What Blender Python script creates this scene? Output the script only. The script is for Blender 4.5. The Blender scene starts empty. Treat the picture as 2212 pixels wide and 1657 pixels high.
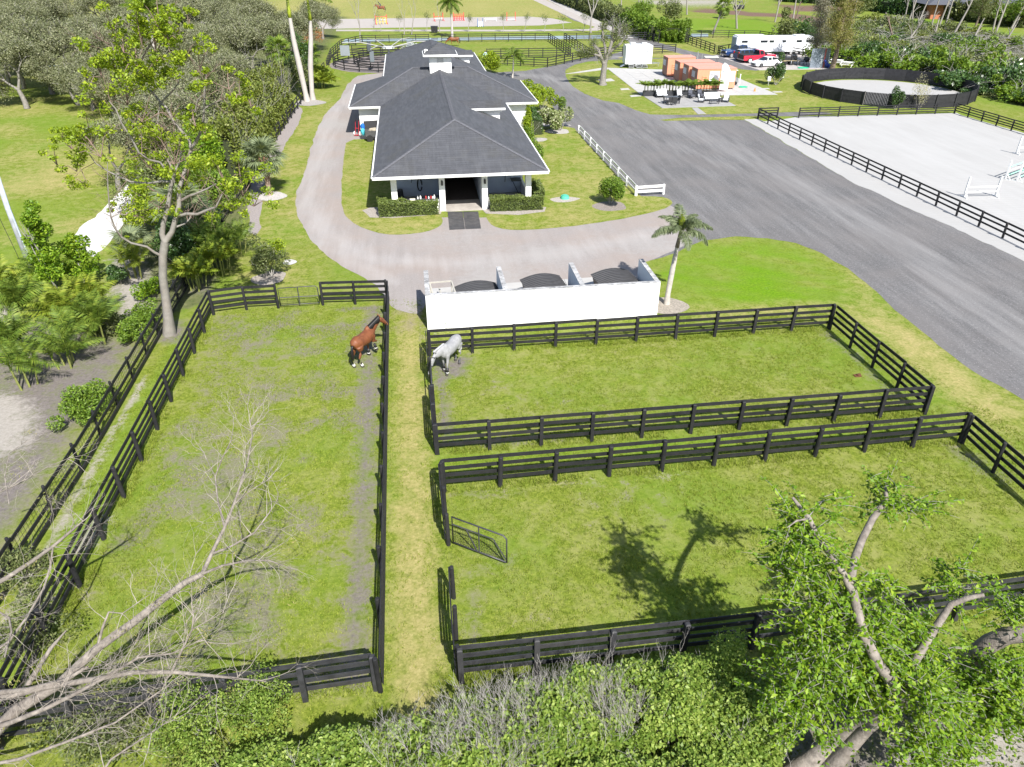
import bpy, bmesh, math, random
import numpy as np
from mathutils import Vector, Matrix, Euler
from mathutils.geometry import delaunay_2d_cdt

S = bpy.context.scene
COL = S.collection
PI = math.pi
rad = math.radians
random.seed(7)
RNG = np.random.default_rng(11)

# ------------------------------------------------------------------ camera
CAM_H = 17.5
F_PX, PITCH, YAW, ROLL = 1574.97, rad(31.6013), rad(7.41491), rad(-0.1372)
CX, CY = 1106.0, 828.5            # the survey of the place was read on a 2212 px wide view
fw = Vector((math.sin(YAW) * math.cos(PITCH), math.cos(YAW) * math.cos(PITCH), -math.sin(PITCH)))
r0 = fw.cross(Vector((0, 0, 1))).normalized()
u0 = r0.cross(fw)
RT = r0 * math.cos(ROLL) + u0 * math.sin(ROLL)
UP = -r0 * math.sin(ROLL) + u0 * math.cos(ROLL)
cam_d = bpy.data.cameras.new("camera")
cam_o = bpy.data.objects.new("camera", cam_d)
COL.objects.link(cam_o)
cam_d.sensor_fit = 'HORIZONTAL'
cam_d.sensor_width = 36.0
cam_d.lens = 36.0 * F_PX / 2212.0
cam_d.clip_start = 0.3
cam_d.clip_end = 4000
m3 = Matrix((RT, UP, -fw)).transposed()
cam_o.matrix_world = Matrix.Translation((0, 0, CAM_H)) @ m3.to_4x4()
S.camera = cam_o

# ------------------------------------------------------------------ light
SUN_DIR = Vector((0.25, -0.945, 0.99)).normalized()     # towards the sun
w = bpy.data.worlds.new("World")
S.world = w
w.use_nodes = True
nt = w.node_tree
bg = nt.nodes["Background"]
sky = nt.nodes.new("ShaderNodeTexSky")
sky.sky_type = 'NISHITA'
sky.sun_disc = False
sky.sun_elevation = math.asin(SUN_DIR.z)
sky.sun_rotation = math.atan2(SUN_DIR.x, SUN_DIR.y)
nt.links.new(sky.outputs[0], bg.inputs[0])
bg.inputs[1].default_value = 0.085
sun_d = bpy.data.lights.new("sun", 'SUN')
sun_d.energy = 4.6
sun_d.angle = rad(0.5)
sun_d.color = (1.0, 0.965, 0.91)
sun_o = bpy.data.objects.new("sun", sun_d)
COL.objects.link(sun_o)
sun_o.rotation_euler = (-SUN_DIR).to_track_quat('-Z', 'Y').to_euler()
sun_o.location = (0, 0, 60)
S.view_settings.view_transform = 'Standard'
S.view_settings.look = 'None'
S.view_settings.gamma = 1
S.view_settings.exposure = 1.0
S.view_settings.use_curve_mapping = False
S.cycles.max_bounces = 5
S.cycles.diffuse_bounces = 2
S.cycles.glossy_bounces = 2
S.cycles.transmission_bounces = 3
S.cycles.transparent_max_bounces = 4


def W(px, py, z=0.0):
    """point of the place at height z read from the surveyed view"""
    d = fw + RT * ((px - CX) / F_PX) - UP * ((py - CY) / F_PX)
    t = (CAM_H - z) / -d.z
    return Vector((d.x * t, d.y * t, z))


def WY(px, py, Y):
    d = fw + RT * ((px - CX) / F_PX) - UP * ((py - CY) / F_PX)
    t = Y / d.y
    return Vector((d.x * t, Y, CAM_H + d.z * t))


# ------------------------------------------------------------------ materials
MATS = {}


def _new(name):
    m = bpy.data.materials.new(name)
    m.use_nodes = True
    n = m.node_tree
    return m, n, n.nodes["Principled BSDF"]


def N(n, t, **k):
    x = n.nodes.new(t)
    for a, b in k.items():
        if a == 'inp':
            for i, v in b.items():
                x.inputs[i].default_value = v
        else:
            setattr(x, a, b)
    return x


def ramp(n, stops, fac=None):
    r = n.nodes.new("ShaderNodeValToRGB")
    e = r.color_ramp.elements
    while len(e) < len(stops):
        e.new(0.5)
    for el, (p, c) in zip(e, stops):
        el.position = p
        el.color = (*c, 1) if len(c) == 3 else c
    if fac is not None:
        n.links.new(fac, r.inputs[0])
    return r


def mixc(n, fac, a, b, mode='MIX'):
    x = n.nodes.new("ShaderNodeMix")
    x.data_type = 'RGBA'
    x.blend_type = mode
    for sock, v in ((x.inputs[0], fac), (x.inputs[6], a), (x.inputs[7], b)):
        if isinstance(v, (int, float)):
            sock.default_value = v
        elif isinstance(v, tuple):
            sock.default_value = (*v, 1) if len(v) == 3 else v
        else:
            n.links.new(v, sock)
    return x.outputs[2]


def mathn(n, op, a, b=None, c=None, clamp=False):
    x = n.nodes.new("ShaderNodeMath")
    x.operation = op
    x.use_clamp = clamp
    for i, v in enumerate((a, b, c)):
        if v is None:
            continue
        if isinstance(v, (int, float)):
            x.inputs[i].default_value = v
        else:
            n.links.new(v, x.inputs[i])
    return x.outputs[0]


def noise(n, vec, scale, detail=4, rough=.6, dist=0.0):
    x = n.nodes.new("ShaderNodeTexNoise")
    x.inputs['Scale'].default_value = scale
    x.inputs['Detail'].default_value = detail
    x.inputs['Roughness'].default_value = rough
    x.inputs['Distortion'].default_value = dist
    if vec is not None:
        n.links.new(vec, x.inputs['Vector'])
    return x.outputs[0]


def bump(n, h, strength, dist, out):
    b = n.nodes.new("ShaderNodeBump")
    b.inputs['Strength'].default_value = strength
    b.inputs['Distance'].default_value = dist
    n.links.new(h, b.inputs['Height'])
    n.links.new(b.outputs[0], out.inputs['Normal'])


def wpos(n, stretch=None, rot=0.0):
    g = n.nodes.new("ShaderNodeNewGeometry")
    if stretch is None:
        return g.outputs['Position']
    mp = n.nodes.new("ShaderNodeMapping")
    mp.vector_type = 'POINT'
    mp.inputs['Rotation'].default_value = (0, 0, rot)
    mp.inputs['Scale'].default_value = stretch
    n.links.new(g.outputs['Position'], mp.inputs['Vector'])
    return mp.outputs[0]


def mat(name, col, rough=.7, var=.12, scale=6.0, bmp=0.0, bscale=None, metal=0.0, spec=.4, dirt=None, dirtcol=(.2, .18, .15), coat=0, island=0.0):
    """plain painted / stone / metal surface: base colour with grain, stains and fine relief"""
    if name in MATS:
        return MATS[name]
    m, n, p = _new(name)
    g = wpos(n)
    a = noise(n, g, scale, 5, .65)
    lo = tuple(max(0, c * (1 - var)) for c in col)
    hi = tuple(min(1, c * (1 + var)) for c in col)
    c = ramp(n, [(.3, lo), (.7, hi)], a).outputs[0]
    if island:
        gg = n.nodes.new("ShaderNodeNewGeometry")
        oi = n.nodes.new("ShaderNodeObjectInfo")
        rnd = mathn(n, 'FRACT', mathn(n, 'ADD', gg.outputs['Random Per Island'], oi.outputs['Random']))
        c = mixc(n, 1.0, c, ramp(n, [(0, (1 - island,) * 3), (1, (1 + island * .0,) * 3)], rnd).outputs[0], 'MULTIPLY')
    if dirt:
        d = noise(n, g, scale * .35, 6, .75)
        f = ramp(n, [(.55 - dirt * .25, (0, 0, 0)), (.72, (1, 1, 1))], d).outputs[0]
        c = mixc(n, mathn(n, 'MULTIPLY', f, min(1, dirt * 1.4)), c, dirtcol)
    n.links.new(c, p.inputs['Base Color'])
    p.inputs['Roughness'].default_value = rough
    p.inputs['Metallic'].default_value = metal
    p.inputs['Specular IOR Level'].default_value = spec
    p.inputs['Coat Weight'].default_value = coat
    if bmp:
        bump(n, noise(n, g, bscale or scale * 5, 3, .6), bmp, .02, p)
    MATS[name] = m
    return m


LEAF_GAIN = 1.32


def leafmat(name, stops, trans=.35, rough=.5, spec=.3):
    """leaves: colour differs leaf by leaf and clump by clump, light shines through"""
    if name in MATS:
        return MATS[name]
    m, n, p = _new(name)
    gg = n.nodes.new("ShaderNodeNewGeometry")
    cl = noise(n, gg.outputs['Position'], .9, 2, .5)
    f = mathn(n, 'ADD', mathn(n, 'MULTIPLY', gg.outputs['Random Per Island'], .62), mathn(n, 'MULTIPLY', cl, .38), clamp=True)
    r = ramp(n, [(q, tuple(min(.6, v * LEAF_GAIN) for v in c)) for q, c in stops], f)
    n.links.new(r.outputs[0], p.inputs['Base Color'])
    p.inputs['Roughness'].default_value = rough
    p.inputs['Specular IOR Level'].default_value = spec
    t = n.nodes.new("ShaderNodeBsdfTranslucent")
    n.links.new(mixc(n, 1.0, r.outputs[0], (1.25, 1.15, .55), 'MULTIPLY'), t.inputs[0])
    mx = n.nodes.new("ShaderNodeMixShader")
    mx.inputs[0].default_value = trans
    n.links.new(p.outputs[0], mx.inputs[1])
    n.links.new(t.outputs[0], mx.inputs[2])
    n.links.new(mx.outputs[0], n.nodes["Material Output"].inputs[0])
    MATS[name] = m
    return m


# ------------------------------------------------------------------ mesh building
class MB:
    def __init__(s):
        s.v = []
        s.f = []

    def add(s, vs, fs):
        o = len(s.v)
        s.v += [tuple(v) for v in vs]
        s.f += [tuple(i + o for i in f) for f in fs]
        return s

    def box(s, c, d, rz=0.0, taper=1.0, M=None):
        x, y, z = d[0] / 2, d[1] / 2, d[2] / 2
        vs = []
        for sz in (-1, 1):
            k = taper if sz > 0 else 1
            for sx, sy in ((-1, -1), (1, -1), (1, 1), (-1, 1)):
                p = Vector((sx * x * k, sy * y * k, sz * z))
                if rz:
                    p = Matrix.Rotation(rz, 3, 'Z') @ p
                if M is not None:
                    p = M @ p
                vs.append(p + Vector(c))
        return s.add(vs, [(0, 3, 2, 1), (4, 5, 6, 7), (0, 1, 5, 4), (1, 2, 6, 5), (2, 3, 7, 6), (3, 0, 4, 7)])

    def b(s, x0, x1, y0, y1, z0, z1):
        return s.box(((x0 + x1) / 2, (y0 + y1) / 2, (z0 + z1) / 2), (x1 - x0, y1 - y0, z1 - z0))

    def beam(s, a, b, w, h):
        a, b = Vector(a), Vector(b)
        d = b - a
        L = d.length
        if L < 1e-6:
            return s
        d.normalize()
        up = Vector((0, 0, 1)) if abs(d.z) < .95 else Vector((0, 1, 0))
        sx = d.cross(up).normalized()
        sz = sx.cross(d)
        vs = []
        for p in (a, b):
            for i, j in ((-1, -1), (1, -1), (1, 1), (-1, 1)):
                vs.append(p + sx * (i * w / 2) + sz * (j * h / 2))
        return s.add(vs, [(0, 3, 2, 1), (4, 5, 6, 7), (0, 1, 5, 4), (1, 2, 6, 5), (2, 3, 7, 6), (3, 0, 4, 7)])

    def tube(s, pts, rs, n=6, cap=True, closed=False):
        pts = [Vector(p) for p in pts]
        if isinstance(rs, (int, float)):
            rs = [rs] * len(pts)
        o = len(s.v)
        k = len(pts)
        ref = None
        for i, p in enumerate(pts):
            if closed:
                d = pts[(i + 1) % k] - pts[i - 1]
            else:
                d = pts[min(i + 1, k - 1)] - pts[max(i - 1, 0)]
            if d.length < 1e-9:
                d = Vector((0, 0, 1))
            d.normalize()
            if ref is None:
                ref = Vector((1, 0, 0)) if abs(d.x) < .8 else Vector((0, 1, 0))
            a = (ref - d * ref.dot(d))
            if a.length < 1e-5:
                a = d.orthogonal()
            a.normalize()
            ref = a
            b = d.cross(a)
            for j in range(n):
                t = 2 * PI * j / n
                q = p + (a * math.cos(t) + b * math.sin(t)) * rs[i]
                s.v.append(tuple(q))
        for i in range(k if closed else k - 1):
            i2 = (i + 1) % k
            for j in range(n):
                j2 = (j + 1) % n
                s.f.append((o + i * n + j, o + i * n + j2, o + i2 * n + j2, o + i2 * n + j))
        if cap and not closed:
            s.f.append(tuple(o + j for j in reversed(range(n))))
            s.f.append(tuple(o + (k - 1) * n + j for j in range(n)))
        return s

    def cyl(s, c, r, h, n=16, r2=None, axis='Z'):
        c = Vector(c)
        d = {'Z': Vector((0, 0, 1)), 'X': Vector((1, 0, 0)), 'Y': Vector((0, 1, 0))}[axis]
        return s.tube([c - d * h / 2, c + d * h / 2], [r, r if r2 is None else r2], n)

    def prism(s, pts, z0, z1):
        n = len(pts)
        vs = [(p[0], p[1], z0) for p in pts] + [(p[0], p[1], z1) for p in pts]
        fs = [tuple(reversed(range(n))), tuple(range(n, 2 * n))]
        for i in range(n):
            j = (i + 1) % n
            fs.append((i, j, n + j, n + i))
        return s.add(vs, fs)

    def side(s, prof, x0, x1, axis='X'):
        """profile given in (y,z) extruded along x, or (x,z) along y"""
        n = len(prof)
        if axis == 'X':
            vs = [(x0, p[0], p[1]) for p in prof] + [(x1, p[0], p[1]) for p in prof]
        else:
            vs = [(p[0], x0, p[1]) for p in prof] + [(p[0], x1, p[1]) for p in prof]
        fs = [tuple(reversed(range(n))), tuple(range(n, 2 * n))]
        for i in range(n):
            j = (i + 1) % n
            fs.append((i, j, n + j, n + i))
        return s.add(vs, fs)

    def blob(s, c, r, seg=8, rings=5, jit=.0):
        vs = [(c[0], c[1], c[2] + r[2])]
        for i in range(1, rings):
            t = PI * i / rings
            for j in range(seg):
                a = 2 * PI * j / seg
                k = 1 + random.uniform(-jit, jit)
                vs.append((c[0] + r[0] * k * math.sin(t) * math.cos(a), c[1] + r[1] * k * math.sin(t) * math.sin(a), c[2] + r[2] * k * math.cos(t)))
        vs.append((c[0], c[1], c[2] - r[2]))
        fs = []
        for j in range(seg):
            fs.append((0, 1 + j, 1 + (j + 1) % seg))
        for i in range(rings - 2):
            for j in range(seg):
                a, b = 1 + i * seg + j, 1 + i * seg + (j + 1) % seg
                fs.append((a, a + seg, b + seg, b))
        e = len(vs) - 1
        for j in range(seg):
            fs.append((1 + (rings - 2) * seg + j, e, 1 + (rings - 2) * seg + (j + 1) % seg))
        return s.add(vs, fs)

    def mesh(s, name, m, smooth=False, fix=True):
        me = bpy.data.meshes.new(name)
        me.from_pydata(s.v, [], s.f)
        if fix:
            b = bmesh.new()
            b.from_mesh(me)
            bmesh.ops.recalc_face_normals(b, faces=b.faces)
            b.to_mesh(me)
            b.free()
        if m is not None:
            me.materials.append(m)
        if smooth:
            me.polygons.foreach_set('use_smooth', [True] * len(me.polygons))
        me.update()
        return me

    def obj(s, name, m, parent=None, smooth=False, loc=None, rz=0.0, kind=None, bevel=0.0):
        me = s.mesh(name, m, smooth)
        o = bpy.data.objects.new(name, me)
        COL.objects.link(o)
        if parent is not None:
            o.parent = parent
        if loc is not None:
            o.location = loc
        if rz:
            o.rotation_euler = (0, 0, rz)
        if kind:
            o['kind'] = kind
        if bevel:
            md = o.modifiers.new('bevel', 'BEVEL')
            md.width = bevel
            md.segments = 2
            md.limit_method = 'ANGLE'
        return o


def npmesh(name, V, F, m, smooth=False):
    """fast mesh from numpy: V (n,3), F (k,3|4)"""
    me = bpy.data.meshes.new(name)
    V = np.asarray(V, np.float32)
    F = np.asarray(F, np.int32)
    me.vertices.add(len(V))
    me.vertices.foreach_set('co', V.ravel())
    me.loops.add(F.size)
    me.loops.foreach_set('vertex_index', F.ravel())
    me.polygons.add(len(F))
    me.polygons.foreach_set('loop_start', np.arange(0, F.size, F.shape[1], dtype=np.int32))
    me.update(calc_edges=True)
    if smooth:
        me.polygons.foreach_set('use_smooth', np.ones(len(F), bool))
    if m is not None:
        me.materials.append(m)
    return me


def link(me, name, parent=None, M=None, loc=None, rz=0.0, scale=None, kind=None):
    o = bpy.data.objects.new(name, me)
    COL.objects.link(o)
    if parent is not None:
        o.parent = parent
    if M is not None:
        o.matrix_local = M
    else:
        if loc is not None:
            o.location = loc
        if rz:
            o.rotation_euler = (0, 0, rz)
        if scale is not None:
            o.scale = scale if hasattr(scale, '__len__') else (scale,) * 3
    if kind:
        o['kind'] = kind
    return o


def thing(name, label, cat, loc=(0, 0, 0), rz=0.0, group=None):
    o = bpy.data.objects.new(name, None)
    COL.objects.link(o)
    o.empty_display_size = .2
    o.location = loc
    o.rotation_euler = (0, 0, rz)
    return tag(o, label, cat, group)


def tag(o, label, cat, group=None):
    o['label'] = label
    o['category'] = cat
    if group:
        o['group'] = group
    return o


KIDS = {}


def dup(root, loc, rz=0.0, label=None, scale=None):
    """a copy of a thing together with its parts and sub-parts"""
    r = root.copy()
    COL.objects.link(r)
    r.location = loc
    r.rotation_euler = (0, 0, rz)
    if scale is not None:
        r.scale = scale if hasattr(scale, '__len__') else (scale,) * 3
    if label:
        r['label'] = label
    for ch in list(root.children):
        c = ch.copy()
        COL.objects.link(c)
        c.parent = r
        for g in list(ch.children):
            d = g.copy()
            COL.objects.link(d)
            d.parent = c
    return r


# ------------------------------------------------------------------ numpy noise
_H = RNG.random((256, 256))


def vnoise(x, y, s):
    x = np.asarray(x) * s
    y = np.asarray(y) * s
    xi = np.floor(x).astype(int)
    yi = np.floor(y).astype(int)
    fx = x - xi
    fy = y - yi
    fx = fx * fx * (3 - 2 * fx)
    fy = fy * fy * (3 - 2 * fy)
    a = _H[xi & 255, yi & 255]
    b = _H[(xi + 1) & 255, yi & 255]
    c = _H[xi & 255, (yi + 1) & 255]
    d = _H[(xi + 1) & 255, (yi + 1) & 255]
    return a + (b - a) * fx + (c - a) * fy + (a - b - c + d) * fx * fy


def fbm(x, y, s, o=4):
    r = 0
    t = 0
    k = 1.0
    for i in range(o):
        r = r + k * vnoise(np.asarray(x) + 17.3 * i, np.asarray(y) - 9.1 * i, s)
        t += k
        k *= .55
        s *= 2.03
    return r / t


def sdist(x, y, pts):
    """distance to a polyline"""
    best = np.full(np.shape(x), 1e9)
    for (ax, ay), (bx, by) in zip(pts[:-1], pts[1:]):
        dx, dy = bx - ax, by - ay
        L = dx * dx + dy * dy + 1e-12
        t = np.clip(((x - ax) * dx + (y - ay) * dy) / L, 0, 1)
        best = np.minimum(best, np.hypot(x - ax - t * dx, y - ay - t * dy))
    return best


def inpoly(x, y, pts):
    r = np.zeros(np.shape(x), bool)
    n = len(pts)
    for i in range(n):
        ax, ay = pts[i]
        bx, by = pts[(i + 1) % n]
        if ay == by:
            continue
        c = ((ay > y) != (by > y)) & (x < (bx - ax) * (y - ay) / (by - ay) + ax)
        r ^= c
    return r


def soft(x, y, pts, e):
    """1 inside a polygon fading to 0 over e metres"""
    d = sdist(x, y, list(pts) + [pts[0]])
    i = inpoly(x, y, pts)
    return np.clip(.5 + np.where(i, d, -d) / e, 0, 1)


def band(x, y, pts, wd, e):
    return np.clip((wd - sdist(x, y, pts)) / e + .5, 0, 1)


def PX(l, z=0.0):
    return [tuple(W(a, b, z)[:2]) for a, b in l]


def smooth_poly(pts, it=2):
    """Chaikin corner cutting for garden-drawn edges"""
    for _ in range(it):
        q = []
        n = len(pts)
        for i in range(n):
            a, b = pts[i], pts[(i + 1) % n]
            q.append((a[0] * .75 + b[0] * .25, a[1] * .75 + b[1] * .25))
            q.append((a[0] * .25 + b[0] * .75, a[1] * .25 + b[1] * .75))
        pts = q
    return pts


def sheet(name, pts, z, m, step=2.0, jit=.06, attrs=None, kind='structure', round_=0, res=.6):
    """flat patch of ground: ragged edge, inner grid, painted-in wear as attributes"""
    if round_:
        pts = smooth_poly(pts, round_)
    bd = []
    n = len(pts)
    for i in range(n):
        a, b = pts[i], pts[(i + 1) % n]
        L = math.hypot(b[0] - a[0], b[1] - a[1])
        k = max(1, min(200, int(L / res)))
        for j in range(k):
            t = j / k
            x, y = a[0] + (b[0] - a[0]) * t, a[1] + (b[1] - a[1]) * t
            if jit:
                q = (float(vnoise(x, y, 1.7)) - .5) * 2 * jit + (float(vnoise(x + 50, y, .45)) - .5) * 2.4 * jit
                nx, ny = -(b[1] - a[1]) / max(L, 1e-6), (b[0] - a[0]) / max(L, 1e-6)
                x += nx * q
                y += ny * q
            bd.append((x, y))
    P = np.array(bd)
    x0, y0 = P.min(0)
    x1, y1 = P.max(0)
    gx, gy = np.meshgrid(np.arange(x0 + step * .5, x1, step), np.arange(y0 + step * .5, y1, step))
    gx = gx.ravel()
    gy = gy.ravel()
    if len(gx):
        ok = inpoly(gx, gy, bd) & (sdist(gx, gy, bd + [bd[0]]) > step * .45)
        inner = list(zip(gx[ok], gy[ok]))
    else:
        inner = []
    vs = [Vector(p) for p in bd] + [Vector(p) for p in inner]
    ed = [(i, (i + 1) % len(bd)) for i in range(len(bd))]
    v2, e2, f2, _, _, _ = delaunay_2d_cdt(vs, ed, [], 1, 1e-5)
    me = bpy.data.meshes.new(name)
    me.from_pydata([(v.x, v.y, z) for v in v2], [], [tuple(f) for f in f2])
    me.materials.append(m)
    if len(me.polygons) and me.polygons[0].normal.z < 0:
        me.flip_normals()
    if attrs:
        xs = np.array([v.x for v in v2])
        ys = np.array([v.y for v in v2])
        for an, fn in attrs.items():
            at = me.attributes.new(an, 'FLOAT', 'POINT')
            at.data.foreach_set('value', np.clip(fn(xs, ys), 0, 1).astype(np.float32))
    o = bpy.data.objects.new(name, me)
    COL.objects.link(o)
    if kind:
        o['kind'] = kind
    return o


def attr(n, name):
    a = n.nodes.new("ShaderNodeAttribute")
    a.attribute_name = name
    return a.outputs['Fac']
# ------------------------------------------------------------------ ground surfaces
def ground_material():
    m, n, p = _new("grass_ground")
    g = wpos(n)
    fine = noise(n, g, 6.5, 8, .80)
    mid = noise(n, g, 1.5, 5, .65, .5)
    big = noise(n, g, .16, 4, .6)
    c = ramp(n, [(.32, (.058, .090, .010)), (.50, (.140, .180, .022)), (.68, (.275, .300, .060))], fine).outputs[0]
    c = mixc(n, ramp(n, [(.42, (0, 0, 0)), (.66, (.75,) * 3)], mid).outputs[0], c, (.25, .25, .085))
    c = mixc(n, ramp(n, [(.46, (0, 0, 0)), (.62, (.5,) * 3)], big).outputs[0], c, (.115, .195, .018))

    def layer(c, an, col_lo, col_hi, lo=.35, hi=.6, amp=.75, sc=7.0):
        a = attr(n, an)
        f = mathn(n, 'ADD', a, mathn(n, 'MULTIPLY', mathn(n, 'SUBTRACT', mid, .5), amp))
        f = mathn(n, 'ADD', f, mathn(n, 'MULTIPLY', mathn(n, 'SUBTRACT', fine, .5), amp * 1.1))
        f = ramp(n, [(lo, (0, 0, 0)), (hi, (1, 1, 1))], f).outputs[0]
        cc = ramp(n, [(.3, col_lo), (.7, col_hi)], noise(n, g, sc, 6, .75)).outputs[0]
        return mixc(n, f, c, cc)
    c = layer(c, 'lush', (.060, .145, .003), (.165, .29, .010), .12, 1.0)
    c = layer(c, 'dry', (.19, .18, .05), (.44, .37, .17), .15, 1.05, 1.4)
    c = layer(c, 'scrub', (.05, .075, .02), (.17, .17, .08), .3, .6, .8, 2.5)
    c = layer(c, 'thin', (.115, .115, .06), (.235, .215, .165), .45, 1.5, 1.7, 14)
    c = layer(c, 'dirt', (.105, .092, .085), (.215, .19, .178), .30, 1.0, 1.3)
    c = layer(c, 'brown', (.10, .062, .048), (.20, .13, .10), .35, .62, .8)
    c = layer(c, 'sand', (.25, .225, .195), (.37, .345, .31), .35, .85, 1.3)
    n.links.new(c, p.inputs['Base Color'])
    p.inputs['Roughness'].default_value = .95
    p.inputs['Specular IOR Level'].default_value = .1
    bump(n, noise(n, g, 16, 5, .8), .55, .05, p)
    return m


GM = ground_material()
xs = np.concatenate([-np.geomspace(1500, 62, 26), np.arange(-60, -26, 1.2), np.arange(-26, 26, .4), np.arange(26, 84, 1.0), np.geomspace(86, 1500, 26)])
ys = np.concatenate([-np.geomspace(400, 4, 8), np.arange(4, 42, .4), np.arange(42, 110, .9), np.arange(110, 210, 2.0), np.geomspace(212, 3000, 22)])
gx, gy = np.meshgrid(xs, ys, indexing='ij')
nx, ny = gx.shape
V = np.stack([gx.ravel(), gy.ravel(), np.zeros(nx * ny)], 1)
ii, jj = np.meshgrid(np.arange(nx - 1), np.arange(ny - 1), indexing='ij')
a_ = (ii * ny + jj).ravel()
F = np.stack([a_, a_ + ny, a_ + ny + 1, a_ + 1], 1)
me = npmesh("ground", V, F, GM)
x, y = V[:, 0], V[:, 1]
nz = fbm(x, y, .35, 3) - .5
nb = fbm(x + 90, y, .09, 3) - .5
nw = fbm(x - 30, y + 60, .8, 4) - .5
padL = soft(x, y, [(-11.3, 12.8), (-2.1, 12.8), (-2.1, 37.5), (-11.3, 37.5)], .4)
pad2 = soft(x, y, [(.2, 23.5), (20.6, 23.5), (20.6, 31.2), (.2, 31.2)], .4)
pad3 = soft(x, y, [(.3, 13), (22, 13), (21, 21), (.3, 21)], .4)
lane = soft(x, y, [(-1.9, 9), (.0, 9), (.0, 38), (-1.9, 38)], .35)
dirt = .95 * band(x, y, [(-2.65, 12.9), (-2.7, 20), (-2.75, 26), (-3.0, 31), (-2.8, 37)], .42, 1.1) * padL
dirt = np.maximum(dirt, .9 * band(x, y, [(-3.6, 31.5), (-3.2, 34), (-2.5, 37.3), (-4.5, 37.4)], .5, .9) * padL)
dirt = np.maximum(dirt, .75 * band(x, y, [(-2.6, 13.4), (-5.5, 13.2)], .3, .7) * padL)
dirt = np.maximum(dirt, .8 * band(x, y, [(.5, 31), (.45, 28), (.5, 24.0), (2.0, 23.7), (5.0, 23.55)], .38, .6) * pad2)
dirt = np.maximum(dirt, .9 * soft(x, y, [(.1, 28.6), (1.6, 29.0), (2.2, 31.2), (.1, 31.2)], .9))
dirt = np.maximum(dirt, .7 * band(x, y, [(.5, 20.8), (3.0, 20.55)], .25, .6) * pad3)
dirt = np.maximum(dirt, .75 * band(x, y, [(20.4, 31), (20.5, 28.5), (20.5, 24)], .3, .8))
dirt = np.maximum(dirt, .7 * band(x, y, [(20.5, 21.0), (21.0, 19.0)], .5, .9))
dirt = np.maximum(dirt, .55 * band(x, y, [(.6, 12.9), (1.0, 17.0), (2.2, 17.2)], .35, .8))
dirt = np.maximum(dirt, .92 * soft(x, y, [(-40, 14), (-14.6, 17), (-14.4, 34), (-17, 37), (-24, 40), (-40, 40)], 2.0) + nz * .5)
dirt = np.maximum(dirt, .7 * soft(x, y, PX([(400, 640), (455, 640), (470, 600), (420, 590)]), 1.2))
dirt = np.maximum(dirt, .85 * band(x, y, [(-13.4, 36.3), (-13.0, 35.0)], .8, .8))
dirt = np.maximum(dirt, .8 * soft(x, y, [(-20, 2), (26, 2), (26, 10.9), (-20, 10.9)], 1.6))
# apron where the drive runs into the lane
dirt = np.maximum(dirt, .6 * band(x, y, [(-.9, 42), (-.95, 38.0), (-.9, 34.5)], .75, 2.0))
thin = .85 * padL * np.clip(.60 + nz * 1.6 + nw * 2.4, 0, 1) + .40 * pad2 * np.clip(.3 + nz * 2.5, 0, 1) + .42 * pad3 * np.clip(.2 + nz * 2.4, 0, 1)
thin = np.maximum(thin, .6 * soft(x, y, [(-12.2, 37.2), (-7, 37), (-6, 30), (-9, 22), (-10.8, 26)], 2.5))
thin = np.maximum(thin, .75 * band(x, y, [(-.35, 36.5), (-.3, 33), (-.25, 30.5)], .22, .4))
dry = .62 * band(x, y, [(-.95, 10), (-.95, 22), (-.9, 36)], .62, .9) + lane * .12
lawnL = soft(x, y, [(-60, 40), (-24, 37), (-16, 60), (-16, 120), (-60, 125)], 3)
dry = np.maximum(dry, lawnL * np.clip(.40 + nb * 2.2, 0, 1))
dry = np.maximum(dry, .55 * soft(x, y, [(-12.5, 43), (-7, 40.5), (-8, 60), (-7.5, 80), (-9, 100), (-12.5, 100)], 1.2) * np.clip(.55 + nz * 2, 0, 1))
dry = np.maximum(dry, .85 * soft(x, y, PX([(1840, 590), (1900, 640), (2212, 900), (2212, 1010), (2090, 890), (1820, 668), (1520, 690), (1480, 668), (1840, 655)]), 1.8) * np.clip(.75 + nz * 1.5, 0, 1))
dry = np.maximum(dry, np.where(y > 196, .72, 0) * soft(x, y, [(-160, 196), (48, 196), (56, 330), (70, 900), (-160, 900)], 8) * np.clip(.8 + nb, 0, 1))
dry = np.maximum(dry, soft(x, y, PX([(1700, 0), (2212, 20), (2212, 28), (1960, 24), (1820, 8)]), 6) * .0)
dry = np.maximum(dry, .75 * soft(x, y, PX([(1850, -30), (2300, -30), (2300, 30), (2100, 30), (1990, 22)]), 6))
dry = np.maximum(dry, .5 * soft(x, y, PX([(1380, 60), (1560, 60), (1640, 140), (1380, 140)]), 4) * np.clip(.6 + nz * 2, 0, 1))
lush = .95 * soft(x, y, PX([(1400, 590), (1520, 526), (1640, 517), (1750, 545), (1830, 600), (1860, 645), (1780, 655), (1600, 668), (1490, 650)]), 2.2) * np.clip(.62 + nz * 1.5 + .16 * np.sin((x * .55 + y * .83) * 4.2) + .1 * np.sin((x * .55 + y * .83) * 1.9), 0, 1)
lush = np.maximum(lush, .8 * band(x, y, [(-1.75, 12), (-1.75, 37)], .10, .25))
lush = np.maximum(lush, .45 * band(x, y, [(-.05, 12), (-.1, 30)], .10, .3))
lush = np.maximum(lush, .6 * band(x, y, [(.3, 22.7), (21, 22.6)], .5, .8))
lush = np.maximum(lush, .45 * soft(x, y, [(-13.0, 12), (-11.6, 12), (-11.6, 37), (-13.0, 35)], .5))
lush = np.maximum(lush, .62 * soft(x, y, PX([(1500, 40), (1640, 42), (1700, 58), (1760, 74), (1700, 86), (1640, 80), (1540, 78), (1450, 68), (1460, 50)]), 4))
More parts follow.
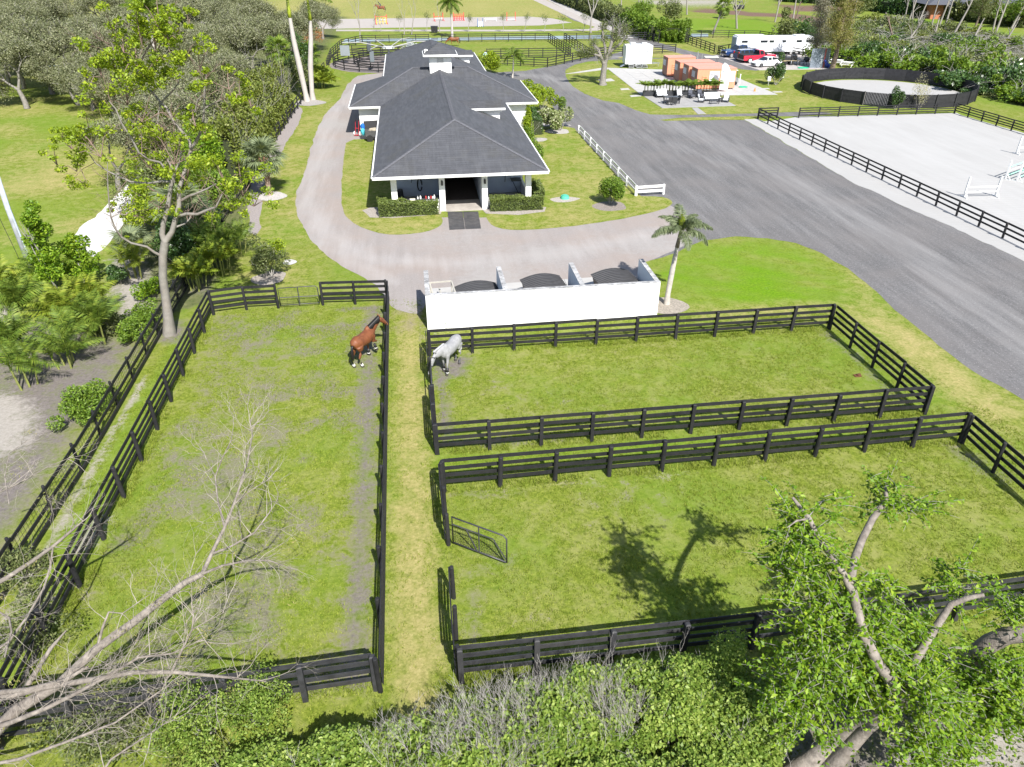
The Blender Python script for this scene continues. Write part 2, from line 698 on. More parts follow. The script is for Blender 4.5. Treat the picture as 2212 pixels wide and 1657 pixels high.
lush = np.maximum(lush, .6 * soft(x, y, PX([(1850, 22), (1980, 42), (2110, 52), (2212, 75), (2140, 85), (2020, 70), (1850, 52)]), 4))
lush = np.maximum(lush, .55 * lawnL * np.clip(.2 - nb * 2.5, 0, 1))
brown = 1.0 * soft(x, y, PX([(1465, 24), (1560, 30), (1700, 42), (1790, 50), (1760, 38), (1640, 24), (1540, 22)]), 3)
brown = np.maximum(brown, soft(x, y, PX([(1650, 1), (1800, 6), (1900, 20), (1800, 28), (1640, 15)]), 3))
brown = np.maximum(brown, .8 * band(x, y, PX([(2040, 20), (2120, 33)]), 4, 5))
scrub = .8 * soft(x, y, PX([(1700, 60), (1860, 52), (2000, 60), (2212, 85), (2400, 110), (2400, 235), (2212, 232), (2080, 196), (1870, 148), (1700, 110)]), 4)
scrub = np.maximum(scrub, .7 * soft(x, y, PX([(1170, 5), (1330, 55), (1450, 85), (1450, 55), (1330, 20), (1250, 0)]), 3))
scrub = np.maximum(scrub, .9 * soft(x, y, [(-16, 36), (-12.3, 39), (-12.3, 58), (-13.8, 80), (-16, 118), (-26, 125), (-24, 60)], 1.5))
scrub = np.maximum(scrub, .75 * soft(x, y, [(-60, 122), (-14, 122), (-14, 210), (-160, 260), (-120, 122)], 6))
scrub = np.maximum(scrub, .7 * soft(x, y, [(-30, 2), (30, 2), (30, 11.5), (-30, 11.5)], 1.5))
sand = .8 * band(x, y, [(-13.1, 12), (-13.1, 26), (-13.15, 31)], .22, .35)
sand = np.maximum(sand, .95 * band(x, y, [(-11.95, 19.6), (-11.85, 21.2)], .3, .4))
sand = np.maximum(sand, .85 * band(x, y, [(-12.3, 17.2), (-12.2, 17.6)], .3, .4))
sand = np.maximum(sand, .98 * soft(x, y, PX([(232, 615), (250, 560), (300, 545), (340, 600), (345, 640), (320, 680), (250, 690), (235, 650)]), 2.2) + nz * .35)
sand = np.maximum(sand, .95 * soft(x, y, PX([(-60, 840), (30, 850), (85, 890), (70, 960), (20, 990), (-60, 990)]), 1.5) + nz * .3)
sand = np.maximum(sand, .95 * soft(x, y, PX([(-200, 640), (20, 600), (30, 720), (-200, 790)]), 1.5) + nz * .4)
sand = np.maximum(sand, .92 * soft(x, y, PX([(1900, 1620), (1960, 1570), (2100, 1545), (2300, 1530), (2300, 1650), (2100, 1690), (1960, 1690)]), .6) + nz * .2)
sand = np.maximum(sand, .75 * soft(x, y, PX([(1560, 1600), (1740, 1570), (1760, 1640), (1700, 1700), (1540, 1700)]), .6) + nz * .3)
sand = np.maximum(sand, .9 * soft(x, y, PX([(1480, 0), (1640, 4), (1600, 16), (1500, 20), (1380, 6)]), 4))
sand = np.maximum(sand, .55 * band(x, y, [(2.0, 21.0), (13, 20.9), (18, 21.0)], .18, .3) * np.clip(.4 + nz * 4, 0, 1))
sand = np.maximum(sand, .75 * band(x, y, [(.3, 33.6), (-.3, 34.5)], .2, .3))
for nm, arr in dict(dirt=dirt, thin=thin, dry=dry, lush=lush, brown=brown, scrub=scrub, sand=sand).items():
    arr = np.where(np.abs(arr) < 1e-3, -.35 if nm not in ('dry', 'lush') else -.3, arr)
    at = me.attributes.new(nm, 'FLOAT', 'POINT')
    at.data.foreach_set('value', arr.astype(np.float32))
go = link(me, "ground", kind='structure')


def road_material(name, cols, track, fine_scale=26, speck=(.5, .5, .5), streak_rot=0.0, rough=.9):
    m, n, p = _new(name)
    g = wpos(n)
    gs = wpos(n, (1.0, .10, 1.0), streak_rot)
    a = noise(n, g, fine_scale, 8, .88)
    b = noise(n, gs, 1.3, 5, .65)
    big = noise(n, g, .22, 4, .6)
    c = ramp(n, [(.28, cols[0]), (.5, cols[1]), (.72, cols[2])], mathn(n, 'ADD', mathn(n, 'MULTIPLY', a, .68), mathn(n, 'MULTIPLY', b, .32))).outputs[0]
    c = mixc(n, ramp(n, [(.42, (0, 0, 0)), (.62, (.55,) * 3)], big).outputs[0], c, cols[3])
    t = attr(n, 'track')
    f = mathn(n, 'ADD', t, mathn(n, 'MULTIPLY', mathn(n, 'SUBTRACT', b, .5), 1.2))
    c = mixc(n, ramp(n, [(.2, (0, 0, 0)), (.9, (.62,) * 3)], f).outputs[0], c, track)
    e = attr(n, 'edge')
    f = mathn(n, 'ADD', e, mathn(n, 'MULTIPLY', mathn(n, 'SUBTRACT', noise(n, g, 2.4, 5, .7), .5), 1.0))
    c = mixc(n, ramp(n, [(.4, (0, 0, 0)), (.8, (.8,) * 3)], f).outputs[0], c, cols[4])
    if name == "white_sand":
        # harrow lines left by the drag
        wv = n.nodes.new("ShaderNodeTexWave")
        wv.wave_type = 'RINGS'
        wv.inputs['Scale'].default_value = .42
        wv.inputs['Distortion'].default_value = 9
        wv.inputs['Detail'].default_value = 3
        wv.inputs['Detail Scale'].default_value = .25
        n.links.new(wpos(n, (1, 1.6, 0)), wv.inputs['Vector'])
        c = mixc(n, ramp(n, [(.2, (.28,) * 3), (.7, (0, 0, 0))], wv.outputs['Fac']).outputs[0], c, (.33, .322, .31))
    # single pale stones
    vo = n.nodes.new("ShaderNodeTexVoronoi")
    vo.inputs['Scale'].default_value = 7.0
    n.links.new(g, vo.inputs['Vector'])
    sp = ramp(n, [(.10, (1, 1, 1)), (.17, (0, 0, 0))], vo.outputs['Distance']).outputs[0]
    c = mixc(n, mathn(n, 'MULTIPLY', sp, .5), c, speck)
    n.links.new(c, p.inputs['Base Color'])
    p.inputs['Roughness'].default_value = rough
    p.inputs['Specular IOR Level'].default_value = .25
    bump(n, a, .5, .03, p)
    return m


GRAVEL = road_material("dark_gravel", [(.030, .030, .031), (.128, .125, .126), (.275, .270, .268), (.155, .145, .141), (.21, .20, .198)], (.245, .239, .236), 7.0, (.42, .41, .40), rad(-38))
DRIVE = road_material("pale_drive", [(.185, .165, .155), (.262, .238, .226), (.33, .308, .295), (.285, .235, .205), (.30, .285, .272)], (.37, .352, .342), 8, (.45, .42, .4), rad(90))
PALE = road_material("pale_road", [(.26, .25, .24), (.33, .31, .30), (.42, .40, .38), (.35, .33, .31), (.25, .24, .2)], (.5, .48, .46), 8, (.5, .48, .46), rad(20))
WHITESAND = road_material("white_sand", [(.325, .320, .312), (.360, .355, .348), (.395, .390, .382), (.33, .325, .316), (.385, .378, .366)], (.405, .402, .395), 9, (.38, .375, .365), rad(-60))
FARSAND = road_material("far_sand", [(.32, .29, .265), (.35, .32, .295), (.38, .35, .325), (.335, .305, .28), (.34, .315, .29)], (.38, .355, .33), 6, (.36, .335, .31))


def tracks(*lines, wd=.5):
    def f(x, y):
        r = np.zeros(len(x))
        for l in lines:
            d = sdist(x, y, l)
            r = np.maximum(r, np.clip(1 - np.abs(d - .8) / (wd * 2.2), 0, 1) * .75)
        return r
    return f


def edge_of(pts, wd=1.2):
    def f(x, y):
        return np.clip(1 - sdist(x, y, list(pts) + [pts[0]]) / wd, 0, 1)
    return f


# dark gravel yard and the roads that leave it
yard = PX([(1260, 500), (1390, 567), (1450, 550), (1520, 520), (1590, 511), (1660, 514), (1720, 525), (1780, 548), (1830, 580), (1880, 620),
           (1950, 680), (2030, 745), (2100, 800), (2212, 865), (2420, 1000), (2420, 700), (2212, 566), (2188, 552), (1848, 397), (1608, 259), (1438, 261),
           (1424, 259), (1471, 254.5), (1634, 251), (1725, 251), (1800, 245), (1730, 240), (1634, 243), (1475, 247), (1404, 247), (1371, 237), (1337, 222), (1301, 217), (1264, 203),
           (1237, 187), (1227, 173), (1221, 162), (1222, 150), (1240, 140), (1271, 133), (1321, 129), (1404, 127), (1488, 124.5), (1520, 133), (1554, 141), (1604, 150), (1631, 152.5), (1680, 146), (1600, 128),
           (1543, 120), (1488, 110), (1438, 96), (1404, 86), (1364, 79), (1317, 55), (1174, 2), (1160, -18), (1130, -18), (1240, 45), (1304, 60), (1347, 80), (1364, 97), (1352, 110), (1321, 117), (1251, 127), (1204, 140), (1137, 153), (1066, 157), (1050, 170), (1100, 300)])
sheet("gravel_yard", yard, .004, GRAVEL, 1.1, .10, {
    'track': lambda x, y: np.maximum(np.maximum(
        band(x, y, PX([(2420, 880), (2212, 745), (2000, 560), (1800, 440), (1600, 330), (1420, 250), (1290, 200), (1180, 165), (1080, 160)]), 1.6, 3.2) * .7,
        band(x, y, PX([(2420, 800), (2100, 600), (1700, 400), (1400, 300), (1300, 240), (1200, 170), (1150, 160)]), .8, 2.6) * .55),
        band(x, y, PX([(1330, 122), (1360, 100), (1340, 70), (1280, 48), (1160, -5)]), 2.2, 2.0) * .9),
    'edge': lambda x, y: .8 * band(x, y, PX([(1190, 470), (1440, 440), (1450, 500), (1400, 560)]), 1.2, 5)})
# pale drive looping round the front of the barn
drive = PX([(837, 157), (800, 160), (771, 164), (750, 183), (735, 213), (697, 253), (677, 300), (663, 360), (642, 413), (639, 443), (650, 480), (670, 517),
            (707, 553), (737, 574), (771, 594), (811, 616), (833, 640), (838, 650), (846, 660), (858, 668), (872, 671), (886, 676), (902, 678), (912, 670), (920, 655), (925, 640), (1384, 612), (1392, 568), (1440, 548), (1490, 528), (1500, 490), (1470, 455),
            (1440, 440), (1250, 470), (1060, 470), (940, 470), (860, 400), (850, 200)])
sheet("barn_drive", drive, .008, DRIVE, .8, .08, {
    'track': lambda x, y: np.maximum(band(x, y, PX([(800, 175), (720, 240), (690, 330), (668, 430), (700, 500), (800, 560), (1000, 570), (1250, 540), (1480, 490)]), .9, 2.0) * .75,
                                     band(x, y, PX([(655, 440), (700, 530), (850, 610)]), .5, 1.5) * .7),
    'edge': lambda x, y: np.clip(vnoise(x, y, .25) * 1.0 - .15, 0, 1)})
GRASS2 = GM
SHELL = mat("shell_rock", (.56, .55, .53), rough=.95, var=.06, scale=3, bmp=.3, dirt=.25, dirtcol=(.40, .38, .34))


def lawn(name, pts, z, rnd=1, dryness=.35, lushness=0.0):
    sheet(name, pts, z, GRASS2, .6, .05, {
        'dry': lambda x, y: dryness * np.clip(.9 + (fbm(x, y, .4, 3) - .5) * 3, 0, 1.4),
        'lush': lambda x, y: np.maximum(0, lushness + 0 * x),
        'dirt': lambda x, y: np.zeros(len(x)), 'thin': lambda x, y: np.zeros(len(x)), 'brown': lambda x, y: np.zeros(len(x)),
        'scrub': lambda x, y: np.zeros(len(x)), 'sand': lambda x, y: np.zeros(len(x))}, round_=rnd)


lawn("lawn_by_barn_left", PX([(812, 300), (749, 302), (744, 333), (739, 383), (736, 433), (741, 456), (757, 478), (787, 494), (831, 506), (871, 507), (924, 501), (951, 490), (957, 477), (951, 466), (900, 440), (850, 400), (840, 330)]), .016)
lawn("lawn_by_barn_right", PX([(1160, 274), (1237, 273), (1252, 290), (1372, 424), (1424, 425), (1448, 431), (1453, 441), (1431, 454), (1371, 468), (1271, 486), (1171, 496), (1111, 498), (1077, 493), (1057, 483), (1049, 467), (1060, 455), (1120, 440), (1140, 380), (1110, 280)]), .016)
lawn("lawn_behind_barn", PX([(1117, 172), (1130, 174), (1151, 195), (1184, 222), (1206, 242), (1195, 250), (1130, 250), (1100, 210), (1080, 172)]), .016)
lawn("lawn_by_pollard", PX([(1221, 153), (1231, 145), (1271, 139), (1354, 133), (1460, 131), (1480, 170), (1700, 170), (1560, 146), (1620, 155), (1700, 152), (1760, 175), (1766, 214), (1800, 232), (1790, 241), (1725, 242), (1634, 245), (1475, 248.5), (1404, 247.5), (1371, 237.5), (1337, 222.5), (1301, 217.5), (1264, 203), (1237, 187), (1227, 173), (1229, 163)]), .012, 0, .3)
lawn("lawn_strip", PX([(1424, 259), (1471, 254.5), (1634, 251), (1640, 257), (1438, 261.3)]), .016, 0, .4)
lawn("lawn_island_far", PX([(1376, 118), (1396, 99), (1414, 101), (1454, 112), (1494, 123), (1404, 126), (1330, 127), (1345, 122)]), .016, 1, .55)

# riding arena of white sand and the bright strip along its fence
sheet("riding_arena", PX([(1648, 263), (1690, 258), (1725, 252), (1800, 250.5), (2066, 244), (2075, 249), (2300, 313), (2420, 360), (2420, 648), (2212, 545)]), .010, WHITESAND, 1.2, .07, {
    'track': lambda x, y: fbm(x * 3, y * .5, .25, 3) * .9, 'edge': lambda x, y: x * 0})
sheet("sand_verge", PX([(1608, 258), (1637, 257), (1652, 263), (2212, 539), (2420, 641), (2420, 700), (2212, 566), (2188, 552), (1848, 397)]), .014, WHITESAND, 1.2, .09, {
    'track': lambda x, y: x * 0, 'edge': lambda x, y: np.clip(fbm(x, y, .8, 3) * 1.0, 0, 1) * .5})
sheet("far_arena", [(-110, 181.5), (30, 181), (38.5, 186), (36.0, 196.5), (30.5, 202.5), (-110, 204.5)], .010, FARSAND, 3, .1, {'track': lambda x, y: x * 0, 'edge': lambda x, y: x * 0}, res=3)
sheet("sand_path", PX([(726, 67.5), (1100, 68), (1290, 66.5), (1310, 61), (1345, 72), (1300, 58), (1180, 0), (1165, -10), (1130, -10), (1262, 52), (1286, 58.5), (1270, 63), (1100, 64.3), (726, 64)]), .012, FARSAND, 3, .05, {'track': lambda x, y: x * 0, 'edge': lambda x, y: x * 0}, res=2.5)
sheet("pale_gravel_road", PX([(1160, -12), (1174, -12), (1300, 48), (1350, 72), (1372, 84), (1350, 86), (1310, 62), (1240, 30)]), .010, PALE, 3, .1, {'track': lambda x, y: x * 0 + .4, 'edge': lambda x, y: x * 0}, res=2)
sheet("round_pen_sand", [(61.0 + 9.6 * math.cos(t), 93.2 + 9.6 * math.sin(t)) for t in np.linspace(0, 2 * PI, 48, endpoint=False)], .016, WHITESAND, 1.5, .05, {'track': lambda x, y: x * 0, 'edge': lambda x, y: x * 0})
sheet("shell_path", PX([(312, 365), (350, 380), (275, 470), (240, 515), (215, 545), (195, 560), (170, 530), (162, 503), (215, 460), (262, 415)]), .006, SHELL, 1.0, .12, {'track': lambda x, y: x * 0 + .8, 'edge': lambda x, y: x * 0}, round_=1)
POND = mat("pond_water", (.17, .19, .205), rough=.12, var=.05, spec=.5)
sheet("pond_water", [(-12.5, 156.5), (60, 154.5), (62, 160), (-12, 161.5)], .006, POND, 6, .1, res=3)
sheet("far_pond_water", PX([(40, 146), (110, 141), (215, 142), (215, 150), (110, 151), (45, 152)]), .008, mat("blue_water", (.16, .24, .33), rough=.15, var=.05), 6, .1, res=3)


def slab(name, pts, z0, z1, m, joints=None, bev=0.0):
    return MB().prism(pts, z0, z1).obj(name, m, kind='structure')


CONC = mat("pale_concrete", (.38, .374, .362), rough=.85, var=.10, scale=1.2, bmp=.15, bscale=30, dirt=.35, dirtcol=(.42, .40, .37))
CONCG = mat("grey_concrete", (.29, .285, .28), rough=.9, var=.12, scale=1.5, bmp=.2, bscale=30, dirt=.4, dirtcol=(.27, .26, .25))


def paved(name, quad, z, m, nx, ny, gap=.02, th=.07):
    """a slab poured in bays: every bay its own piece with an open joint"""
    root = thing(name, None, None)
    del root['label'], root['category']
    root['kind'] = 'structure'
    q = [Vector((p[0], p[1])) for p in quad]

    def at(u, v):
        return (q[0] * (1 - u) + q[1] * u) * (1 - v) + (q[3] * (1 - u) + q[2] * u) * v
    L1 = (q[1] - q[0]).length
    L2 = (q[3] - q[0]).length
    gu, gv = gap / L1 / 2, gap / L2 / 2
    for i in range(nx):
        for j in range(ny):
            u0_, u1_, v0_, v1_ = i / nx + gu, (i + 1) / nx - gu, j / ny + gv, (j + 1) / ny - gv
            pts = [tuple(at(a, b)) for a, b in ((u0_, v0_), (u1_, v0_), (u1_, v1_), (u0_, v1_))]
            MB().prism(pts, z - th, z + random.uniform(-.003, .003)).obj("paving_slab", m, root)
    MB().prism([tuple(at(a, b)) for a, b in ((0, 0), (1, 0), (1, 1), (0, 1))], z - th - .02, z - .02).obj("joint_bed", CONCG, root)
    return root


paved("concrete_pad", PX([(1388, 208), (1680, 205), (1560, 155), (1310, 147)]), .045, CONC, 8, 5)
paved("concrete_pad", PX([(1222, 160), (1248, 158), (1320, 149), (1300, 147)]), .045, CONC, 3, 1)
paved("concrete_path", PX([(1302, 177), (1328, 175), (1320, 170), (1290, 173)]), .045, CONC, 2, 1)
paved("concrete_path", PX([(1342, 195), (1361, 194), (1357, 191), (1339, 192)]), .045, CONC, 1, 1)
paved("concrete_path", PX([(1363, 210), (1386, 208), (1378, 205), (1360, 207)]), .045, CONC, 1, 1)
paved("patio", PX([(1430, 234), (1590, 229), (1545, 205.5), (1391, 209)]), .050, CONCG, 6, 3)
paved("patio_walk", PX([(1507, 247), (1525, 246), (1507, 233), (1494, 233.5)]), .040, CONCG, 1, 2)
paved("parking_pad", PX([(1541, 119.5), (1640, 152), (1800, 149.5), (1740, 114)]), .040, mat("shell_paving", (.37, .34, .325), rough=.9, var=.08, scale=1.5, bmp=.2), 4, 2)
paved("bunker_floor", [(.1, 34.25), (12.4, 34.3), (12.3, 39.6), (.2, 39.2)], .05, CONC, 6, 1)
sheet("barn_side_walk", PX([(1140, 251), (1200, 251), (1213, 262), (1235, 272), (1170, 273), (1146, 275)]), .02, PALE, 1, .03, {'track': lambda x, y: x * 0, 'edge': lambda x, y: x * 0})


def bed(name, px, py, r, col=(.36, .34, .32), squash=1.0):
    c = W(px, py)
    pts = [(c.x + r * (1 + .12 * math.sin(3 * t + px)) * math.cos(t), c.y + r * squash * (1 + .1 * math.cos(2 * t + py)) * math.sin(t)) for t in np.linspace(0, 2 * PI, 18, endpoint=False)]
    return sheet(name, pts, .020, mat("mulch_%d" % int(col[0] * 100), col, rough=.95, var=.35, scale=9, bmp=.6, bscale=25), .4, .06, res=.3)


bed("mulch_bed", 1205, 284, 1.2)
bed("mulch_bed", 1172, 245, 1.5, (.30, .28, .26))
bed("mulch_bed", 1318, 446, 1.25, (.22, .19, .17))
bed("mulch_bed", 1220, 431, 1.15, (.34, .31, .28), .55)
bed("mulch_bed", 1441, 660, 1.15, (.27, .24, .20))
bed("mulch_bed", 587, 424, 1.1, (.40, .38, .36))
bed("mulch_bed", 668, 222, 1.9, (.30, .27, .25))
bed("mulch_bed", 583, 602, 1.0, (.28, .25, .22))
bed("mulch_bed", 624, 567, .45, (.45, .44, .43))
bed("mulch_bed", 1163, 302, .9, (.33, .31, .29))
sheet("planting_bed", PX([(783, 455), (800, 470), (850, 472), (950, 463), (955, 455), (900, 448), (800, 448)]), .024, mat("bed_soil", (.30, .27, .24), rough=.95, var=.3, scale=9, bmp=.5), .4, .05)
sheet("planting_bed", PX([(1040, 452), (1050, 462), (1120, 465), (1175, 458), (1180, 448), (1100, 445), (1060, 447)]), .024, MATS["bed_soil"], .4, .05)
sheet("bamboo_bed", PX([(560, 510), (562, 440), (585, 372), (618, 312), (650, 258), (655, 236), (640, 225), (590, 300), (540, 380), (535, 500)]), .006, mat("bamboo_bed_grey", (.26, .23, .22), rough=.95, var=.25, scale=8, bmp=.5), .8, .1, round_=1)  # narrow grey ground strip along the bamboo
# ------------------------------------------------------------------ the barn
WHITE = mat("white_stucco", (.78, .78, .77), rough=.8, var=.03, scale=2.5, bmp=.15, bscale=60, dirt=.12, dirtcol=(.62, .60, .56))
TRIM = mat("white_trim", (.80, .80, .78), rough=.5, var=.03, scale=3, dirt=.1, dirtcol=(.6, .58, .53))
BLUEG = mat("pale_blue_wall", (.42, .47, .56), rough=.75, var=.06, scale=1.5, bmp=.1)
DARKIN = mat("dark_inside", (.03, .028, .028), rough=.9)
BLACKM = mat("black_rubber", (.025, .025, .027), rough=.75, var=.2, scale=8, bmp=.2)
BLACKP = mat("black_plastic", (.03, .03, .033), rough=.4)
STEEL = mat("galvanised_steel", (.55, .56, .57), rough=.4, metal=.8, var=.1)


def roof_material():
    m, n, p = _new("grey_shingle")
    g = wpos(n)
    a = noise(n, g, 14, 4, .8)
    b = noise(n, g, .35, 5, .7)
    gg = n.nodes.new("ShaderNodeNewGeometry")
    oi = n.nodes.new("ShaderNodeObjectInfo")
    rnd = mathn(n, 'FRACT', mathn(n, 'ADD', mathn(n, 'MULTIPLY', gg.outputs['Random Per Island'], 7.3), oi.outputs['Random']))
    c = ramp(n, [(0, (.044, .046, .052)), (.55, (.053, .055, .062)), (1, (.065, .067, .075))], rnd).outputs[0]
    c = mixc(n, ramp(n, [(.35, (0, 0, 0)), (.65, (.5,) * 3)], a).outputs[0], c, (.080, .083, .094))
    c = mixc(n, ramp(n, [(.50, (0, 0, 0)), (.70, (.55,) * 3)], b).outputs[0], c, (.066, .064, .056))
    sk = noise(n, wpos(n, (2.2, .25, .25)), 1.4, 5, .7)
    c = mixc(n, ramp(n, [(.45, (0, 0, 0)), (.68, (.45,) * 3)], sk).outputs[0], c, (.095, .098, .108))
    n.links.new(c, p.inputs['Base Color'])
    p.inputs['Roughness'].default_value = .85
    bump(n, a, .3, .01, p)
    return m


ROOFM = roof_material()
CAPM = mat("ridge_cap_grey", (.105, .106, .118), rough=.85, var=.2, scale=6)


def clip_rows(poly, d_up, d_al, org, row, tab, th):
    """courses of shingle on one roof plane. poly: 3D corners in the plane; rows step up the slope"""
    up, al = Vector(d_up).normalized(), Vector(d_al).normalized()
    nrm = al.cross(up).normalized()
    if nrm.z < 0:
        nrm = -nrm
    P = [((Vector(p) - org).dot(al), (Vector(p) - org).dot(up)) for p in poly]
    v0, v1 = min(p[1] for p in P), max(p[1] for p in P)
    rows = []
    v = v0
    k = 0

    def span(vv):
        xs_ = []
        for i in range(len(P)):
            a, b = P[i], P[(i + 1) % len(P)]
            if (a[1] <= vv) != (b[1] <= vv):
                xs_.append(a[0] + (b[0] - a[0]) * (vv - a[1]) / (b[1] - a[1]))
        return (min(xs_), max(xs_)) if len(xs_) >= 2 else None
    while v < v1 - .02:
        vt = min(v + row, v1 - .001)
        s0, s1 = span(v + .001), span(vt - .001)
        if s0 and s1:
            mb = MB()
            u0_ = min(s0[0], s1[0])
            u1_ = max(s0[1], s1[1])
            u = u0_ + (k % 3) * tab * .33 - tab
            while u < u1_:
                a, b = u, u + tab * .985

                def cl(t, s):
                    return min(max(t, s[0]), s[1])
                b0, b1 = cl(a, s0), cl(b, s0)
                t0_, t1_ = cl(a, s1), cl(b, s1)
                if b1 - b0 > .01 or t1_ - t0_ > .01:
                    lift = th * random.uniform(.7, 1.35)
                    q = [org + al * b0 + up * v + nrm * lift, org + al * b1 + up * v + nrm * lift,
                         org + al * t1_ + up * (vt + .02) + nrm * .002, org + al * t0_ + up * (vt + .02) + nrm * .002,
                         org + al * b0 + up * v, org + al * b1 + up * v]
                    mb.add(q, [(0, 1, 2, 3), (4, 5, 1, 0)])
                u += tab
            rows.append(mb)
        v += row
        k += 1
    return rows


def plane_roof(parent, poly, d_up, d_al, row=.26, tab=.9, th=.012):
    """the deck and its shingle courses: each course an own piece"""
    org = Vector(poly[0])
    base = MB()
    up, al = Vector(d_up).normalized(), Vector(d_al).normalized()
    nrm = al.cross(up)
    if nrm.z < 0:
        nrm = -nrm
    n = len(poly)
    base.add([Vector(p) for p in poly] + [Vector(p) - nrm * .08 for p in poly], [tuple(range(n)), tuple(range(2 * n - 1, n - 1, -1))] + [(i, (i + 1) % n, n + (i + 1) % n, n + i) for i in range(n)])
    base.obj("roof_deck", ROOFM, parent)
    for mb in clip_rows(poly, d_up, d_al, org, row, tab, th):
        mb.obj("shingle_course", ROOFM, parent)


barn = thing("horse_barn", "long white horse barn with dark grey shingle hip roofs, cupola and cross wing", "barn")
ZE, TAN = 3.02, .39
XL, XR, XC = -3.07, 9.45, 3.19
HW = (XR - XL) / 2
ZR = ZE + HW * TAN
YF = 52.05                       # front eave
TL, TR, TF, TB = -6.13, 12.75, 77.35, 90.4
THW = (TB - TF) / 2
TY = (TF + TB) / 2
TZ = ZE + THW * TAN
YB = 115.0

roof = bpy.data.objects.new("roof", None)
COL.objects.link(roof)
roof.parent = barn
ux = lambda s: (s * 1.0, 0, TAN)
uy = lambda s: (0, s * 1.0, TAN)
# front wing
plane_roof(roof, [(XL, YF, ZE), (XR, YF, ZE), (XC, YF + HW, ZR)], uy(1), (1, 0, 0))
yv = TF + (ZR - ZE) / TAN
plane_roof(roof, [(XL, YF, ZE), (XC, YF + HW, ZR), (XC, yv, ZR), (XL, TF, ZE)], ux(1), (0, 1, 0))
plane_roof(roof, [(XR, YF, ZE), (XR, TF, ZE), (XC, yv, ZR), (XC, YF + HW, ZR)], ux(-1), (0, 1, 0))
# cross wing
plane_roof(roof, [(TL, TF, ZE), (XL, TF, ZE), (XC, yv, ZR), (XC, TY, TZ), (TL + THW, TY, TZ)], uy(1), (1, 0, 0))
plane_roof(roof, [(XR, TF, ZE), (TR, TF, ZE), (TR - THW, TY, TZ), (XC, TY, TZ), (XC, yv, ZR)], uy(1), (1, 0, 0))
plane_roof(roof, [(TL, TF, ZE), (TL + THW, TY, TZ), (TL, TB, ZE)], ux(1), (0, 1, 0))
plane_roof(roof, [(TR, TF, ZE), (TR, TB, ZE), (TR - THW, TY, TZ)], ux(-1), (0, 1, 0))
plane_roof(roof, [(TL, TB, ZE), (TL + THW, TY, TZ), (TR - THW, TY, TZ), (TR, TB, ZE)], uy(-1), (1, 0, 0), row=.6, tab=2)
# rear wing
yw = TB - (ZR - ZE) / TAN
plane_roof(roof, [(XL, TB, ZE), (XC, yw, ZR), (XC, YB - HW, ZR), (XL, YB, ZE)], ux(1), (0, 1, 0), row=.35, tab=1.2)
plane_roof(roof, [(XR, TB, ZE), (XR, YB, ZE), (XC, YB - HW, ZR), (XC, yw, ZR)], ux(-1), (0, 1, 0), row=.35, tab=1.2)
plane_roof(roof, [(XL, YB, ZE), (XC, YB - HW, ZR), (XR, YB, ZE)], uy(-1), (1, 0, 0), row=.6, tab=2)


def cap(a, b):
    a, b = Vector(a), Vector(b)
    d = (b - a).normalized()
    L = (b - a).length
    mb = MB()
    k = int(L / .3)
    sx = d.cross(Vector((0, 0, 1))).normalized()
    for i in range(k):
        p = a + d * (L * i / k)
        q = a + d * (L * (i + 1) / k + .03)
        z = Vector((0, 0, .035))
        w_ = .15
        dz = Vector((0, 0, w_ * TAN * .72))
        mb.add([p - sx * w_ + z - dz + Vector((0, 0, .012)), p + z * 1.3, p + sx * w_ + z - dz + Vector((0, 0, .012)), q - sx * w_ + z - dz, q + z, q + sx * w_ + z - dz], [(0, 1, 4, 3), (1, 2, 5, 4)])
    mb.obj("ridge_cap", CAPM, roof)


for a, b in (((XL, YF, ZE), (XC, YF + HW, ZR)), ((XR, YF, ZE), (XC, YF + HW, ZR)), ((XC, YF + HW, ZR), (XC, yv, ZR)), ((TL, TF, ZE), (TL + THW, TY, TZ)), ((TR, TF, ZE), (TR - THW, TY, TZ)),
             ((TL + THW, TY, TZ), (TR - THW, TY, TZ)), ((XC, yw, ZR), (XC, YB - HW, ZR)), ((XL, YB, ZE), (XC, YB - HW, ZR)), ((XR, YB, ZE), (XC, YB - HW, ZR))):
    cap(a, b)
# fascias and gutters
for a, b in (((XL, YF), (XR, YF)), ((XR, YF), (XR, TF)), ((XL, TF), (XL, YF)), ((TL, TF), (XL, TF)), ((XR, TF), (TR, TF)), ((TR, TF), (TR, TB)), ((TL, TB), (TL, TF)), ((TL, TB), (XL, TB)), ((XR, TB), (TR, TB)),
             ((XR, TB), (XR, YB)), ((XL, YB), (XL, TB)), ((XL, YB), (XR, YB))):
    dx, dy = b[0] - a[0], b[1] - a[1]
    L = math.hypot(dx, dy)
    nxn, nyn = dy / L, -dx / L
    MB().beam((a[0] + nxn * .03 - dx / L * .02, a[1] + nyn * .03 - dy / L * .02, ZE - .12), (b[0] + nxn * .03 + dx / L * .02, b[1] + nyn * .03 + dy / L * .02, ZE - .12), .05, .20).obj("fascia", TRIM, barn)
    MB().beam((a[0] + nxn * .09, a[1] + nyn * .09, ZE - .06), (b[0] + nxn * .09, b[1] + nyn * .09, ZE - .06), .06, .09).obj("gutter", TRIM, barn)
SOFF = mat("soffit_white", (.72, .72, .70), rough=.7)
so = MB()
for (x0, x1, y0, y1) in ((XL + .01, XR - .01, YF + .01, TF), (TL + .01, TR - .01, TF + .01, TB - .01), (XL + .01, XR - .01, TB, YB - .01)):
    so.b(x0, x1, y0, y1, ZE - .24, ZE - .20)
so.obj("soffit", SOFF, barn)
# walls
FY = 53.35
wl, wr = -1.92, 8.35


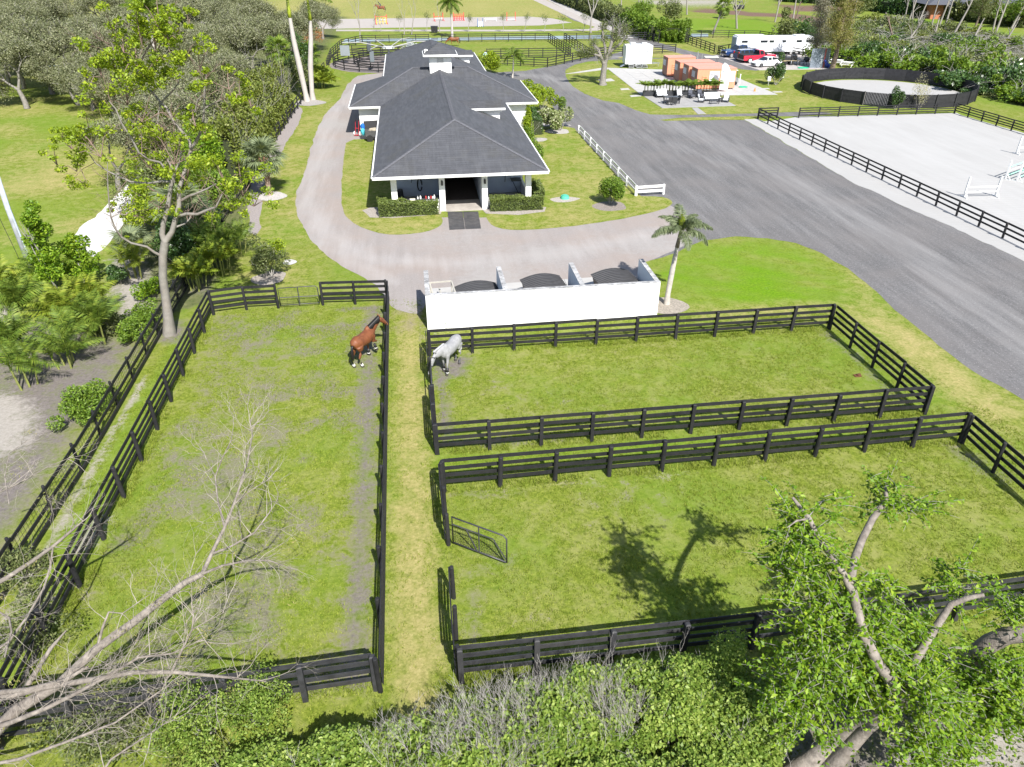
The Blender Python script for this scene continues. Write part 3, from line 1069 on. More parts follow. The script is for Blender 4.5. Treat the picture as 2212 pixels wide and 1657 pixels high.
def wall(x0, x1, y0, y1, z0=0, z1=2.79, m=WHITE, name="wall"):
    return MB().b(x0, x1, y0, y1, z0, z1).obj(name, m, barn)


wall(-1.90, -1.72, 57.4, 77.9)
wall(8.18, 8.36, 57.4, 77.9)
for xp in (-1.90, 1.58, 4.72, 7.98):
    MB().b(xp, xp + .42, 53.15, 53.60, 0, 2.79).obj("porch_column", WHITE, barn)
wall(-1.71, 1.72, 57.1, 57.3, m=BLUEG, name="wash_bay_wall")
wall(4.72, 8.17, 57.1, 57.3, m=BLUEG, name="wash_bay_wall")
wall(1.73, 1.90, 53.62, 77.0, m=BLUEG, name="aisle_wall")
wall(4.71, 4.88, 53.62, 77.0, m=BLUEG, name="aisle_wall")
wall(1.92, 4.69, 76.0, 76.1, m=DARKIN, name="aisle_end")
wall(-1.90, -1.72, 53.7, 57.3, 0, .95, m=WHITE, name="low_wall")
wall(8.18, 8.36, 53.7, 57.3, 0, .95, m=WHITE, name="low_wall")
wall(-1.46, 1.56, 53.42, 53.56, 0, .85, m=WHITE, name="low_wall")
wall(5.16, 7.96, 53.42, 53.56, 0, .85, m=WHITE, name="low_wall")
MB().b(-1.46, 1.56, 53.38, 53.60, .852, .90).obj("ledge", mat("dark_ledge", (.05, .05, .055), rough=.6), barn)
MB().b(5.16, 7.96, 53.38, 53.60, .852, .90).obj("ledge", MATS["dark_ledge"], barn)
# cross wing walls with open sheds on the ends
wall(-5.30, -2.2, 78.05, 78.2)
wall(-5.30, -5.14, 78.22, 82.0)
wall(-5.30, -5.14, 86.0, 89.7)
wall(-5.30, 11.7, 89.72, 89.88)
wall(-2.2, -2.05, 78.2, 89.7, m=WHITE)
wall(8.38, 11.70, 78.05, 78.2)
wall(11.54, 11.70, 78.22, 89.7)
wall(-1.90, -1.75, 89.9, 113.8)
wall(8.2, 8.36, 89.9, 113.8)
wall(-1.9, 8.36, 113.82, 114.0)
# cupola
CXc, CYc = XC + .12, TY
cup = bpy.data.objects.new("cupola", None)
COL.objects.link(cup)
cup.parent = barn
MB().b(CXc - 1.14, CXc + 1.14, CYc - 1.14, CYc + 1.14, 4.6, 6.95).obj("cupola_wall", WHITE, cup)
mbv = MB()
for k in range(5):
    mbv.box((CXc - .02, CYc - 1.155, 6.15 + k * .09), (.62, .03, .035), M=Matrix.Rotation(.5, 3, 'X'))
mbv.b(CXc - .36, CXc + .32, CYc - 1.152, CYc - 1.14, 6.08, 6.60)
mbv.obj("louvre_vent", mat("vent_grey", (.55, .55, .54), rough=.5), cup)
e = 1.72
ez, az = 6.98, 8.0
tn = (az - ez) / e
for pl, du, dl in (([(CXc - e, CYc - e, ez), (CXc + e, CYc - e, ez), (CXc, CYc, az)], (0, 1, tn), (1, 0, 0)),
                   ([(CXc + e, CYc - e, ez), (CXc + e, CYc + e, ez), (CXc, CYc, az)], (-1, 0, tn), (0, 1, 0)),
                   ([(CXc - e, CYc + e, ez), (CXc - e, CYc - e, ez), (CXc, CYc, az)], (1, 0, tn), (0, 1, 0)),
                   ([(CXc + e, CYc + e, ez), (CXc - e, CYc + e, ez), (CXc, CYc, az)], (0, -1, tn), (1, 0, 0))):
    mbs = MB()
    org = Vector(pl[0])
    mbs.add([Vector(p) for p in pl], [(0, 1, 2)])
    for q in clip_rows(pl, du, dl, org, .26, .6, .02):
        mbs.add(q.v, q.f)
    mbs.obj("cupola_roof", ROOFM, cup)
f = MB()
for a, b in (((-e, -e), (e, -e)), ((e, -e), (e, e)), ((e, e), (-e, e)), ((-e, e), (-e, -e))):
    f.beam((CXc + a[0] * 1.02, CYc + a[1] * 1.02, ez - .08), (CXc + b[0] * 1.02, CYc + b[1] * 1.02, ez - .08), .07, .17)
f.obj("cupola_fascia", TRIM, cup)
MB().b(CXc - e + .02, CXc + e - .02, CYc - e + .02, CYc + e - .02, ez - .14, ez - .10).obj("cupola_soffit", SOFF, cup)
for dx_ in (-.1,):
    MB().blob((CXc - 1.45, CYc - .9, ez + .35), (.22, .12, .12)).beam((CXc - 1.6, CYc - 1.1, ez + .1), (CXc - 1.45, CYc - .9, ez + .45), .05, .05).obj("floodlight", TRIM, cup)


def dormer(x0, x1, yc, hw, zt, zb):
    d = bpy.data.objects.new("dormer", None)
    COL.objects.link(d)
    d.parent = barn
    # gabled dormer facing +x : ridge along x, front cheek wall shows to the south
    mb = MB()
    mb.b(x0 + .9, x1 - .25, yc - hw + .35, yc + hw - .35, zb - .4, zb + .02)
    mb.obj("dormer_wall", WHITE, d)
    s = (zt - zb) / hw
    for sg in (-1, 1):
        pl = [(x0, yc + sg * hw, zb), (x1, yc + sg * hw, zb), (x1, yc, zt), (x0, yc, zt)]
        mbs = MB()
        mbs.add([Vector(p) for p in pl] + [Vector(p) - Vector((0, 0, .1)) for p in pl], [(0, 1, 2, 3), (7, 6, 5, 4), (0, 4, 5, 1), (1, 5, 6, 2), (0, 3, 7, 4)])
        for q in clip_rows(pl, (0, -sg, s), (1, 0, 0), Vector(pl[0]), .26, .6, .02):
            mbs.add(q.v, q.f)
        mbs.obj("dormer_roof", ROOFM, d)
        MB().beam((x0 + 1.0, yc + sg * (hw + .03), zb - .07), (x1, yc + sg * (hw + .03), zb - .07), .05, .17).obj("dormer_fascia", TRIM, d)
    return d


# dormers on the east slope: gable facing east
dormer(3.9, 8.05, 67.5, 1.6, 5.12, 4.72)
dormer(3.9, 8.05, 100.5, 1.6, 5.12, 4.72)
MB().b(5.0, 7.62, 66.35, 68.65, 3.3, 4.72).obj("dormer_cheek", WHITE, barn)
MB().b(5.0, 7.62, 99.35, 101.65, 3.3, 4.72).obj("dormer_cheek", WHITE, barn)
MB().prism([(-1.45, 53.65), (1.7, 53.65), (1.7, 57.08), (-1.45, 57.08)], 0, .03).prism([(4.9, 53.65), (8.1, 53.65), (8.1, 57.08), (4.9, 57.08)], 0, .03).obj("wash_bay_floor", CONCG, barn)
MB().b(1.92, 4.69, 55.6, 76.0, 0, .03).obj("aisle_floor", mat("dark_floor", (.07, .055, .05), rough=.8, var=.3), barn)
MB().b(1.92, 4.69, 53.0, 55.58, 0, .05).obj("threshold_slab", mat("warm_slab", (.36, .33, .30), rough=.8, var=.2, scale=1.2, dirt=.4, dirtcol=(.2, .18, .16)), barn)
# door lamps
for xx in (1.80, 4.94):
    l = MB().b(xx - .07, xx + .07, 53.03, 53.13, 1.95, 2.25)
    l.b(xx - .03, xx + .03, 53.10, 53.16, 2.25, 2.32)
    l.obj("wall_lamp", BLACKP, barn)
# hoses and ledge clutter in the wash bays
HOSE = mat("black_hose", (.015, .016, .018), rough=.5)


def hose(label, pts, r=.022):
    o = MB().tube(pts, r, 6).obj("hose", HOSE, smooth=True)
    return tag(o, label, "hose")


hose("short black hose hanging left in the left wash bay", [(-.45, 56.95, 2.7), (-.44, 56.9, 2.2), (-.40, 56.9, 1.6), (-.38, 56.9, 1.35), (-.45, 56.88, 1.15)])
hose("long black hose hanging above the looped hose in the left wash bay", [(.22, 56.95, 2.7), (.24, 56.9, 2.0), (.27, 56.85, 1.5)])
hose("thick black hose looped on the back wall of the left wash bay", [(.2 + .17 * math.cos(t), 56.9, .95 + .48 * math.sin(t)) for t in np.linspace(0, 5.9, 16)], .045)
hose("black hose with spray head hanging in the right wash bay", [(5.9, 56.95, 2.7), (5.86, 56.9, 2.0), (5.88, 56.9, 1.75), (6.0, 56.88, 1.66), (6.15, 56.85, 1.7)])
hose("long straight black hose in the right wash bay", [(6.95, 56.95, 2.7), (6.93, 56.9, 1.8), (6.88, 56.9, .9)])
wp = MAT_W = mat("white_plastic", (.82, .82, .80), rough=.35)
rp_ = mat("red_plastic", (.45, .05, .05), rough=.4)
for i, (xx, h, r) in enumerate(((-.02, .20, .05), (.18, .26, .06), (.58, .24, .055), (.78, .18, .05), (.95, .22, .05), (1.08, .17, .05), (1.2, .28, .06))):
    b = MB().tube([(0, 0, 0), (0, 0, h * .62), (0, 0, h * .75), (0, 0, h * .78), (0, 0, h)], [r, r, r * .45, r * .4, r * .4], 8).obj("bottle", rp_ if i in (2, 4) else wp, loc=(xx, 53.48, .902))
    tag(b, ["first white bottle from the left on the dark wash bay ledge", "tall white bottle second from the left on the ledge", "red bottle left of the small white ones on the ledge", "short white bottle in the middle of the ledge row",
            "red bottle right of the short white one on the ledge", "smallest white bottle near the right end of the ledge", "tallest white bottle at the right end of the ledge"][i], "bottle", "bottles on the wash bay ledge")
t_ = tag(MB().b(-.62, -.22, 53.36, 53.375, .62, .91).b(-.62, -.22, 53.36, 53.62, .905, .915).obj("towel", mat("cream_cloth", (.62, .60, .52), rough=.9)), "cream towel hung over the left wash bay ledge", "towel")
tr = tag(MB().prism([(7.3, 56.1), (8.1, 56.1), (8.1, 57.0), (7.3, 57.0)], 1.15, 1.2).beam((7.4, 56.2, 1.15), (7.9, 56.2, .1), .05, .05).obj("folding_table", BLACKP), "dark folded table leaning in the right wash bay corner", "table")
tag(MB().cyl((-1.35, 56.2, .55), .28, .6, 14, .22).obj("feed_bucket", BLACKP), "black bucket in the corner of the left wash bay", "bucket")
# rubber mats in front of the door
m0 = W(1006, 476)
k = 0
q = [W(967, 458), W(1033, 457.5), W(1039, 494), W(971, 497)]


def qat(u, v):
    a = q[3] * (1 - u) + q[2] * u
    b = q[0] * (1 - u) + q[1] * u
    return a * (1 - v) + b * v


for (u0_, u1_, v0_, v1_), lb in (((0, .49, 0, .56), "black rubber mat at the front left of the barn door mats"), ((.505, 1, 0, .54), "black rubber mat at the front right of the barn door mats"),
                                 ((0, .49, .575, 1), "black rubber mat at the left against the barn slab"), ((.505, 1, .555, 1), "black rubber mat at the right against the barn slab")):
    pts = [tuple(qat(a, b)[:2]) for a, b in ((u0_, v0_), (u1_, v0_), (u1_, v1_), (u0_, v1_))]
    tag(MB().prism(pts, .012, .034).obj("rubber_mat", mat("mat_rubber", (.050, .050, .053), rough=.8, var=.3, scale=3, dirt=.5, dirtcol=(.12, .11, .105))), lb, "mat", "rubber mats at the barn door")

# ------------------------------------------------------------------ white block bunker
bk = thing("manure_bunker", "long white block wall with four buttress walls forming three bays", "wall", (0, 34.15, 0))
BW = 12.32
HB = 1.95
WEATH = mat("weathered_white", (.50, .50, .505), rough=.9, var=.35, scale=5, bmp=.2, dirt=.85, dirtcol=(.10, .10, .10))
BWALL = mat("bunker_white", (.80, .80, .79), rough=.85, var=.03, scale=.8, bmp=.1, dirt=.15, dirtcol=(.66, .66, .65))
MB().b(.02, BW - .02, -.12, .10, 0, HB).obj("front_wall", BWALL, bk)
MB().b(.0, BW, -.125, .105, HB, HB + .03).obj("wall_cap", WEATH, bk)
for i, xx in enumerate((.02, 4.0, 8.05, 12.06)):
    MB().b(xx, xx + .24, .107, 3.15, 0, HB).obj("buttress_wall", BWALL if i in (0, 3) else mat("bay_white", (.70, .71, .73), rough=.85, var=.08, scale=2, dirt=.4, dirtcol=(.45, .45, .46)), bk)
    MB().b(xx - .005, xx + .245, .107, 3.155, HB, HB + .03).obj("wall_cap", WEATH, bk)
LIDM = mat("dumpster_black", (.045, .045, .048), rough=.45, var=.2, scale=3)
DUMPB = mat("dumpster_brown", (.07, .055, .045), rough=.6, var=.3, scale=4, dirt=.4, dirtcol=(.12, .07, .04))


def dumpster(label, x, y, rz):
    d = thing("dumpster", label, "dumpster", (x, y, 0), rz, "dumpsters in the bunker bays")
    d.scale = (1.0, 1.40, .86)
    MB().add([(-.95, -.7, .15), (.95, -.7, .15), (.95, .6, .15), (-.95, .6, .15), (-1.05, -.8, 1.2), (1.05, -.8, 1.2), (1.05, .75, 1.2), (-1.05, .75, 1.2)],
             [(0, 3, 2, 1), (0, 1, 5, 4), (1, 2, 6, 5), (2, 3, 7, 6), (3, 0, 4, 7), (4, 5, 6, 7)]).obj("bin_body", DUMPB, d)
    prof = [(-.86 + 1.66 * t, 1.21 + .30 * math.sin(PI * min(1, t * 1.02)) ** .9) for t in np.linspace(0, 1, 9)]
    MB().side(prof + [(.80, 1.2), (-.86, 1.2)], -1.1, .0).obj("lid", LIDM, d)
    MB().side(prof + [(.80, 1.2), (-.86, 1.2)], .02, 1.1).obj("lid", LIDM, d)
    for i in range(11):
        xx = -1.05 + i * .21
        r = MB().tube([(xx, p[0], p[1] + .015) for p in prof], .028, 4)
        r.obj("lid_rib", LIDM, d)
    for sx in (-1, 1):
        MB().b(sx * 1.0 - .06, sx * 1.0 + .06, -.5, .4, .7, .85).obj("lift_pocket", DUMPB, d)
        for sy in (-.5, .4):
            MB().cyl((sx * .8, sy, .08), .08, .05, 10, axis='X').obj("caster", BLACKM, d)
    return d


dumpster("black ribbed dumpster in the left bunker bay beside the cart frame", 2.85, 36.0, rad(96))
dumpster("black ribbed dumpster in the middle bunker bay", 6.55, 36.5, rad(96))
dumpster("black ribbed dumpster in the right bunker bay", 10.65, 36.7, rad(96))
tl = thing("utility_trailer", "small open utility trailer with tan rails parked in the left bunker bay", "trailer", (.98, 36.2, 0), rad(4))
TANM = mat("tan_metal", (.40, .38, .33), rough=.6, var=.1)
fr = MB()
for z in (1.25,):
    fr.beam((-.6, -1.0, z), (.6, -1.0, z), .07, .07).beam((-.6, 1.1, z), (.6, 1.1, z), .07, .07).beam((-.6, -1.0, z), (-.6, 1.1, z), .07, .07).beam((.6, -1.0, z), (.6, 1.1, z), .07, .07)
for sx in (-.6, .6):
    for sy in (-1, .05, 1.1):
        fr.beam((sx, sy, .5), (sx, sy, 1.25), .06, .06)
fr.obj("rail", TANM, tl)
MB().b(-.62, .62, -1.02, 1.12, .42, .52).obj("deck", BLACKP, tl)
for sx in (-.74, .74):
    MB().cyl((sx, 0, .3), .3, .16, 16, axis='X').obj("wheel", BLACKM, tl)
MB().beam((0, 1.1, .45), (0, 2.1, .42), .08, .08).obj("tow_bar", TANM, tl)
MB().blob((0, -.2, .75), (.5, .7, .3), 10, 6, .2).obj("black_bag", BLACKP, tl)
st = tag(MB().cyl((1.0, 33.85, .25), .012, .5, 6).blob((1.0, 33.85, .52), (.03, .03, .04), 6, 4).obj("sprinkler_stake", STEEL), "thin metal sprinkler stake in front of the white wall", "sprinkler")
# ------------------------------------------------------------------ fences
def board_mat(name, lo, hi, wear):
    m, n, p = _new(name)
    g = wpos(n)
    a = noise(n, g, 3.0, 5, .7)
    b = noise(n, g, 40, 3, .7)
    c = ramp(n, [(.3, lo), (.7, hi)], a).outputs[0]
    c = mixc(n, ramp(n, [(.60, (0, 0, 0)), (.75, (.6,) * 3)], b).outputs[0], c, wear)
    oi = n.nodes.new('ShaderNodeObjectInfo')
    c = mixc(n, ramp(n, [(.55, (0, 0, 0)), (1, (.42,) * 3)], oi.outputs['Random']).outputs[0], c, tuple(.6 * q for q in wear))
    n.links.new(c, p.inputs['Base Color'])
    p.inputs['Roughness'].default_value = .65
    p.inputs['Specular IOR Level'].default_value = .3
    bump(n, b, .3, .005, p)
    return m


FBLK = board_mat("black_fence_paint", (.010, .010, .011), (.024, .024, .027), (.06, .058, .058))
FOLD = board_mat("worn_black_fence_paint", (.018, .018, .020), (.045, .046, .050), (.11, .105, .10))
FWHT = mat("white_rail", (.72, .72, .71), rough=.45, var=.04)

_mesh = {}


def unit_board(m):
    k = ('b', m.name)
    if k not in _mesh:
        _mesh[k] = MB().b(-.5, .5, -.5, .5, -.5, .5).mesh("board", m)
    return _mesh[k]


def post_mesh(m, rnd, r, h):
    k = ('p', m.name, rnd, r, h)
    if k not in _mesh:
        if rnd:
            _mesh[k] = MB().tube([(0, 0, -.05), (0, 0, h - .03), (0, 0, h)], [r, r * .93, r * .72], 10).mesh("post", m)
        else:
            _mesh[k] = MB().b(-r, r, -r, r, -.05, h - .02).add([(-r, -r, h - .02), (r, -r, h - .02), (r, r, h - .02), (-r, r, h - .02), (-r * .6, -r * .6, h + .01), (r * .6, -r * .6, h + .01), (r * .6, r * .6, h + .01), (-r * .6, r * .6, h + .01)],
                                                             [(0, 1, 5, 4), (1, 2, 6, 5), (2, 3, 7, 6), (3, 0, 4, 7), (4, 5, 6, 7)]).mesh("post", m)
    return _mesh[k]


WIRE = mat("black_wire", (.02, .02, .02), rough=.5)


def fence(label, pts, nb=4, h=1.40, sp=2.13, side=1, m=None, rnd=True, r=.075, bh=.145, far=False, ends=(True, True), name="board_fence", group=None, mesh=False, cat="fence", top=.02, low=.28):
    """posts on the line, rails nailed to one side. every post and every rail board is a part"""
    m = m or FBLK
    p0 = Vector((pts[0][0], pts[0][1], 0))
    root = thing(name, label, cat, p0, 0, group)
    P = [Vector((a[0], a[1], 0)) for a in pts]
    pm = post_mesh(m, rnd, r, h)
    bm_ = unit_board(m)
    done_first = False
    for i in range(len(P) - 1):
        a, b = P[i], P[i + 1]
        d = b - a
        L = d.length
        k = max(1, round(L / sp))
        ang = math.atan2(d.y, d.x)
        nrm = Vector((-math.sin(ang), math.cos(ang), 0)) * side
        for j in range(k + 1):
            if j == 0 and (i > 0 or not ends[0]):
                continue
            if j == k and i == len(P) - 2 and not ends[1]:
                continue
            q = a + d * (j / k)
            lean = 0 if far else random.uniform(-.03, .03)
            o = link(pm, "post", root, Matrix.Translation(q - p0) @ Euler((lean, random.uniform(-.01, .01), ang + (0 if not rnd else random.random() * 6))).to_matrix().to_4x4() @ Matrix.Diagonal((1, 1, 1 + (0 if far else random.uniform(-.03, .03)), 1)))
        span = 2 if far else 1
        off = r + .022
        for j in range(0, k, span):
            j2 = min(k, j + span)
            s = a + d * (j / k)
            e = a + d * (j2 / k)
            Lb = (e - s).length
            for t in range(nb):
                z = h - top - bh / 2 - (h - top - bh - low) * t / (nb - 1) + (0 if far else random.uniform(-.02, .02))
                c = (s + e) / 2 + nrm * off - p0
                c.z = z
                M = Matrix.Translation(c) @ Euler((0, 0 if far else random.uniform(-.010, .010), ang)).to_matrix().to_4x4() @ Matrix.Diagonal((Lb - .006, .036, bh, 1))
                link(bm_, "rail_board", root, M)
        if mesh:
            w_ = MB()
            for z in np.arange(.08, h - .2, .16):
                w_.beam(a + nrm * (off - .03) - p0 + Vector((0, 0, z)), b + nrm * (off - .03) - p0 + Vector((0, 0, z)), .008, .008)
            for t in np.arange(0, L, .2):
                q = a + d * (t / L) + nrm * (off - .03) - p0
                w_.beam(q + Vector((0, 0, .03)), q + Vector((0, 0, h - .2)), .008, .008)
            w_.obj("wire_mesh", WIRE, root)
    return root


LX = -11.42
fence("four rail black board fence along the left side of the bay horse's paddock", [(LX, 37.41), (LX, 7.0)], side=-1, sp=2.10, r=.085)
fence("outer three rail black fence with wire beside the sandy left strip", [(-13.75, 41.5), (-13.62, 33), (-13.5, 24), (-13.75, 14)], nb=3, side=1, sp=2.35, rnd=True, r=.06, mesh=True, h=1.32, low=.10)
fence("short black fence left of the tube gate at the far end of the left paddock", [(LX, 37.45), (-9.75, 37.8), (-8.05, 37.8)], side=1, sp=1.8)
fence("short black fence right of the tube gate at the far end of the left paddock", [(-5.65, 37.85), (-2.1, 37.6)], side=1, sp=1.85)
fence("long black fence between the bay horse's paddock and the grassy lane", [(-2.08, 37.6), (-1.95, 12.85)], side=1, sp=2.1)
fence("near end fence of the left paddock behind the bare fallen tree", [(-11.42, 12.5), (-2.06, 12.93)], side=1, sp=1.9, m=FOLD, rnd=False, r=.075, ends=(True, True))
fence("black fence of the grey horse's paddock facing the white wall", [(.06, 31.32), (20.7, 31.4)], side=1, sp=2.07, rnd=False, r=.07)
fence("left side fence of the grey horse's paddock along the lane", [(.0, 31.3), (.0, 28.75)], side=-1, sp=1.9)
fence("short left side fence of the grey horse's paddock nearer the viewer", [(.02, 26.35), (.05, 23.34)], side=-1, sp=1.6, rnd=False, r=.09)
fence("near side fence of the grey horse's paddock", [(.06, 23.34), (20.81, 23.36)], side=1, sp=2.08, rnd=False, r=.07)
fence("right side fence of the grey horse's paddock", [(20.72, 31.3), (20.82, 23.45)], side=1, sp=2.0, rnd=True)
fence("far side fence of the large right paddock with thick round posts", [(.2, 21.0), (21.0, 21.3)], side=1, sp=2.08, r=.095)
fence("right side fence of the large right paddock running off to the right", [(21.05, 21.2), (21.0, 19.34), (21.0, 11)], side=1, sp=1.95)
fence("left side fence of the large right paddock above the open gate", [(.15, 20.9), (.20, 18.2)], side=-1, sp=1.35)
fence("left side fence of the large right paddock below the gate opening", [(.23, 15.87), (.20, 14.3), (.21, 12.95)], side=-1, sp=1.6)
fence("near side fence of the large right paddock behind the bottom hedge", [(.26, 12.85), (8.6, 12.88), (17.15, 13.1), (24, 13.3)], side=1, sp=2.12, m=FOLD, rnd=False, r=.075)
# arena fences, three rails
fence("long three rail black fence between the gravel yard and the white arena", [(38.1, 80.2), (38.45, 61.0), (38.87, 42.31), (39.1, 32.0), (39.2, 24)], nb=3, h=1.12, sp=2.45, side=1, rnd=False, r=.055, bh=.12, low=.30)
fence("short black fence at the corner of the arena entrance", [(38.1, 80.3), (40.35, 80.35)], nb=4, h=1.2, sp=2.3, side=-1, rnd=False, r=.06, bh=.12)
fence("far side fence of the white arena in front of the round pen", [(42.8, 80.1), (61.45, 79.9)], nb=4, h=1.12, sp=2.33, side=-1, rnd=False, r=.055, bh=.10)
fence("right side fence of the white arena running towards the right edge", [(61.5, 79.9), (61.9, 69), (62.1, 60)], nb=4, h=1.12, sp=2.3, side=1, rnd=False, r=.055, bh=.10)
fence("dark fence under the brush along the right boundary", [(63.9, 130), (67.7, 118.1), (68.75, 111), (75.5, 97), (76, 80), (76.3, 66)], nb=3, h=1.25, sp=2.5, side=-1, far=True, m=FBLK)
# paddocks behind the barn
HF = 1.45
fence("far fence of the back left paddock beside the pond", [(-8.4, 154.3), (4.2, 154.0)], side=-1, far=True, h=HF, bh=.11, r=.06, sp=2.5, rnd=False)
fence("far fence of the back middle paddock beside the pond", [(6.6, 154.0), (27.1, 152.6)], side=-1, far=True, h=HF, bh=.11, r=.06, sp=2.5, rnd=False)
fence("far fence of the back right paddock beside the pond", [(30.1, 152.2), (47, 151)], side=-1, far=True, h=HF, bh=.11, r=.06, sp=2.5, rnd=False)
fence("angled fence dividing the back middle paddock from the alley", [(27.1, 152.6), (27.2, 142), (27.1, 131)], side=1, far=True, h=HF, bh=.11, r=.06, sp=2.3, rnd=False)
fence("angled fence dividing the back right paddock from the alley", [(30.1, 152.2), (30.1, 142), (30.0, 130.5)], side=1, far=True, h=HF, bh=.11, r=.06, sp=2.3, rnd=False)
fence("near fence of the back middle paddock behind the blanketed horse", [(13.0, 131.5), (27.1, 131)], side=-1, far=True, h=HF, bh=.11, r=.06, sp=2.4, rnd=False)
fence("near fence of the back right paddock by the road bend", [(30.0, 130.5), (36, 130.8), (46, 133)], side=-1, far=True, h=HF, bh=.11, r=.06, sp=2.4, rnd=False)
fence("front fence of the small paddock with the blanketed horse", [(10.2, 123.4), (15.4, 123), (21.3, 120.2)], side=-1, far=True, h=HF, bh=.11, r=.06, sp=2.1, rnd=False)
fence("slanting front fence running to the road bend behind the barn", [(21.3, 120.2), (29.4, 127.8), (33.6, 130.7)], side=-1, far=True, h=HF, bh=.11, r=.06, sp=2.3, rnd=False)
fence("left boundary fence running up beside the palms to the pond", [(-12.3, 122), (-12.7, 135.5), (-11.8, 148), (-8.4, 154.2)], side=1, far=True, h=HF, bh=.11, r=.06, sp=2.5, rnd=False)
fence("inner fence line of the back left paddock", [(-9.5, 139), (3.5, 139)], side=-1, far=True, h=HF, bh=.11, r=.06, sp=2.4, rnd=False)
fence("boundary fence glimpsed behind the royal palm trunks", [(-13.9, 41.5), (-13.7, 60), (-13.6, 80), (-13.2, 101), (-12.6, 121)], nb=3, side=1, far=True, h=1.3, sp=2.6, bh=.12)
# small paddock by the parked trucks
fence("near fence of the small paddock beside the parked trucks", [(52.4, 151.6), (52.5, 131.7)], side=1, far=True, h=HF, bh=.12, r=.06, sp=2.3, rnd=False)
fence("short fence by the gate of the paddock beside the trucks", [(52.5, 129.9), (52.6, 127.0)], side=1, far=True, h=HF, bh=.12, r=.06, sp=1.6, rnd=False)
fence("low rail fence behind the blue pickup", [(52.6, 129.5), (63.5, 137.5)], side=1, nb=2, far=True, h=HF, bh=.12, r=.06, sp=2.6, rnd=False)
fence("back fence of the small paddock in front of the green field", [(52.4, 151.6), (60.2, 152.6), (68.7, 150.0)], side=1, far=True, h=HF, bh=.09, r=.06, sp=3.0, rnd=False)
fence("right fence of the small paddock running behind the white trailer", [(68.7, 150.0), (71.5, 140), (74, 128), (71, 118)], side=1, far=True, h=HF, bh=.12, r=.06, sp=2.6, rnd=False)
fence("low fence segment by the road bend near the bare tree", [(46, 152), (47, 146)], side=1, far=True, h=HF, bh=.12, r=.06, sp=2, rnd=False)

# white rail fence along the gravel yard
fence("long low white rail fence between the barn lawn and the gravel yard", [(16.95, 76.3), (16.95, 54.85)], nb=2, h=.78, sp=2.7, side=1, m=FWHT, rnd=False, r=.07, bh=.15, low=.22, top=0, name="white_rail_fence")
fence("short white rail fence at the near end of the long white fence", [(17.0, 54.8), (19.25, 54.95)], nb=2, h=.80, sp=2.2, side=-1, m=FWHT, rnd=False, r=.075, bh=.2, low=.25, top=0, name="white_rail_fence", group=None)


# gates
def tube_gate(label, a, b, h=1.15, style=0, mesh=False):
    a, b = Vector((*a, 0)), Vector((*b, 0))
    d = b - a
    L = d.length
    g = thing("tube_gate", label, "gate", a, math.atan2(d.y, d.x))
    gm = mat("gate_tube_dark", (.05, .05, .055), rough=.4, var=.2)
    z0 = .18
    rr = .028
    MB().tube([(.05, 0, z0), (.05, 0, h), (L - .15, 0, h), (L - .03, 0, h - .12), (L - .03, 0, z0)], rr, 6).tube([(.05, 0, z0), (L - .03, 0, z0)], rr, 6).obj("gate_frame", gm, g, smooth=True)
    MB().tube([(L * .5, 0, z0), (L * .5, 0, h)], rr * .9, 6).obj("upright", gm, g)
    MB().tube([(.05, 0, z0 + (h - z0) * .72), (L * .75, 0, z0 + (h - z0) * .72), (L - .05, 0, z0 + .1)] if style else [(.05, 0, z0 + (h - z0) * .45), (L - .03, 0, z0 + (h - z0) * .42)], rr * .8, 6).obj("cross_tube", gm, g)
    if style:
        MB().tube([(L * .28, 0, z0 + (h - z0) * .7), (L * .47, 0, z0)], rr * .7, 6).obj("brace", gm, g)
    if mesh:
        w_ = MB()
        hh = z0 + (h - z0) * (.72 if style else .95)
        for z in np.arange(z0 + .08, hh, .1):
            w_.beam((.06, 0, z), (L - .05, 0, z), .006, .006)
        for t in np.arange(.15, L - .05, .1 if style else .3):
            w_.beam((t, 0, z0), (t, 0, hh), .006, .006)
        w_.obj("wire_mesh", WIRE, g)
    return g


tube_gate("thin tube gate closed in the far end fence of the left paddock", (-7.95, 37.74), (-5.78, 37.8), 1.2, 0, True)
tube_gate("open tube gate with wire mesh swung into the right paddock", (.32, 18.15), (2.05, 16.95), 1.3, 1, True)
tube_gate("plain tube gate in the left side of the grey horse's paddock", (.02, 28.65), (.02, 26.45), 1.2, 0, False)
tube_gate("small tube gate in the paddock fence beside the blue pickup", (52.5, 131.5), (52.5, 130.0), 1.3, 0, True)

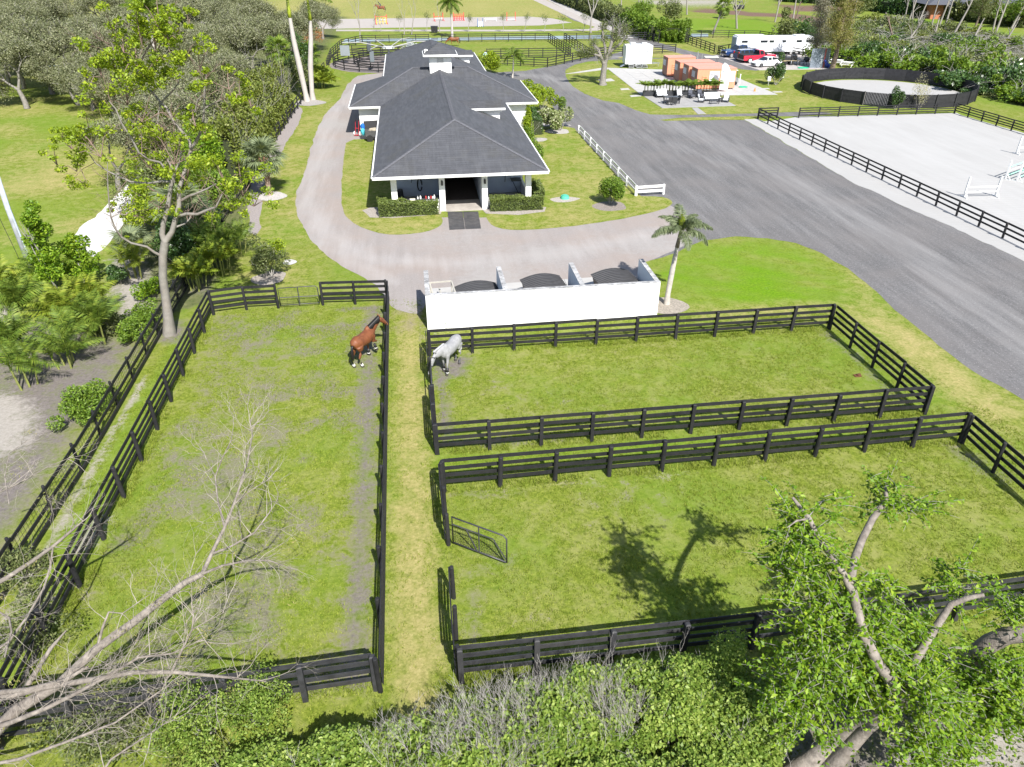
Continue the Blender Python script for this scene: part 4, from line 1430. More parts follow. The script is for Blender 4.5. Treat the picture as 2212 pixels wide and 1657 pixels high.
# ------------------------------------------------------------------ round pen
RPX, RPY, RPR = 61.0, 93.2, 10.3
rp = thing("round_pen", "large round pen with tall black plank walls and white sand floor", "pen", (RPX, RPY, 0))
PENM = board_mat("pen_black", (.012, .012, .014), (.030, .030, .035), (.07, .07, .075))
nseg = 24
ph = 1.55
ub = unit_board(PENM)
for i in range(nseg):
    a0 = 2 * PI * i / nseg
    a1 = 2 * PI * (i + 1) / nseg
    p = Vector((math.cos(a0) * RPR, math.sin(a0) * RPR, 0))
    q = Vector((math.cos(a1) * RPR, math.sin(a1) * RPR, 0))
    MB().b(-.06, .06, -.06, .06, 0, ph + .02).obj("post", PENM, rp, loc=p * 1.008, rz=a0)
    isgate = (i == 15)
    ang = math.atan2(q.y - p.y, q.x - p.x)
    L = (q - p).length
    if isgate:
        gx_ = bpy.data.objects.new("pen_gate", None)
        COL.objects.link(gx_)
        gx_.parent = rp
        gx_.location = (p + q) / 2
        gx_.rotation_euler = (0, 0, ang)
        for j in range(15):
            MB().b(-L / 2 + .08 + j * (L - .16) / 15, -L / 2 + .08 + (j + .86) * (L - .16) / 15, -.03, .03, .08, ph - .05).obj("gate_slat", PENM, gx_)
        gm_ = mat("pen_gate_frame", (.30, .28, .26), rough=.7)
        MB().b(-L / 2 + .0, -L / 2 + .08, -.10, .03, .0, ph).b(L / 2 - .08, L / 2, -.10, .03, .0, ph).obj("gate_frame", gm_, gx_)
    else:
        for j in range(7):
            z = .06 + (j + .5) * (ph - .1) / 7
            M = Matrix.Translation(Vector(((p.x + q.x) / 2, (p.y + q.y) / 2, z))) @ Euler((0, random.uniform(-.003, .003), ang)).to_matrix().to_4x4() @ Matrix.Diagonal((L - .02, .04, (ph - .1) / 7 * .99, 1))
            link(ub, "wall_plank", rp, M)

# ------------------------------------------------------------------ horse walker behind the barn
hw_ = thing("horse_walker", "round horse walker with grey overhead arms inside a black board ring fence", "horse walker", (-3.0, 127.6, 0))
WR = 8.6
for ring, R, hh in (("outer", 8.8, 1.5), ("inner", 5.6, 1.4)):
    k = 18 if ring == "outer" else 12
    pm = post_mesh(FBLK, False, .06, hh)
    for i in range(k):
        a0, a1 = 2 * PI * i / k, 2 * PI * (i + 1) / k
        p = Vector((math.cos(a0) * R, math.sin(a0) * R, 0))
        q = Vector((math.cos(a1) * R, math.sin(a1) * R, 0))
        link(pm, "post", hw_, loc=p, rz=a0)
        for t in range(4):
            M = Matrix.Translation(Vector(((p.x + q.x) / 2, (p.y + q.y) / 2, .3 + t * (hh - .4) / 3))) @ Euler((0, 0, math.atan2(q.y - p.y, q.x - p.x))).to_matrix().to_4x4() @ Matrix.Diagonal(((q - p).length, .04, .12, 1))
            link(unit_board(FBLK), "rail_board", hw_, M)
MB().cyl((0, 0, 1.2), .16, 2.4, 12).obj("mast", STEEL, hw_)
MB().tube([(0, 0, 2.3), (0, 0, 2.5)], [1.0, .9], 12).obj("hub", mat("hub_grey", (.5, .52, .54), rough=.5), hw_)
for a in (10, 62, 118, 170, 250, 310):
    a = rad(a)
    MB().tube([(math.cos(a) * .6, math.sin(a) * .6, 2.4), (math.cos(a) * 4.4, math.sin(a) * 4.4, 3.1), (math.cos(a) * 7.3, math.sin(a) * 7.3, 3.0)], .07, 6).obj("arm", mat("arm_grey", (.34, .34, .32), rough=.5), hw_)
    c_ = Vector((math.cos(a) * 7.0, math.sin(a) * 7.0, 1.9))
    MB().box(c_, (1.5, .03, 1.5), a).obj("push_panel", mat("panel_grey", (.22, .25, .26), rough=.7), hw_)
sheet("walker_ring_footing", [(-3.0 + 9.4 * math.cos(t), 127.6 + 9.4 * math.sin(t)) for t in np.linspace(0, 2 * PI, 36, endpoint=False)], .012, mat("walker_soil", (.19, .165, .155), rough=.95, var=.25, scale=2), 2, .15)
# ------------------------------------------------------------------ horses
def remesh_obj(mb, name, m, parent, vox=.035, sm=6):
    o = mb.obj(name, m, parent)
    r = o.modifiers.new('r', 'REMESH')
    r.mode = 'VOXEL'
    r.voxel_size = vox
    r.use_smooth_shade = True
    s = o.modifiers.new('s', 'SMOOTH')
    s.iterations = sm
    s.factor = .6
    return o


def ell(mb, pts, n=14):
    """tube with elliptical sections: (x,y,z, half width, half height)"""
    o = len(mb.v)
    k = len(pts)
    for i, (x, y, z, a, b) in enumerate(pts):
        p0 = pts[max(i - 1, 0)]
        p1 = pts[min(i + 1, k - 1)]
        d = Vector((p1[0] - p0[0], p1[1] - p0[1], p1[2] - p0[2])).normalized()
        sd = Vector((-d.y, d.x, 0))
        sd = sd.normalized() if sd.length > .05 else Vector((0, 1, 0))
        up = sd.cross(d) * -1
        for j in range(n):
            t = 2 * PI * j / n
            mb.v.append(tuple(Vector((x, y, z)) + sd * math.cos(t) * a + up * math.sin(t) * b))
    for i in range(k - 1):
        for j in range(n):
            j2 = (j + 1) % n
            mb.f.append((o + i * n + j, o + i * n + j2, o + (i + 1) * n + j2, o + (i + 1) * n + j))
    mb.f.append(tuple(o + j for j in reversed(range(n))))
    mb.f.append(tuple(o + (k - 1) * n + j for j in range(n)))
    return mb


def horse_coat(name, top, belly, points, dapple=0.0, rough=.6):
    """body colour, darker lower legs and muzzle by the animal's own markings (object space)"""
    m, n, p = _new(name)
    tc = n.nodes.new("ShaderNodeTexCoord")
    sx = n.nodes.new("ShaderNodeSeparateXYZ")
    n.links.new(tc.outputs['Object'], sx.inputs[0])
    nn = noise(n, tc.outputs['Object'], 5, 4, .6)
    c = ramp(n, [(.3, belly), (.65, top)], nn).outputs[0]
    if dapple:
        v = n.nodes.new("ShaderNodeTexVoronoi")
        v.inputs['Scale'].default_value = 11
        n.links.new(tc.outputs['Object'], v.inputs['Vector'])
        c = mixc(n, ramp(n, [(.1, (dapple,) * 3), (.5, (0, 0, 0))], v.outputs['Distance']).outputs[0], c, (.33, .33, .335))
    leg = ramp(n, [(.34, (1, 1, 1)), (.56, (0, 0, 0))], mathn(n, 'ADD', sx.outputs['Z'], mathn(n, 'MULTIPLY', mathn(n, 'SUBTRACT', nn, .5), .3))).outputs[0]
    c = mixc(n, leg, c, points)
    n.links.new(c, p.inputs['Base Color'])
    p.inputs['Roughness'].default_value = rough
    p.inputs['Specular IOR Level'].default_value = .5
    MATS[name] = m
    return m


def horse(label, loc, rz, coat, hair, neck_yaw=0.0, neck_up=1.0, legs=None, face=None, vox=.032, sock=(), boots=(), rug=None, head_down=0.0, scale=1.0):
    h = thing("horse", label, "horse", loc, rz)
    h.scale = (scale,) * 3
    b = MB()
    ell(b, [(-.92, 0, 1.20, .12, .16), (-.80, 0, 1.27, .25, .27), (-.58, 0, 1.28, .30, .32), (-.25, 0, 1.20, .30, .31), (.1, 0, 1.17, .31, .34), (.40, 0, 1.20, .28, .35), (.60, 0, 1.24, .23, .33), (.78, 0, 1.25, .15, .22)])
    cy, sy = math.cos(neck_yaw), math.sin(neck_yaw)
    bx, bz = .58, 1.36

    def nk(d, z, w_, hh):
        return (bx + d * cy, d * sy, bz + z, w_, hh)
    L = neck_up
    tip_d, tip_z = .60, .56 * L
    ell(b, [nk(-.12, -.05, .19, .34), nk(.12, .16 * L, .16, .28), nk(.34, .38 * L, .125, .22), nk(tip_d - .04, tip_z - .03, .10, .16), nk(tip_d + .08, tip_z + .02, .09, .12)], 12)
    hx = tip_d + .04
    dn = .30 + .30 * head_down + (.05 if L > .8 else .1)
    ell(b, [nk(hx - .02, tip_z + .03, .085, .11), nk(hx + .16, tip_z - dn * .28, .09, .135), nk(hx + .32, tip_z - dn * .72, .068, .095), nk(hx + .46, tip_z - dn * 1.15, .055, .072), nk(hx + .50, tip_z - dn * 1.25, .045, .05)], 12)
    lg = legs or [(0, 0, 0), (0, 0, 0), (0, 0, 0), (0, 0, 0)]
    feet = []
    for i, (sx_, sy_) in enumerate(((.50, .16), (.50, -.16), (-.66, .17), (-.66, -.17))):
        fx, lift, kb = lg[i]
        if sx_ > 0:
            kx = sx_ + fx * .5 + kb * .22
            pts = [(sx_ + .02, sy_, 1.12, .12, .17), (sx_ + fx * .2, sy_, .86, .085, .11), (kx, sy_, .56 + lift * .6, .055, .062), (sx_ + fx * .85 - kb * .05, sy_, .30 + lift, .038, .042), (sx_ + fx, sy_, .16 + lift, .046, .05), (sx_ + fx + .03, sy_, .08 + lift, .055, .062), (sx_ + fx + .05, sy_, .0 + lift, .065, .075)]
        else:
            pts = [(sx_ + .02, sy_, 1.15, .16, .26), (sx_ + fx * .2 + .04, sy_, .92, .12, .18), (sx_ - .02 + fx * .4, sy_, .72, .07, .095), (sx_ - .15 + fx * .6, sy_, .54 + lift * .6, .05, .065), (sx_ - .10 + fx * .9, sy_, .30 + lift, .038, .042), (sx_ - .08 + fx, sy_, .16 + lift, .046, .05), (sx_ - .04 + fx, sy_, .08 + lift, .055, .062), (sx_ - .02 + fx, sy_, .0 + lift, .065, .075)]
        ell(b, pts, 10)
        feet.append(pts)
    remesh_obj(b, "body", coat, h, vox)
    HO = mat("hoof_dark", (.05, .045, .04), rough=.5)
    SK = mat("white_sock", (.72, .70, .68), rough=.7)
    BT = mat("leg_boot_black", (.02, .02, .022), rough=.5)
    for i, pts in enumerate(feet):
        e_ = pts[-1]
        MB().tube([(e_[0] + .01, e_[1], e_[2] + .002), (e_[0], e_[1], e_[2] + .085)], [.082, .066], 10).obj("hoof", HO, h)
        if i in sock:
            MB().tube([(pts[-1][0] - .005, e_[1], pts[-2][2] - .0), (pts[-3][0], e_[1], pts[-3][2] + .03)], [.076, .060], 10).obj("sock", SK, h, smooth=True)
        if i in boots:
            a_, c_ = pts[-3], pts[-4]
            MB().tube([(a_[0], a_[1], a_[2]), (c_[0], c_[1], c_[2] + .08)], [.072, .066], 10).obj("leg_boot", BT, h, smooth=True)
            MB().tube([(a_[0], a_[1], a_[2] - .03), (a_[0], a_[1], a_[2] + .01)], [.080, .078], 10).obj("boot_cuff", mat("boot_fleece", (.62, .62, .60), rough=.9), h, smooth=True)
    # mane, forelock, ears, eyes
    mn = MB()
    side = -1
    for t in np.linspace(0, 1, 22):
        d_, z_ = -.02 + t * (tip_d + .04), (.20 + t * (tip_z - .06))
        c_ = Vector(nk(d_, z_, 0, 0)[:3])
        w_ = .11
        cr = c_ + Vector((-.10 * L * cy, -.10 * L * sy, .10 - .03 * t))
        mn.tube([cr, cr + Vector((sy * .07 - .02, -cy * .09, -.05)), cr + Vector((sy * .13 - .03, -cy * .155, -.20 - .04 * math.sin(t * 9)))], [.05, .045, .015], 5)
    mn.obj("mane", hair, h, smooth=True)
    er = MB()
    for s_ in (-1, 1):
        p_ = Vector(nk(tip_d + .02, tip_z + .11, 0, 0)[:3]) + Vector((-sy * .055 * s_, cy * .055 * s_, 0))
        er.tube([p_, p_ + Vector((0, 0, .09)), p_ + Vector((.02 * cy, .02 * sy, .17))], [.032, .034, .005], 6)
    er.obj("ears", coat, h, smooth=True)
    ey = MB()
    for s_ in (-1, 1):
        p_ = Vector(nk(hx + .13, tip_z - dn * .12, 0, 0)[:3]) + Vector((-sy * .088 * s_, cy * .088 * s_, 0))
        ey.blob(p_, (.022, .022, .022), 8, 5)
    ey.obj("eyes", BLACKP, h)
    MB().tube([(-.90, 0, 1.32), (-1.02, 0, 1.20), (-1.06, 0, .92), (-1.04, .02, .62), (-1.02, .02, .50)], [.04, .055, .085, .075, .02], 8).obj("tail", hair, h, smooth=True)
    if face:
        hl = MB()
        for (d_, zz, rr) in ((.30, .62, .105), (.06, .05, .150)):
            c_ = Vector(nk(hx + d_, tip_z - dn * zz - .0, 0, 0)[:3])
            ax = Vector((cy * .45, sy * .45, -.75 * (1 + head_down))).normalized()
            u_ = Vector((-sy, cy, 0))
            v_ = ax.cross(u_).normalized()
            hl.tube([c_ + u_ * math.cos(t) * rr * .92 + v_ * math.sin(t) * rr * 1.22 for t in np.linspace(0, 2 * PI, 14, endpoint=False)], .011, 5, closed=True)
        hl.obj("halter", BLACKP, h)
    if rug:
        rg = MB()
        ell(rg, [(-.95, 0, 1.18, .20, .22), (-.80, 0, 1.22, .31, .36), (-.3, 0, 1.14, .35, .42), (.2, 0, 1.12, .36, .44), (.6, 0, 1.2, .29, .42), (.8, 0, 1.26, .2, .3)])
        rg.obj("blanket", rug, h, smooth=True)
    return h


BAY = horse_coat("bay_coat", (.20, .066, .022), (.12, .037, .013), (.022, .016, .014))
GREY = horse_coat("grey_coat", (.29, .29, .295), (.21, .21, .215), (.08, .08, .085), .45)
BLKH = mat("black_hair", (.012, .011, .011), rough=.45)
GRYH = mat("grey_hair", (.42, .42, .43), rough=.6)
horse("brown horse with black mane and one foreleg lifted beside the lane fence", (-3.02, 31.25, 0), rad(60), BAY, BLKH, rad(-16), .62,
      [(-.02, 0, 0), (.16, .26, 1.0), (-.1, 0, 0), (.08, 0, 0)], sock=(2, 3), boots=(0, 1))
horse("dapple grey horse in a dark halter at the paddock corner", (.98, 29.95, 0), rad(-122), GREY, GRYH, rad(-14), -.08,
      [(.14, 0, .2), (-.14, 0, 0), (.1, 0, 0), (-.12, 0, 0)], face=True, boots=(0, 1), head_down=.9, scale=.95)
horse("distant brown horse grazing in the back middle paddock", (8.6, 147.5, 0), rad(175), BAY, BLKH, 0, -.55, vox=.06, head_down=.6)
horse("distant horse in a pale blue blanket behind the barn roof", (12.2, 125.9, 0), rad(80), BAY, BLKH, .2, .1, vox=.06, rug=mat("pale_blue_rug", (.50, .66, .72), rough=.8))

# rider and horse jumping in the far arena
jx, jy = W(825, 46).x, W(825, 46).y
hz = horse("brown horse jumping the tall striped fence in the far sand arena", (jx, jy, 1.75), rad(172), BAY, BLKH, 0, .55, [(.25, .32, 1), (.2, .35, 1), (-.2, .2, 0), (-.25, .22, 0)], vox=.06)
pr_ = thing("person", "rider in dark jacket and pale breeches crouched over the jumping horse", "person", (jx, jy, 1.75), rad(172))
bd = MB()
ell(bd, [(-.05, 0, 1.62, .17, .13), (.08, 0, 1.85, .16, .12), (.22, 0, 2.02, .19, .12), (.30, 0, 2.12, .09, .08), (.36, 0, 2.18, .06, .06)])
ell(bd, [(.40, 0, 2.2, .085, .09), (.47, 0, 2.28, .09, .10), (.52, 0, 2.34, .06, .06)])
for s_ in (-1, 1):
    ell(bd, [(-.02, .1 * s_, 1.62, .1, .1), (.25, .28 * s_, 1.45, .085, .085), (.10, .33 * s_, 1.05, .055, .055), (.18, .33 * s_, 1.0, .045, .04)])
    ell(bd, [(.22, .17 * s_, 2.02, .06, .06), (.42, .22 * s_, 1.82, .045, .045), (.62, .12 * s_, 1.78, .035, .035)])
remesh_obj(bd, "body", mat("rider_clothes", (.05, .05, .07), rough=.8), pr_, .04)
MB().blob((.46, 0, 2.31), (.12, .11, .10), 10, 6).obj("helmet", BLACKP, pr_)


# ------------------------------------------------------------------ vehicles
GLASS = mat("dark_glass", (.02, .025, .03), rough=.08, spec=.8)
TYRE = mat("tyre_rubber", (.02, .02, .02), rough=.85)
RIM = mat("rim_silver", (.55, .55, .56), rough=.35, metal=.6)
CHROME = mat("chrome_grey", (.5, .5, .52), rough=.25, metal=.9)
REDL = mat("tail_red", (.45, .01, .01), rough=.3)
LAMP = mat("headlamp_glass", (.75, .76, .78), rough=.15)


def loft(sections):
    """closed body from (x, [(y,z)...]) sections"""
    mb = MB()
    n = len(sections[0][1])
    vs = []
    for x, pr in sections:
        vs += [(x, y, z) for y, z in pr]
    fs = [tuple(reversed(range(n)))]
    for i in range(len(sections) - 1):
        for j in range(n):
            j2 = (j + 1) % n
            fs.append((i * n + j, i * n + j2, (i + 1) * n + j2, (i + 1) * n + j))
    fs.append(tuple((len(sections) - 1) * n + j for j in range(n)))
    return mb.add(vs, fs)


def sec(hw, z0, zb, zt, ht):
    """half width at belt, sill height, belt height, top height, half width at the top"""
    return [(-hw * .93, z0), (hw * .93, z0), (hw, (z0 + zb) / 2), (hw * .97, zb), (ht, zt), (-ht, zt), (-hw * .97, zb), (-hw, (z0 + zb) / 2)]


def wheels(root, xs_, hw, r, wdt=.22, rim=RIM):
    for x in xs_:
        for s_ in (-1, 1):
            w_ = MB().cyl((0, 0, 0), r, wdt, 20, axis='Y').obj("wheel", TYRE, root, loc=(x, s_ * (hw - wdt * .35), r), bevel=.02)
            MB().cyl((0, s_ * wdt * .46, 0), r * .62, .05, 14, axis='Y').obj("rim", rim, w_)


def car_paint(name, c):
    return mat(name, c, rough=.25, var=.02, spec=.6, coat=.6)


def sedan(label, loc, rz, paint):
    c = thing("sedan", label, "car", loc, rz)
    hw = .90
    s = [(2.33, sec(.70, .35, .55, .62, .55)), (2.22, sec(.84, .22, .62, .72, .70)), (1.9, sec(.88, .20, .68, .80, .74)), (1.1, sec(hw, .20, .78, .94, .78)), (.7, sec(hw, .20, .82, .97, .80)),
         (-1.5, sec(hw, .20, .88, 1.02, .80)), (-2.0, sec(.88, .22, .86, 1.05, .76)), (-2.3, sec(.82, .28, .80, 1.0, .70)), (-2.36, sec(.72, .40, .66, .85, .6))]
    loft(s).obj("body", paint, c, bevel=.03)
    g = [(1.05, [(-.76, .93), (.76, .93), (.75, .95), (-.75, .95)]), (.25, [(-.78, .96), (.78, .96), (.60, 1.36), (-.60, 1.36)]), (-.8, [(-.78, .99), (.78, .99), (.60, 1.38), (-.60, 1.38)]), (-1.95, [(-.70, 1.02), (.70, 1.02), (.66, 1.06), (-.66, 1.06)])]
    loft(g).obj("windows", GLASS, c)
    loft([(.30, [(-.60, 1.35), (.60, 1.35), (.58, 1.38), (-.58, 1.38)]), (-.2, [(-.62, 1.37), (.62, 1.37), (.56, 1.43), (-.56, 1.43)]), (-1.2, [(-.60, 1.33), (.60, 1.33), (.56, 1.36), (-.56, 1.36)])]).obj("roof", paint, c)
    for x0, x1 in ((.28, .22), (-.42, -.46)):
        for s_ in (-1, 1):
            MB().beam((x0, s_ * .79, .97), (x1, s_ * .615, 1.37), .07, .03).obj("pillar", paint, c)
    for s_ in (-1, 1):
        MB().b(2.12, 2.30, s_ * .62 - .16, s_ * .62 + .16, .58, .70).obj("headlight", LAMP, c)
        MB().b(-2.36, -2.28, s_ * .6 - .18, s_ * .6 + .18, .74, .88).obj("tail_light", REDL, c)
        MB().box((.62, s_ * .98, 1.0), (.12, .18, .12)).obj("mirror", paint, c)
    MB().b(2.28, 2.36, -.42, .42, .34, .56).obj("grille", BLACKP, c)
    wheels(c, (1.42, -1.35), hw, .33, rim=mat("dark_rim", (.12, .12, .13), rough=.4, metal=.5))
    return c


def pickup(label, loc, rz, paint, crew=True, rim=RIM, bedm=None):
    c = thing("pickup_truck", label, "pickup truck", loc, rz)
    hw = 1.0
    s = [(2.95, sec(.86, .5, .80, .98, .8)), (2.86, sec(.95, .42, .95, 1.12, .86)), (2.0, sec(hw, .42, 1.05, 1.20, .88)), (1.35, sec(hw, .42, 1.08, 1.22, .9)), (-2.75, sec(hw, .42, 1.08, 1.20, .94)), (-2.9, sec(.95, .5, 1.0, 1.18, .92))]
    loft(s).obj("body", paint, c, bevel=.03)
    xe = -.95 if crew else -.15
    loft([(1.35, [(-.86, 1.21), (.86, 1.21), (.84, 1.23), (-.84, 1.23)]), (.62, [(-.88, 1.21), (.88, 1.21), (.70, 1.78), (-.70, 1.78)]), (xe + .12, [(-.88, 1.21), (.88, 1.21), (.70, 1.80), (-.70, 1.80)]), (xe, [(-.88, 1.21), (.88, 1.21), (.72, 1.70), (-.72, 1.70)])]).obj("windows", GLASS, c)
    loft([(.70, [(-.70, 1.77), (.70, 1.77), (.68, 1.80), (-.68, 1.80)]), (.3, [(-.72, 1.79), (.72, 1.79), (.66, 1.87), (-.66, 1.87)]), (xe, [(-.72, 1.78), (.72, 1.78), (.66, 1.84), (-.66, 1.84)])]).obj("cab_roof", paint, c)
    for x in ([.62, -.12, xe + .04] if crew else [.62, xe + .04]):
        for s_ in (-1, 1):
            MB().beam((x + .05, s_ * .895, 1.2), (x, s_ * .715, 1.79), .09, .03).obj("pillar", paint, c)
    MB().b(-2.80, xe - .08, -.80, .80, 1.205, 1.215).obj("bed_floor", bedm or BLACKP, c)
    for s_ in (-1, 1):
        MB().b(-2.86, xe - .02, s_ * .90 - .07, s_ * .90 + .07, 1.19, 1.30).obj("bed_rail", paint if not bedm else bedm, c)
        MB().b(2.80, 2.97, s_ * .72 - .16, s_ * .72 + .16, .86, 1.06).obj("headlight", LAMP, c)
        MB().b(-2.94, -2.84, s_ * .88 - .09, s_ * .88 + .09, .80, 1.12).obj("tail_light", REDL, c)
        MB().box((.95, s_ * 1.12, 1.28), (.12, .2, .22)).obj("mirror", BLACKP, c)
    MB().b(2.9, 3.0, -.55, .55, .66, 1.04).obj("grille", BLACKP, c)
    MB().b(2.86, 3.06, -.95, .95, .42, .60).obj("bumper", CHROME, c)
    MB().b(-3.05, -2.88, -.92, .92, .48, .64).obj("bumper", CHROME, c)
    MB().b(-2.93, -2.86, -.78, .78, .66, 1.26).obj("tailgate", bedm or paint, c)
    wheels(c, (1.95, -1.75), hw, .42, .27, rim)
    return c


def suv(label, loc, rz, paint):
    c = thing("suv", label, "car", loc, rz)
    hw = .93
    loft([(2.25, sec(.78, .45, .75, .85, .7)), (2.15, sec(.88, .32, .85, .98, .78)), (1.2, sec(hw, .30, .98, 1.08, .82)), (-2.0, sec(hw, .30, 1.0, 1.12, .84)), (-2.25, sec(.88, .40, .95, 1.1, .80))]).obj("body", paint, c, bevel=.03)
    loft([(1.2, [(-.80, 1.07), (.80, 1.07), (.78, 1.09), (-.78, 1.09)]), (.5, [(-.83, 1.1), (.83, 1.1), (.66, 1.60), (-.66, 1.60)]), (-1.7, [(-.83, 1.1), (.83, 1.1), (.66, 1.62), (-.66, 1.62)]), (-2.18, [(-.80, 1.1), (.80, 1.1), (.68, 1.30), (-.68, 1.30)])]).obj("windows", GLASS, c)
    loft([(.55, [(-.66, 1.59), (.66, 1.59), (.64, 1.62), (-.64, 1.62)]), (-.2, [(-.68, 1.62), (.68, 1.62), (.62, 1.70), (-.62, 1.70)]), (-1.85, [(-.68, 1.6), (.68, 1.6), (.62, 1.66), (-.62, 1.66)])]).obj("roof", paint, c)
    for x in (.5, -.35, -1.2, -1.9):
        for s_ in (-1, 1):
            MB().beam((x, s_ * .84, 1.1), (x, s_ * .68, 1.61), .09, .03).obj("pillar", paint, c)
    for s_ in (-1, 1):
        MB().b(-2.26, -2.12, s_ * .74 - .08, s_ * .74 + .08, 1.0, 1.42).obj("tail_light", REDL, c)
        MB().b(2.08, 2.24, s_ * .68 - .15, s_ * .68 + .15, .76, .90).obj("headlight", LAMP, c)
    wheels(c, (1.35, -1.35), hw, .36)
    return c


NAVY = car_paint("navy_paint", (.010, .035, .12))
NAVY2 = car_paint("blue_paint", (.014, .05, .14))
REDP = car_paint("red_paint", (.50, .018, .045))
WHP = car_paint("white_paint", (.78, .78, .79))


def between(a, b, z=0):
    return (a + b) / 2


pickup("dark blue crew cab pickup parked nose to the road, furthest from the viewer", between(W(1557, 127), W(1633, 119)), rad(188), NAVY)
suv("blue SUV parked tail to the road between the blue and the red pickup", between(W(1590, 133), W(1638, 128)), rad(8), NAVY2)
pickup("red single cab pickup parked tail to the road behind the white sedan", between(W(1600, 137.5), W(1666, 131.5)), rad(8), REDP, crew=False, rim=mat("white_rim", (.75, .75, .75), rough=.4), bedm=BLACKP)
sedan("white sedan parked nearest the grass on the parking pad", between(W(1627, 145.5), W(1680, 141.5)), rad(191), WHP)

# gooseneck horse trailer
a, b = W(1620, 122), W(1742, 124.5)
tr = thing("horse_trailer", "long white gooseneck horse trailer with small dark windows behind the parked cars", "trailer", (61.5, 128.9, 0), rad(-4.5))
TW = mat("trailer_white", (.76, .77, .78), rough=.35, var=.03, dirt=.08)
MB().b(-6.6, 3.5, -1.25, 1.25, .55, 2.85).b(-6.4, -1.6, -1.1, 1.1, 2.852, 3.05).obj("trailer_body", TW, tr, bevel=.06)
MB().b(3.505, 6.6, -1.25, 1.25, .55, 2.86).b(3.6, 5.6, -.9, .9, 2.862, 3.02).obj("trailer_nose", TW, tr, bevel=.06)
MB().b(-6.65, -6.602, -1.15, 1.15, .7, 2.7).obj("rear_door", mat("pale_blue_metal", (.36, .42, .55), rough=.35, metal=.3), tr)
for x, w_ in ((-5.2, 1.0), (-1.9, 1.2), (-.6, .8), (1.55, .6), (4.1, .9), (5.9, 1.2)):
    MB().b(x - w_ / 2, x + w_ / 2, -1.285, -1.24, 2.0, 2.35).obj("window", GLASS, tr)
MB().b(1.15, 1.95, -1.28, -1.24, .7, 2.6).obj("side_door", mat("trailer_door", (.62, .64, .68), rough=.4), tr)
for x in (.0, .85, 2.2, 2.9):
    MB().b(x - .03, x + .03, -1.27, -1.24, .6, 2.8).obj("panel_seam", mat("seam_grey", (.45, .47, .5), rough=.5), tr)
for x in (2.2, 3.1, 4.0):
    for s_ in (-1, 1):
        w2 = MB().cyl((0, 0, 0), .38, .24, 18, axis='Y').obj("wheel", TYRE, tr, loc=(x + .9, s_ * 1.1, .38))
        MB().cyl((0, s_ * .12, 0), .24, .04, 12, axis='Y').obj("rim", RIM, w2)

# restroom trailer
wc = thing("restroom_trailer", "tall white restroom trailer with three doors, steps and roof vents", "trailer", (35.1, 118.8, 0), rad(-4))
MB().b(-2.05, 2.05, -1.2, 1.2, .55, 3.15).obj("trailer_body", TW, wc, bevel=.04)
for x in (-1.3, .0, 1.25):
    MB().b(x - .38, x + .38, -1.24, -1.2, .75, 2.75).obj("door", mat("door_white", (.50, .51, .53), rough=.4), wc)
    MB().b(x + .22, x + .27, -1.29, -1.24, 1.6, 1.8).obj("door_handle", STEEL, wc)
    MB().b(x - .1, x + .1, -1.27, -1.24, 2.3, 2.5).obj("door_sign", STEEL, wc)
for x in (-1.2, .9, 1.6)[:2] + (0,):
    st = MB()
    for k in range(3):
        st.b(x - .35, x + .35, -1.3 - (k + 1) * .27, -1.3 - k * .27, .52 - k * .18, .56 - k * .18)
    st.beam((x - .36, -1.25, .6), (x - .36, -2.15, .05), .04, .06).beam((x + .36, -1.25, .6), (x + .36, -2.15, .05), .04, .06)
    st.obj("steps", STEEL, wc)
MB().b(-1.2, -.5, -.4, .4, 3.15, 3.45).obj("roof_vent", TW, wc)
MB().b(.6, 1.3, -.4, .4, 3.15, 3.42).obj("roof_vent", TW, wc)
for s_ in (-1, 1):
    w2 = MB().cyl((0, 0, 0), .36, .22, 18, axis='Y').obj("wheel", TYRE, wc, loc=(-.35, s_ * 1.08, .36))
    MB().cyl((0, s_ * .11, 0), .22, .04, 12, axis='Y').obj("rim", RIM, w2)
MB().beam((2.05, -.8, .55), (3.6, 0, .5), .09, .12).beam((2.05, .8, .55), (3.6, 0, .5), .09, .12).beam((3.4, 0, .5), (3.4, 0, .0), .07, .07).obj("tow_bar", STEEL, wc)
MB().box((-2.35, -.5, .28), (.7, .8, .05), M=Matrix.Rotation(-.5, 3, 'Y')).obj("rear_ramp", STEEL, wc)

# salmon storage boxes
SAL = mat("salmon_paint", (.62, .26, .155), rough=.6, var=.05, scale=2, dirt=.12, dirtcol=(.45, .2, .13))
SALR = mat("salmon_roof", (.58, .27, .21), rough=.7, var=.06, scale=2)
BRN = mat("brown_box_end", (.235, .125, .085), rough=.7, var=.1, scale=2)
RACK = mat("yellow_rack", (.62, .47, .22), rough=.6)


